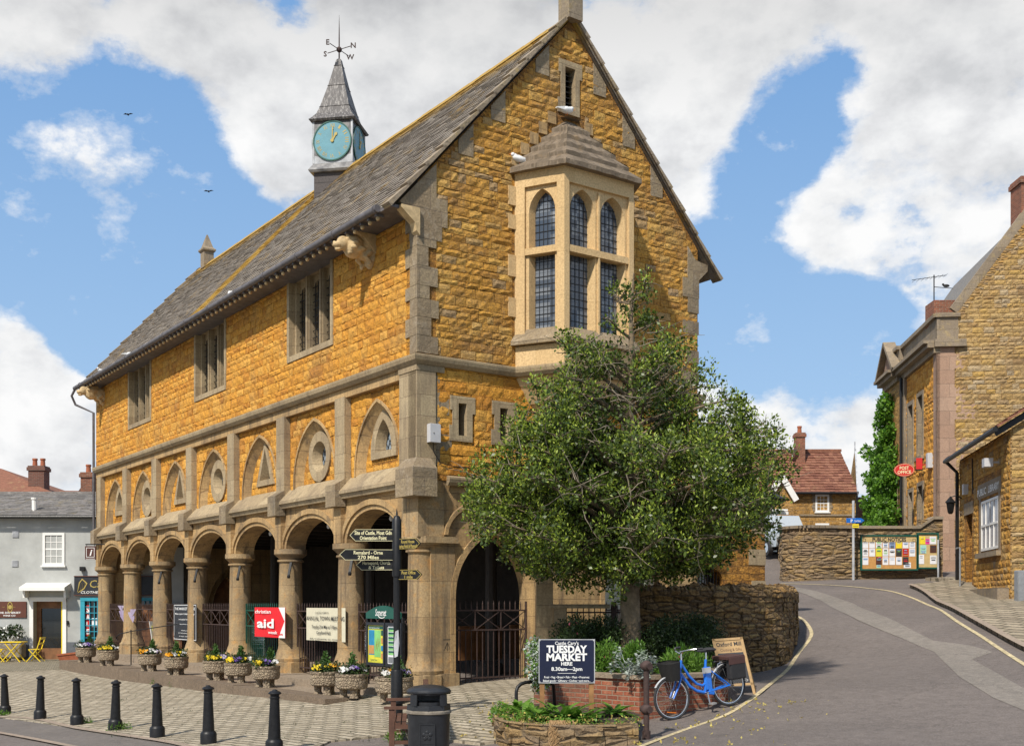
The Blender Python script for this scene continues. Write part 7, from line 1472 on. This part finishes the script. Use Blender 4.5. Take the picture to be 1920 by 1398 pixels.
# ---- birds
def gull(p, rz, label, s=1.0):
    o = empty('gull', p, rz, label, 'bird', 'white gulls resting on the hall roof'); b = MB(); b.ell((0, 0, .09*s), (.17*s, .085*s, .075*s), 8, 0, Matrix.Rotation(-.15, 3, 'Y')); b.ell((.15*s, 0, .16*s), (.05*s, .045*s, .045*s), 6); b.ell((.1*s, 0, .13*s), (.06*s, .05*s, .06*s), 6); b.hexa([(-.3*s, -.03*s, .06*s), (-.1*s, -.06*s, .05*s), (-.1*s, .06*s, .05*s), (-.3*s, .03*s, .06*s), (-.3*s, -.03*s, .075*s), (-.1*s, -.06*s, .13*s), (-.1*s, .06*s, .13*s), (-.3*s, .03*s, .075*s)]); b.build('body', 'bird_white', o, smooth=True)
    b = MB(); b.tube([(.19*s, 0, .16*s), (.25*s, 0, .15*s)], [.012*s, .003*s], 5); b.build('beak', 'orange_plastic', o); b = MB(); [b.tube([(0, y, .04*s), (0, y, -.03)], .006, 4) for y in (-.025, .025)]; b.build('leg', 'orange_plastic', o); return o
gull(ML(3.6, -.20, 12.27), TH+.1, 'white gull on the peak of the oriel roof'); gull(ML(2.45, -.05, 11.0), TH+3.0, 'white gull at the left corner of the oriel roof')
for u, v, l in ((433, 543, 'white gull on the eaves between the first and second upper windows'), (243, 655, 'white gull on the eaves above the farthest upper window'), (190, 690, 'white gull at the far left end of the eaves')):
    t = (u-960)/FP; xl = -.55; y = (-1.881+.8183*xl-t*(22.7+.5749*xl))/(.5749+t*.8182); gull(ML(xl, y, 9.62), TH+2+u, l, .9)
for u, v, l in ((240, 215, 'small dark bird flying high in the blue sky, upper left'), (391, 359, 'small dark bird flying left of the clock turret')):
    p = at(u, v, 60); o = empty('flying_bird', p, 0, l, 'bird', 'birds flying in the sky'); b = MB(); b.ell((0, 0, 0), (.05, .12, .04), 5); b.add([(0, .04, 0), (0, -.06, 0), (-.14, -.0, .08), (-.28, .06, .03)], [(0, 1, 2), (0, 2, 3)]); b.add([(0, .04, 0), (0, -.06, 0), (.14, -.0, .08), (.26, .06, .06)], [(0, 1, 2), (0, 2, 3)]); b.build('body', 'bird_dark', o, recalc=False)
# ============================================================ HOLLY TREE
TY = 20.5; TX = at(1183, 0, TY).x; TR = empty('holly_tree', (TX, TY, .45), 0, 'broad dark green holly tree with pale bare twigs in front of the gable', 'tree')
prof = [(1.95, 1.1), (2.3, 2.0), (2.7, 2.6), (3.2, 2.85), (3.8, 2.9), (4.4, 2.75), (5.0, 2.35), (5.6, 1.8), (6.2, 1.35), (6.7, .95), (7.2, .6), (7.7, .25)]
def rad(z):
    for (z0, r0), (z1, r1) in zip(prof, prof[1:]):
        if z0 <= z <= z1: return r0+(r1-r0)*(z-z0)/(z1-z0)
    return 0
# uneven outline measured on both sides (left, right) at given heights
lr = {1.95: (.8, .8), 2.3: (1.9, 1.1), 2.7: (2.65, 2.2), 3.2: (2.9, 2.65), 3.8: (2.95, 2.7), 4.4: (2.5, 2.7), 4.8: (2.35, 2.35), 5.2: (2.1, 1.85), 5.6: (1.9, 1.5), 6.0: (1.6, 1.3), 6.4: (1.25, 1.05), 6.8: (.95, .7), 7.3: (.45, .4), 7.9: (.1, .15)}
zs = sorted(lr)
def radd(z, cx):
    z = min(max(z, zs[0]), zs[-1])
    for z0, z1 in zip(zs, zs[1:]):
        if z0 <= z <= z1: t = (z-z0)/(z1-z0); l = lr[z0][0]*(1-t)+lr[z1][0]*t; r = lr[z0][1]*(1-t)+lr[z1][1]*t; return r*(cx+1)/2+l*(1-cx)/2
g = random.Random(17); tr = MB(); base = .45
def W(z): return z-base
trunk = [(-.0, 0, -.3), (0, 0, .5), (-.02, .02, 1.5), (.0, 0, 2.6), (-.05, .03, 3.6), (-.02, 0, 4.6), (.02, 0, 5.4), (.0, 0, 6.3), (.05, 0, 7.2)]
tr.tube(trunk, [.24, .19, .17, .145, .11, .085, .065, .04, .012], 12)
clus, crad, tips, tw = [], [], [], MB()
def trunk_at(z):
    z = W(z)
    for a, c in zip(trunk, trunk[1:]):
        if a[2] <= z <= c[2]: t = (z-a[2])/(c[2]-a[2]); return V(a).lerp(V(c), t)
    return V(trunk[-1])
nb = 0
for k in range(200):
    z = g.choice([g.uniform(2.2, 4.9)]*8+[g.uniform(4.6, 6.2)]*3+[g.uniform(6.0, 7.6)]); a = g.uniform(0, 2*math.pi)
    if k > 165: a = math.pi+g.uniform(-.75, .75); z = g.uniform(2.4, 4.6)
    if k > 190: a = g.uniform(-.5, .5); z = g.uniform(2.5, 4.8)
    Rm = radd(z, math.cos(a))*g.uniform(.78, 1.05)
    zs0 = max(2.1, z-Rm*g.uniform(.15, .45)); s = trunk_at(zs0); e = V((math.cos(a)*Rm, math.sin(a)*Rm, W(z))); d = e-s; m1 = s+d*.35+V((g.uniform(-.15, .15), g.uniform(-.15, .15), .12*Rm*.5)); m2 = s+d*.7+V((g.uniform(-.15, .15), g.uniform(-.15, .15), .1)); rb = .015+.018*Rm
    tr.tube([s, m1, m2, e], [rb, rb*.7, rb*.4, .006], 6, cap=False)
    nsub = int(6+7*Rm/2.5)
    for j in range(nsub):
        t = g.uniform(.28, 1.0); q = (s.lerp(m1, t/.35) if t < .35 else m1.lerp(m2, (t-.35)/.35) if t < .7 else m2.lerp(e, (t-.7)/.3)); f = g.gauss; L = .11+.15*Rm/2.5
        c = q+V((f(0, L), f(0, L), f(.04, L*.75))); tw.tube([q, q.lerp(c, .55)+V((0, 0, .03)), c], [.009, .006, .003], 4, cap=False)
        rc = math.hypot(c.x, c.y); rm = max(.15, radd(c.z+base, c.x/max(rc, .01)))
        if rc > rm*1.02: c.x *= rm*1.02/rc; c.y *= rm*1.02/rc
        if z > 4.9 and g.random() < min(.5, .15+.15*(z-4.9)): continue
        clus.append(tuple(c)); crad.append(g.uniform(.11, .25)*(1 if z < 5.4 else .8)); tips.append(rc/rm)
for k in range(60):                      # bare pale twigs, curved, mostly on the sunny front
    z = g.uniform(2.6, 6.5); a = g.uniform(-2.7, -.4); r = radd(z, math.cos(a))*g.uniform(.5, .78); p = V((math.cos(a)*r, math.sin(a)*r, W(z))); P = [p]; d = V((g.uniform(-1, 1), g.uniform(-.6, .2), g.uniform(-.9, .5))).normalized()
    for j in range(6): d = (d+V((g.uniform(-.5, .5), g.uniform(-.3, .3), g.uniform(-.45, .25)))).normalized(); P.append(P[-1]+d*g.uniform(.08, .17))
    tw.tube(P, [.011, .010, .009, .007, .006, .005, .003], 4, cap=False)
    if g.random() < .7: q = P[3]; tw.tube([q, q+V((g.uniform(-.15, .15), -.05, g.uniform(-.15, .12))), q+V((g.uniform(-.25, .25), -.08, g.uniform(-.25, .15)))], [.006, .005, .002], 4, cap=False)
tr.build('trunk', 'bark', TR, smooth=True, recalc=False); tw.build('twigs', 'twig', TR, recalc=False)
clus = np.array(clus); crad = np.array(crad); tips = np.array(tips)
leaves('crown', clus, crad, 84000, .070, 'holly_dark', TR, seed=5, aspect=.62, bend=.12, up=.15)
sel = (tips > .55); leaves('new_leaves', clus[sel]+np.array([0, -.03, .05]), crad[sel]*1.12, 34000, .058, 'holly_new', TR, seed=6, aspect=.45, up=.9, outward=.9)
# ============================================================ SMALL GROWTH AND LITTER
def weed(x, y, s, sd, label):
    z = gz(x, y)+.03; o = empty('weed', (x, y, z), 0, label, 'weed', 'weeds in the paving'); leaves('foliage', [(0, 0, .03*s), (.1*s, .03, .02), (-.1*s, 0, .02)], [.1*s]*3, int(260*s), .06, 'fresh_leaf', o, seed=sd, up=.9, aspect=.25)
for k, (u, v, s, l) in enumerate([(302, 1284, 1.3, 'weed tuft at the foot of the step, left of two'), (336, 1288, 1.5, 'weed tuft at the foot of the step, right of two'), (224, 1371, 1.1, 'grass tuft at the base of the fourth bollard'), (156, 1359, .9, 'grass tuft beside the third bollard'), (3, 1344, .8, 'grass tuft beside the leftmost bollard'), (742, 1390, .8, 'grass tuft at the foot of the bench')]):
    p = G(u, v); weed(p.x, p.y, s, 70+k, l)
pts = []; g = random.Random(9)
for k in range(300):
    u = g.choice([g.gauss(1300, 60)]*3+[g.gauss(1400, 60), g.uniform(1000, 1500)]); v = 1310+abs(g.gauss(0, 35))+(1390-u)*.12*(u < 1300)
    p = G(u, min(v, 1395)); 
    if p.y > 20.5 or (p.x < 3.4 and p.y > 17.3+.53*(p.x-1.98) and p.x > 1.9) : continue
    pts.append((p.x, p.y, p.z+.012))
for k in range(160): p = G(g.uniform(860, 1000), g.uniform(1310, 1395)); pts.append((p.x, p.y, p.z+.05)) if p.x < -.2 and g.random() < .5 else None
for k in range(60): p = G(g.uniform(1100, 1210), g.uniform(1385, 1397)); pts.append((p.x, p.y, p.z+.012))
leaves('fallen_leaves', pts, [.012]*len(pts), len(pts)*2, .05, 'dry_leaf', None, seed=80, flat=.3, aspect=.6); o = bpy.data.objects['fallen_leaves']; tag(o, 'yellow fallen holly leaves scattered on the tarmac round the bicycle', 'fallen leaves', kind='stuff')
# moss and tiny weeds between setts
ps = []
for k in range(900):
    u, v = g.uniform(200, 980), g.uniform(1300, 1395); p = G(u, v); q = ((p.x+1.9)*-.5749*0+p.x, p.y)
    if g.random() < .5*(1+math.sin(p.x*1.7)*math.sin(p.y*2.3)): ps.append((p.x, p.y, p.z+.04))
leaves('moss', ps, [.03]*len(ps), len(ps)*4, .022, 'shrub_leaf', None, seed=81, flat=.2); tag(bpy.data.objects['moss'], 'moss and tiny weeds in the joints of the plaza setts', 'moss', kind='stuff')
# ============================================================ SKY AND SUN
S = V((-.48, -.88, 0)).normalized(); EL = R(47); sd_ = V((S.x*math.cos(EL), S.y*math.cos(EL), math.sin(EL)))
ld = bpy.data.lights.new('sun', 'SUN'); lo = bpy.data.objects.new('sun', ld); col.objects.link(lo); ld.energy = 3.4; ld.angle = R(2.2); ld.color = (1, .93, .82)
lo.rotation_euler = sd_.to_track_quat('Z', 'Y').to_euler()
wd = bpy.data.worlds.new('World'); sc.world = wd; wd.use_nodes = True; t = wd.node_tree; t.nodes.clear()
out = t.nodes.new('ShaderNodeOutputWorld'); bg = t.nodes.new('ShaderNodeBackground'); t.links.new(bg.outputs[0], out.inputs[0]); bg.inputs[1].default_value = .1
sk = t.nodes.new('ShaderNodeTexSky'); sk.sky_type = 'NISHITA'; sk.sun_disc = False; sk.sun_elevation = EL; sk.sun_rotation = math.atan2(S.x, S.y); sk.dust_density = .6; sk.air_density = 1.0; sk.ozone_density = 1.6
dv = nd(t, 'TexCoord').outputs['Generated']; dn = nd(t, 'VectorMath', {0: dv}, operation='NORMALIZE').outputs[0]
def dirv(u, v): return V(((u-960)/FP, 1, (VH-v)/FP)).normalized()
blobs = [(100, -80, 420, .34), (500, 0, 460, .5), (700, 180, 330, .28), (520, 290, 150, .2), (900, 60, 420, .36), (1250, 120, 360, .34), (1320, 260, 140, .2), (1750, 150, 330, .34), (1900, 330, 260, .34), (1600, 380, 170, .30), (1720, 480, 150, .24), (1880, 520, 140, .28), (30, 60, 120, .12), (40, 555, 80, .26), (70, 640, 60, .16), (60, 745, 110, .34), (140, 800, 90, .26), (40, 860, 100, .28), (1540, 800, 130, .34), (1640, 830, 100, .3), (1450, 820, 90, .2),
 (180, 300, 260, -.8), (300, 440, 260, -.6), (120, 400, 230, -.5), (120, 600, 60, -.1), (420, 430, 140, -.28), (330, 200, 80, -.15), (1400, 380, 130, -.40), (1360, 560, 150, -.38), (1500, 650, 170, -.42), (1525, 185, 130, -.8), (1660, 650, 120, -.4), (1440, 280, 120, -.5), (1620, 560, 80, -.2), (230, 620, 110, -.2)]
acc = None
for u, v, r, w in blobs:
    c = dirv(u, v); d = nd(t, 'VectorMath', {0: dn, 1: tuple(c)}, operation='DOT_PRODUCT').outputs['Value']; cr = math.cos(r*1.25/FP)
    m = nd(t, 'MapRange', {'Value': d, 'From Min': cr, 'From Max': 1.0, 'To Min': 0.0, 'To Max': w}, interpolation_type='SMOOTHSTEP').outputs[0]
    acc = m if acc is None else mth(t, 'ADD', acc, m)
acc = mth(t, 'MAXIMUM', mth(t, 'MINIMUM', acc, .30), -.30)
st = nd(t, 'Mapping', {'Vector': dn, 'Scale': (1, 1, 1.5)}).outputs[0]
st2 = nd(t, 'VectorMath', {0: st, 1: (-.012, -.012, .030)}, operation='ADD').outputs[0]
n1 = noise(t, st, 7.0, 13, .58); n1b = noise(t, st2, 7.0, 13, .58); n2 = noise(t, st, 2.6, 4, .5); n3 = noise(t, st, 26, 9, .68)
den = mth(t, 'ADD', mth(t, 'ADD', mth(t, 'MULTIPLY_ADD', n1, 2.3, -1.15), mth(t, 'MULTIPLY_ADD', n2, .5, -.25)), mth(t, 'ADD', mth(t, 'MULTIPLY_ADD', n3, .55, -.275), mth(t, 'ADD', acc, .5)))
msk = ramp(t, den, [(.40, 0.), (.52, .35), (.62, .85), (.74, 1.)])
lit = mth(t, 'MULTIPLY', mth(t, 'SUBTRACT', n1, n1b), 3.2)
sh = ramp(t, mth(t, 'SUBTRACT', mth(t, 'ADD', mth(t, 'MULTIPLY', den, .30), mth(t, 'MULTIPLY_ADD', noise(t, st, 3.6, 8, .6), 1.1, -.30)), lit), [(.30, (6.4, 6.4, 6.4)), (.55, (5.8, 5.85, 5.9)), (.75, (5.2, 5.25, 5.35)), (1.0, (4.4, 4.48, 4.6))])
sp = nd(t, 'SeparateXYZ', {0: dn}); el = sp.outputs[2]
dark = ramp(t, el, [(.37, 1.), (.50, .66)])
sh = mixc(t, 1.0, sh, dark, 'MULTIPLY')
blue = mixc(t, ramp(t, el, [(.0, 1.), (.42, .0)]), (1.35, 2.65, 4.8), (3.0, 4.35, 5.9))
skyc = mixc(t, .92, sk.outputs[0], blue)
t.links.new(mixc(t, msk, skyc, sh), bg.inputs[0])
sc.view_settings.view_transform = 'Standard'; sc.view_settings.look = 'None'; sc.view_settings.gamma = 1; sc.view_settings.use_curve_mapping = False; sc.view_settings.exposure = .62
sc.cycles.max_bounces = 6; sc.cycles.transparent_max_bounces = 4; sc.cycles.use_denoising = True
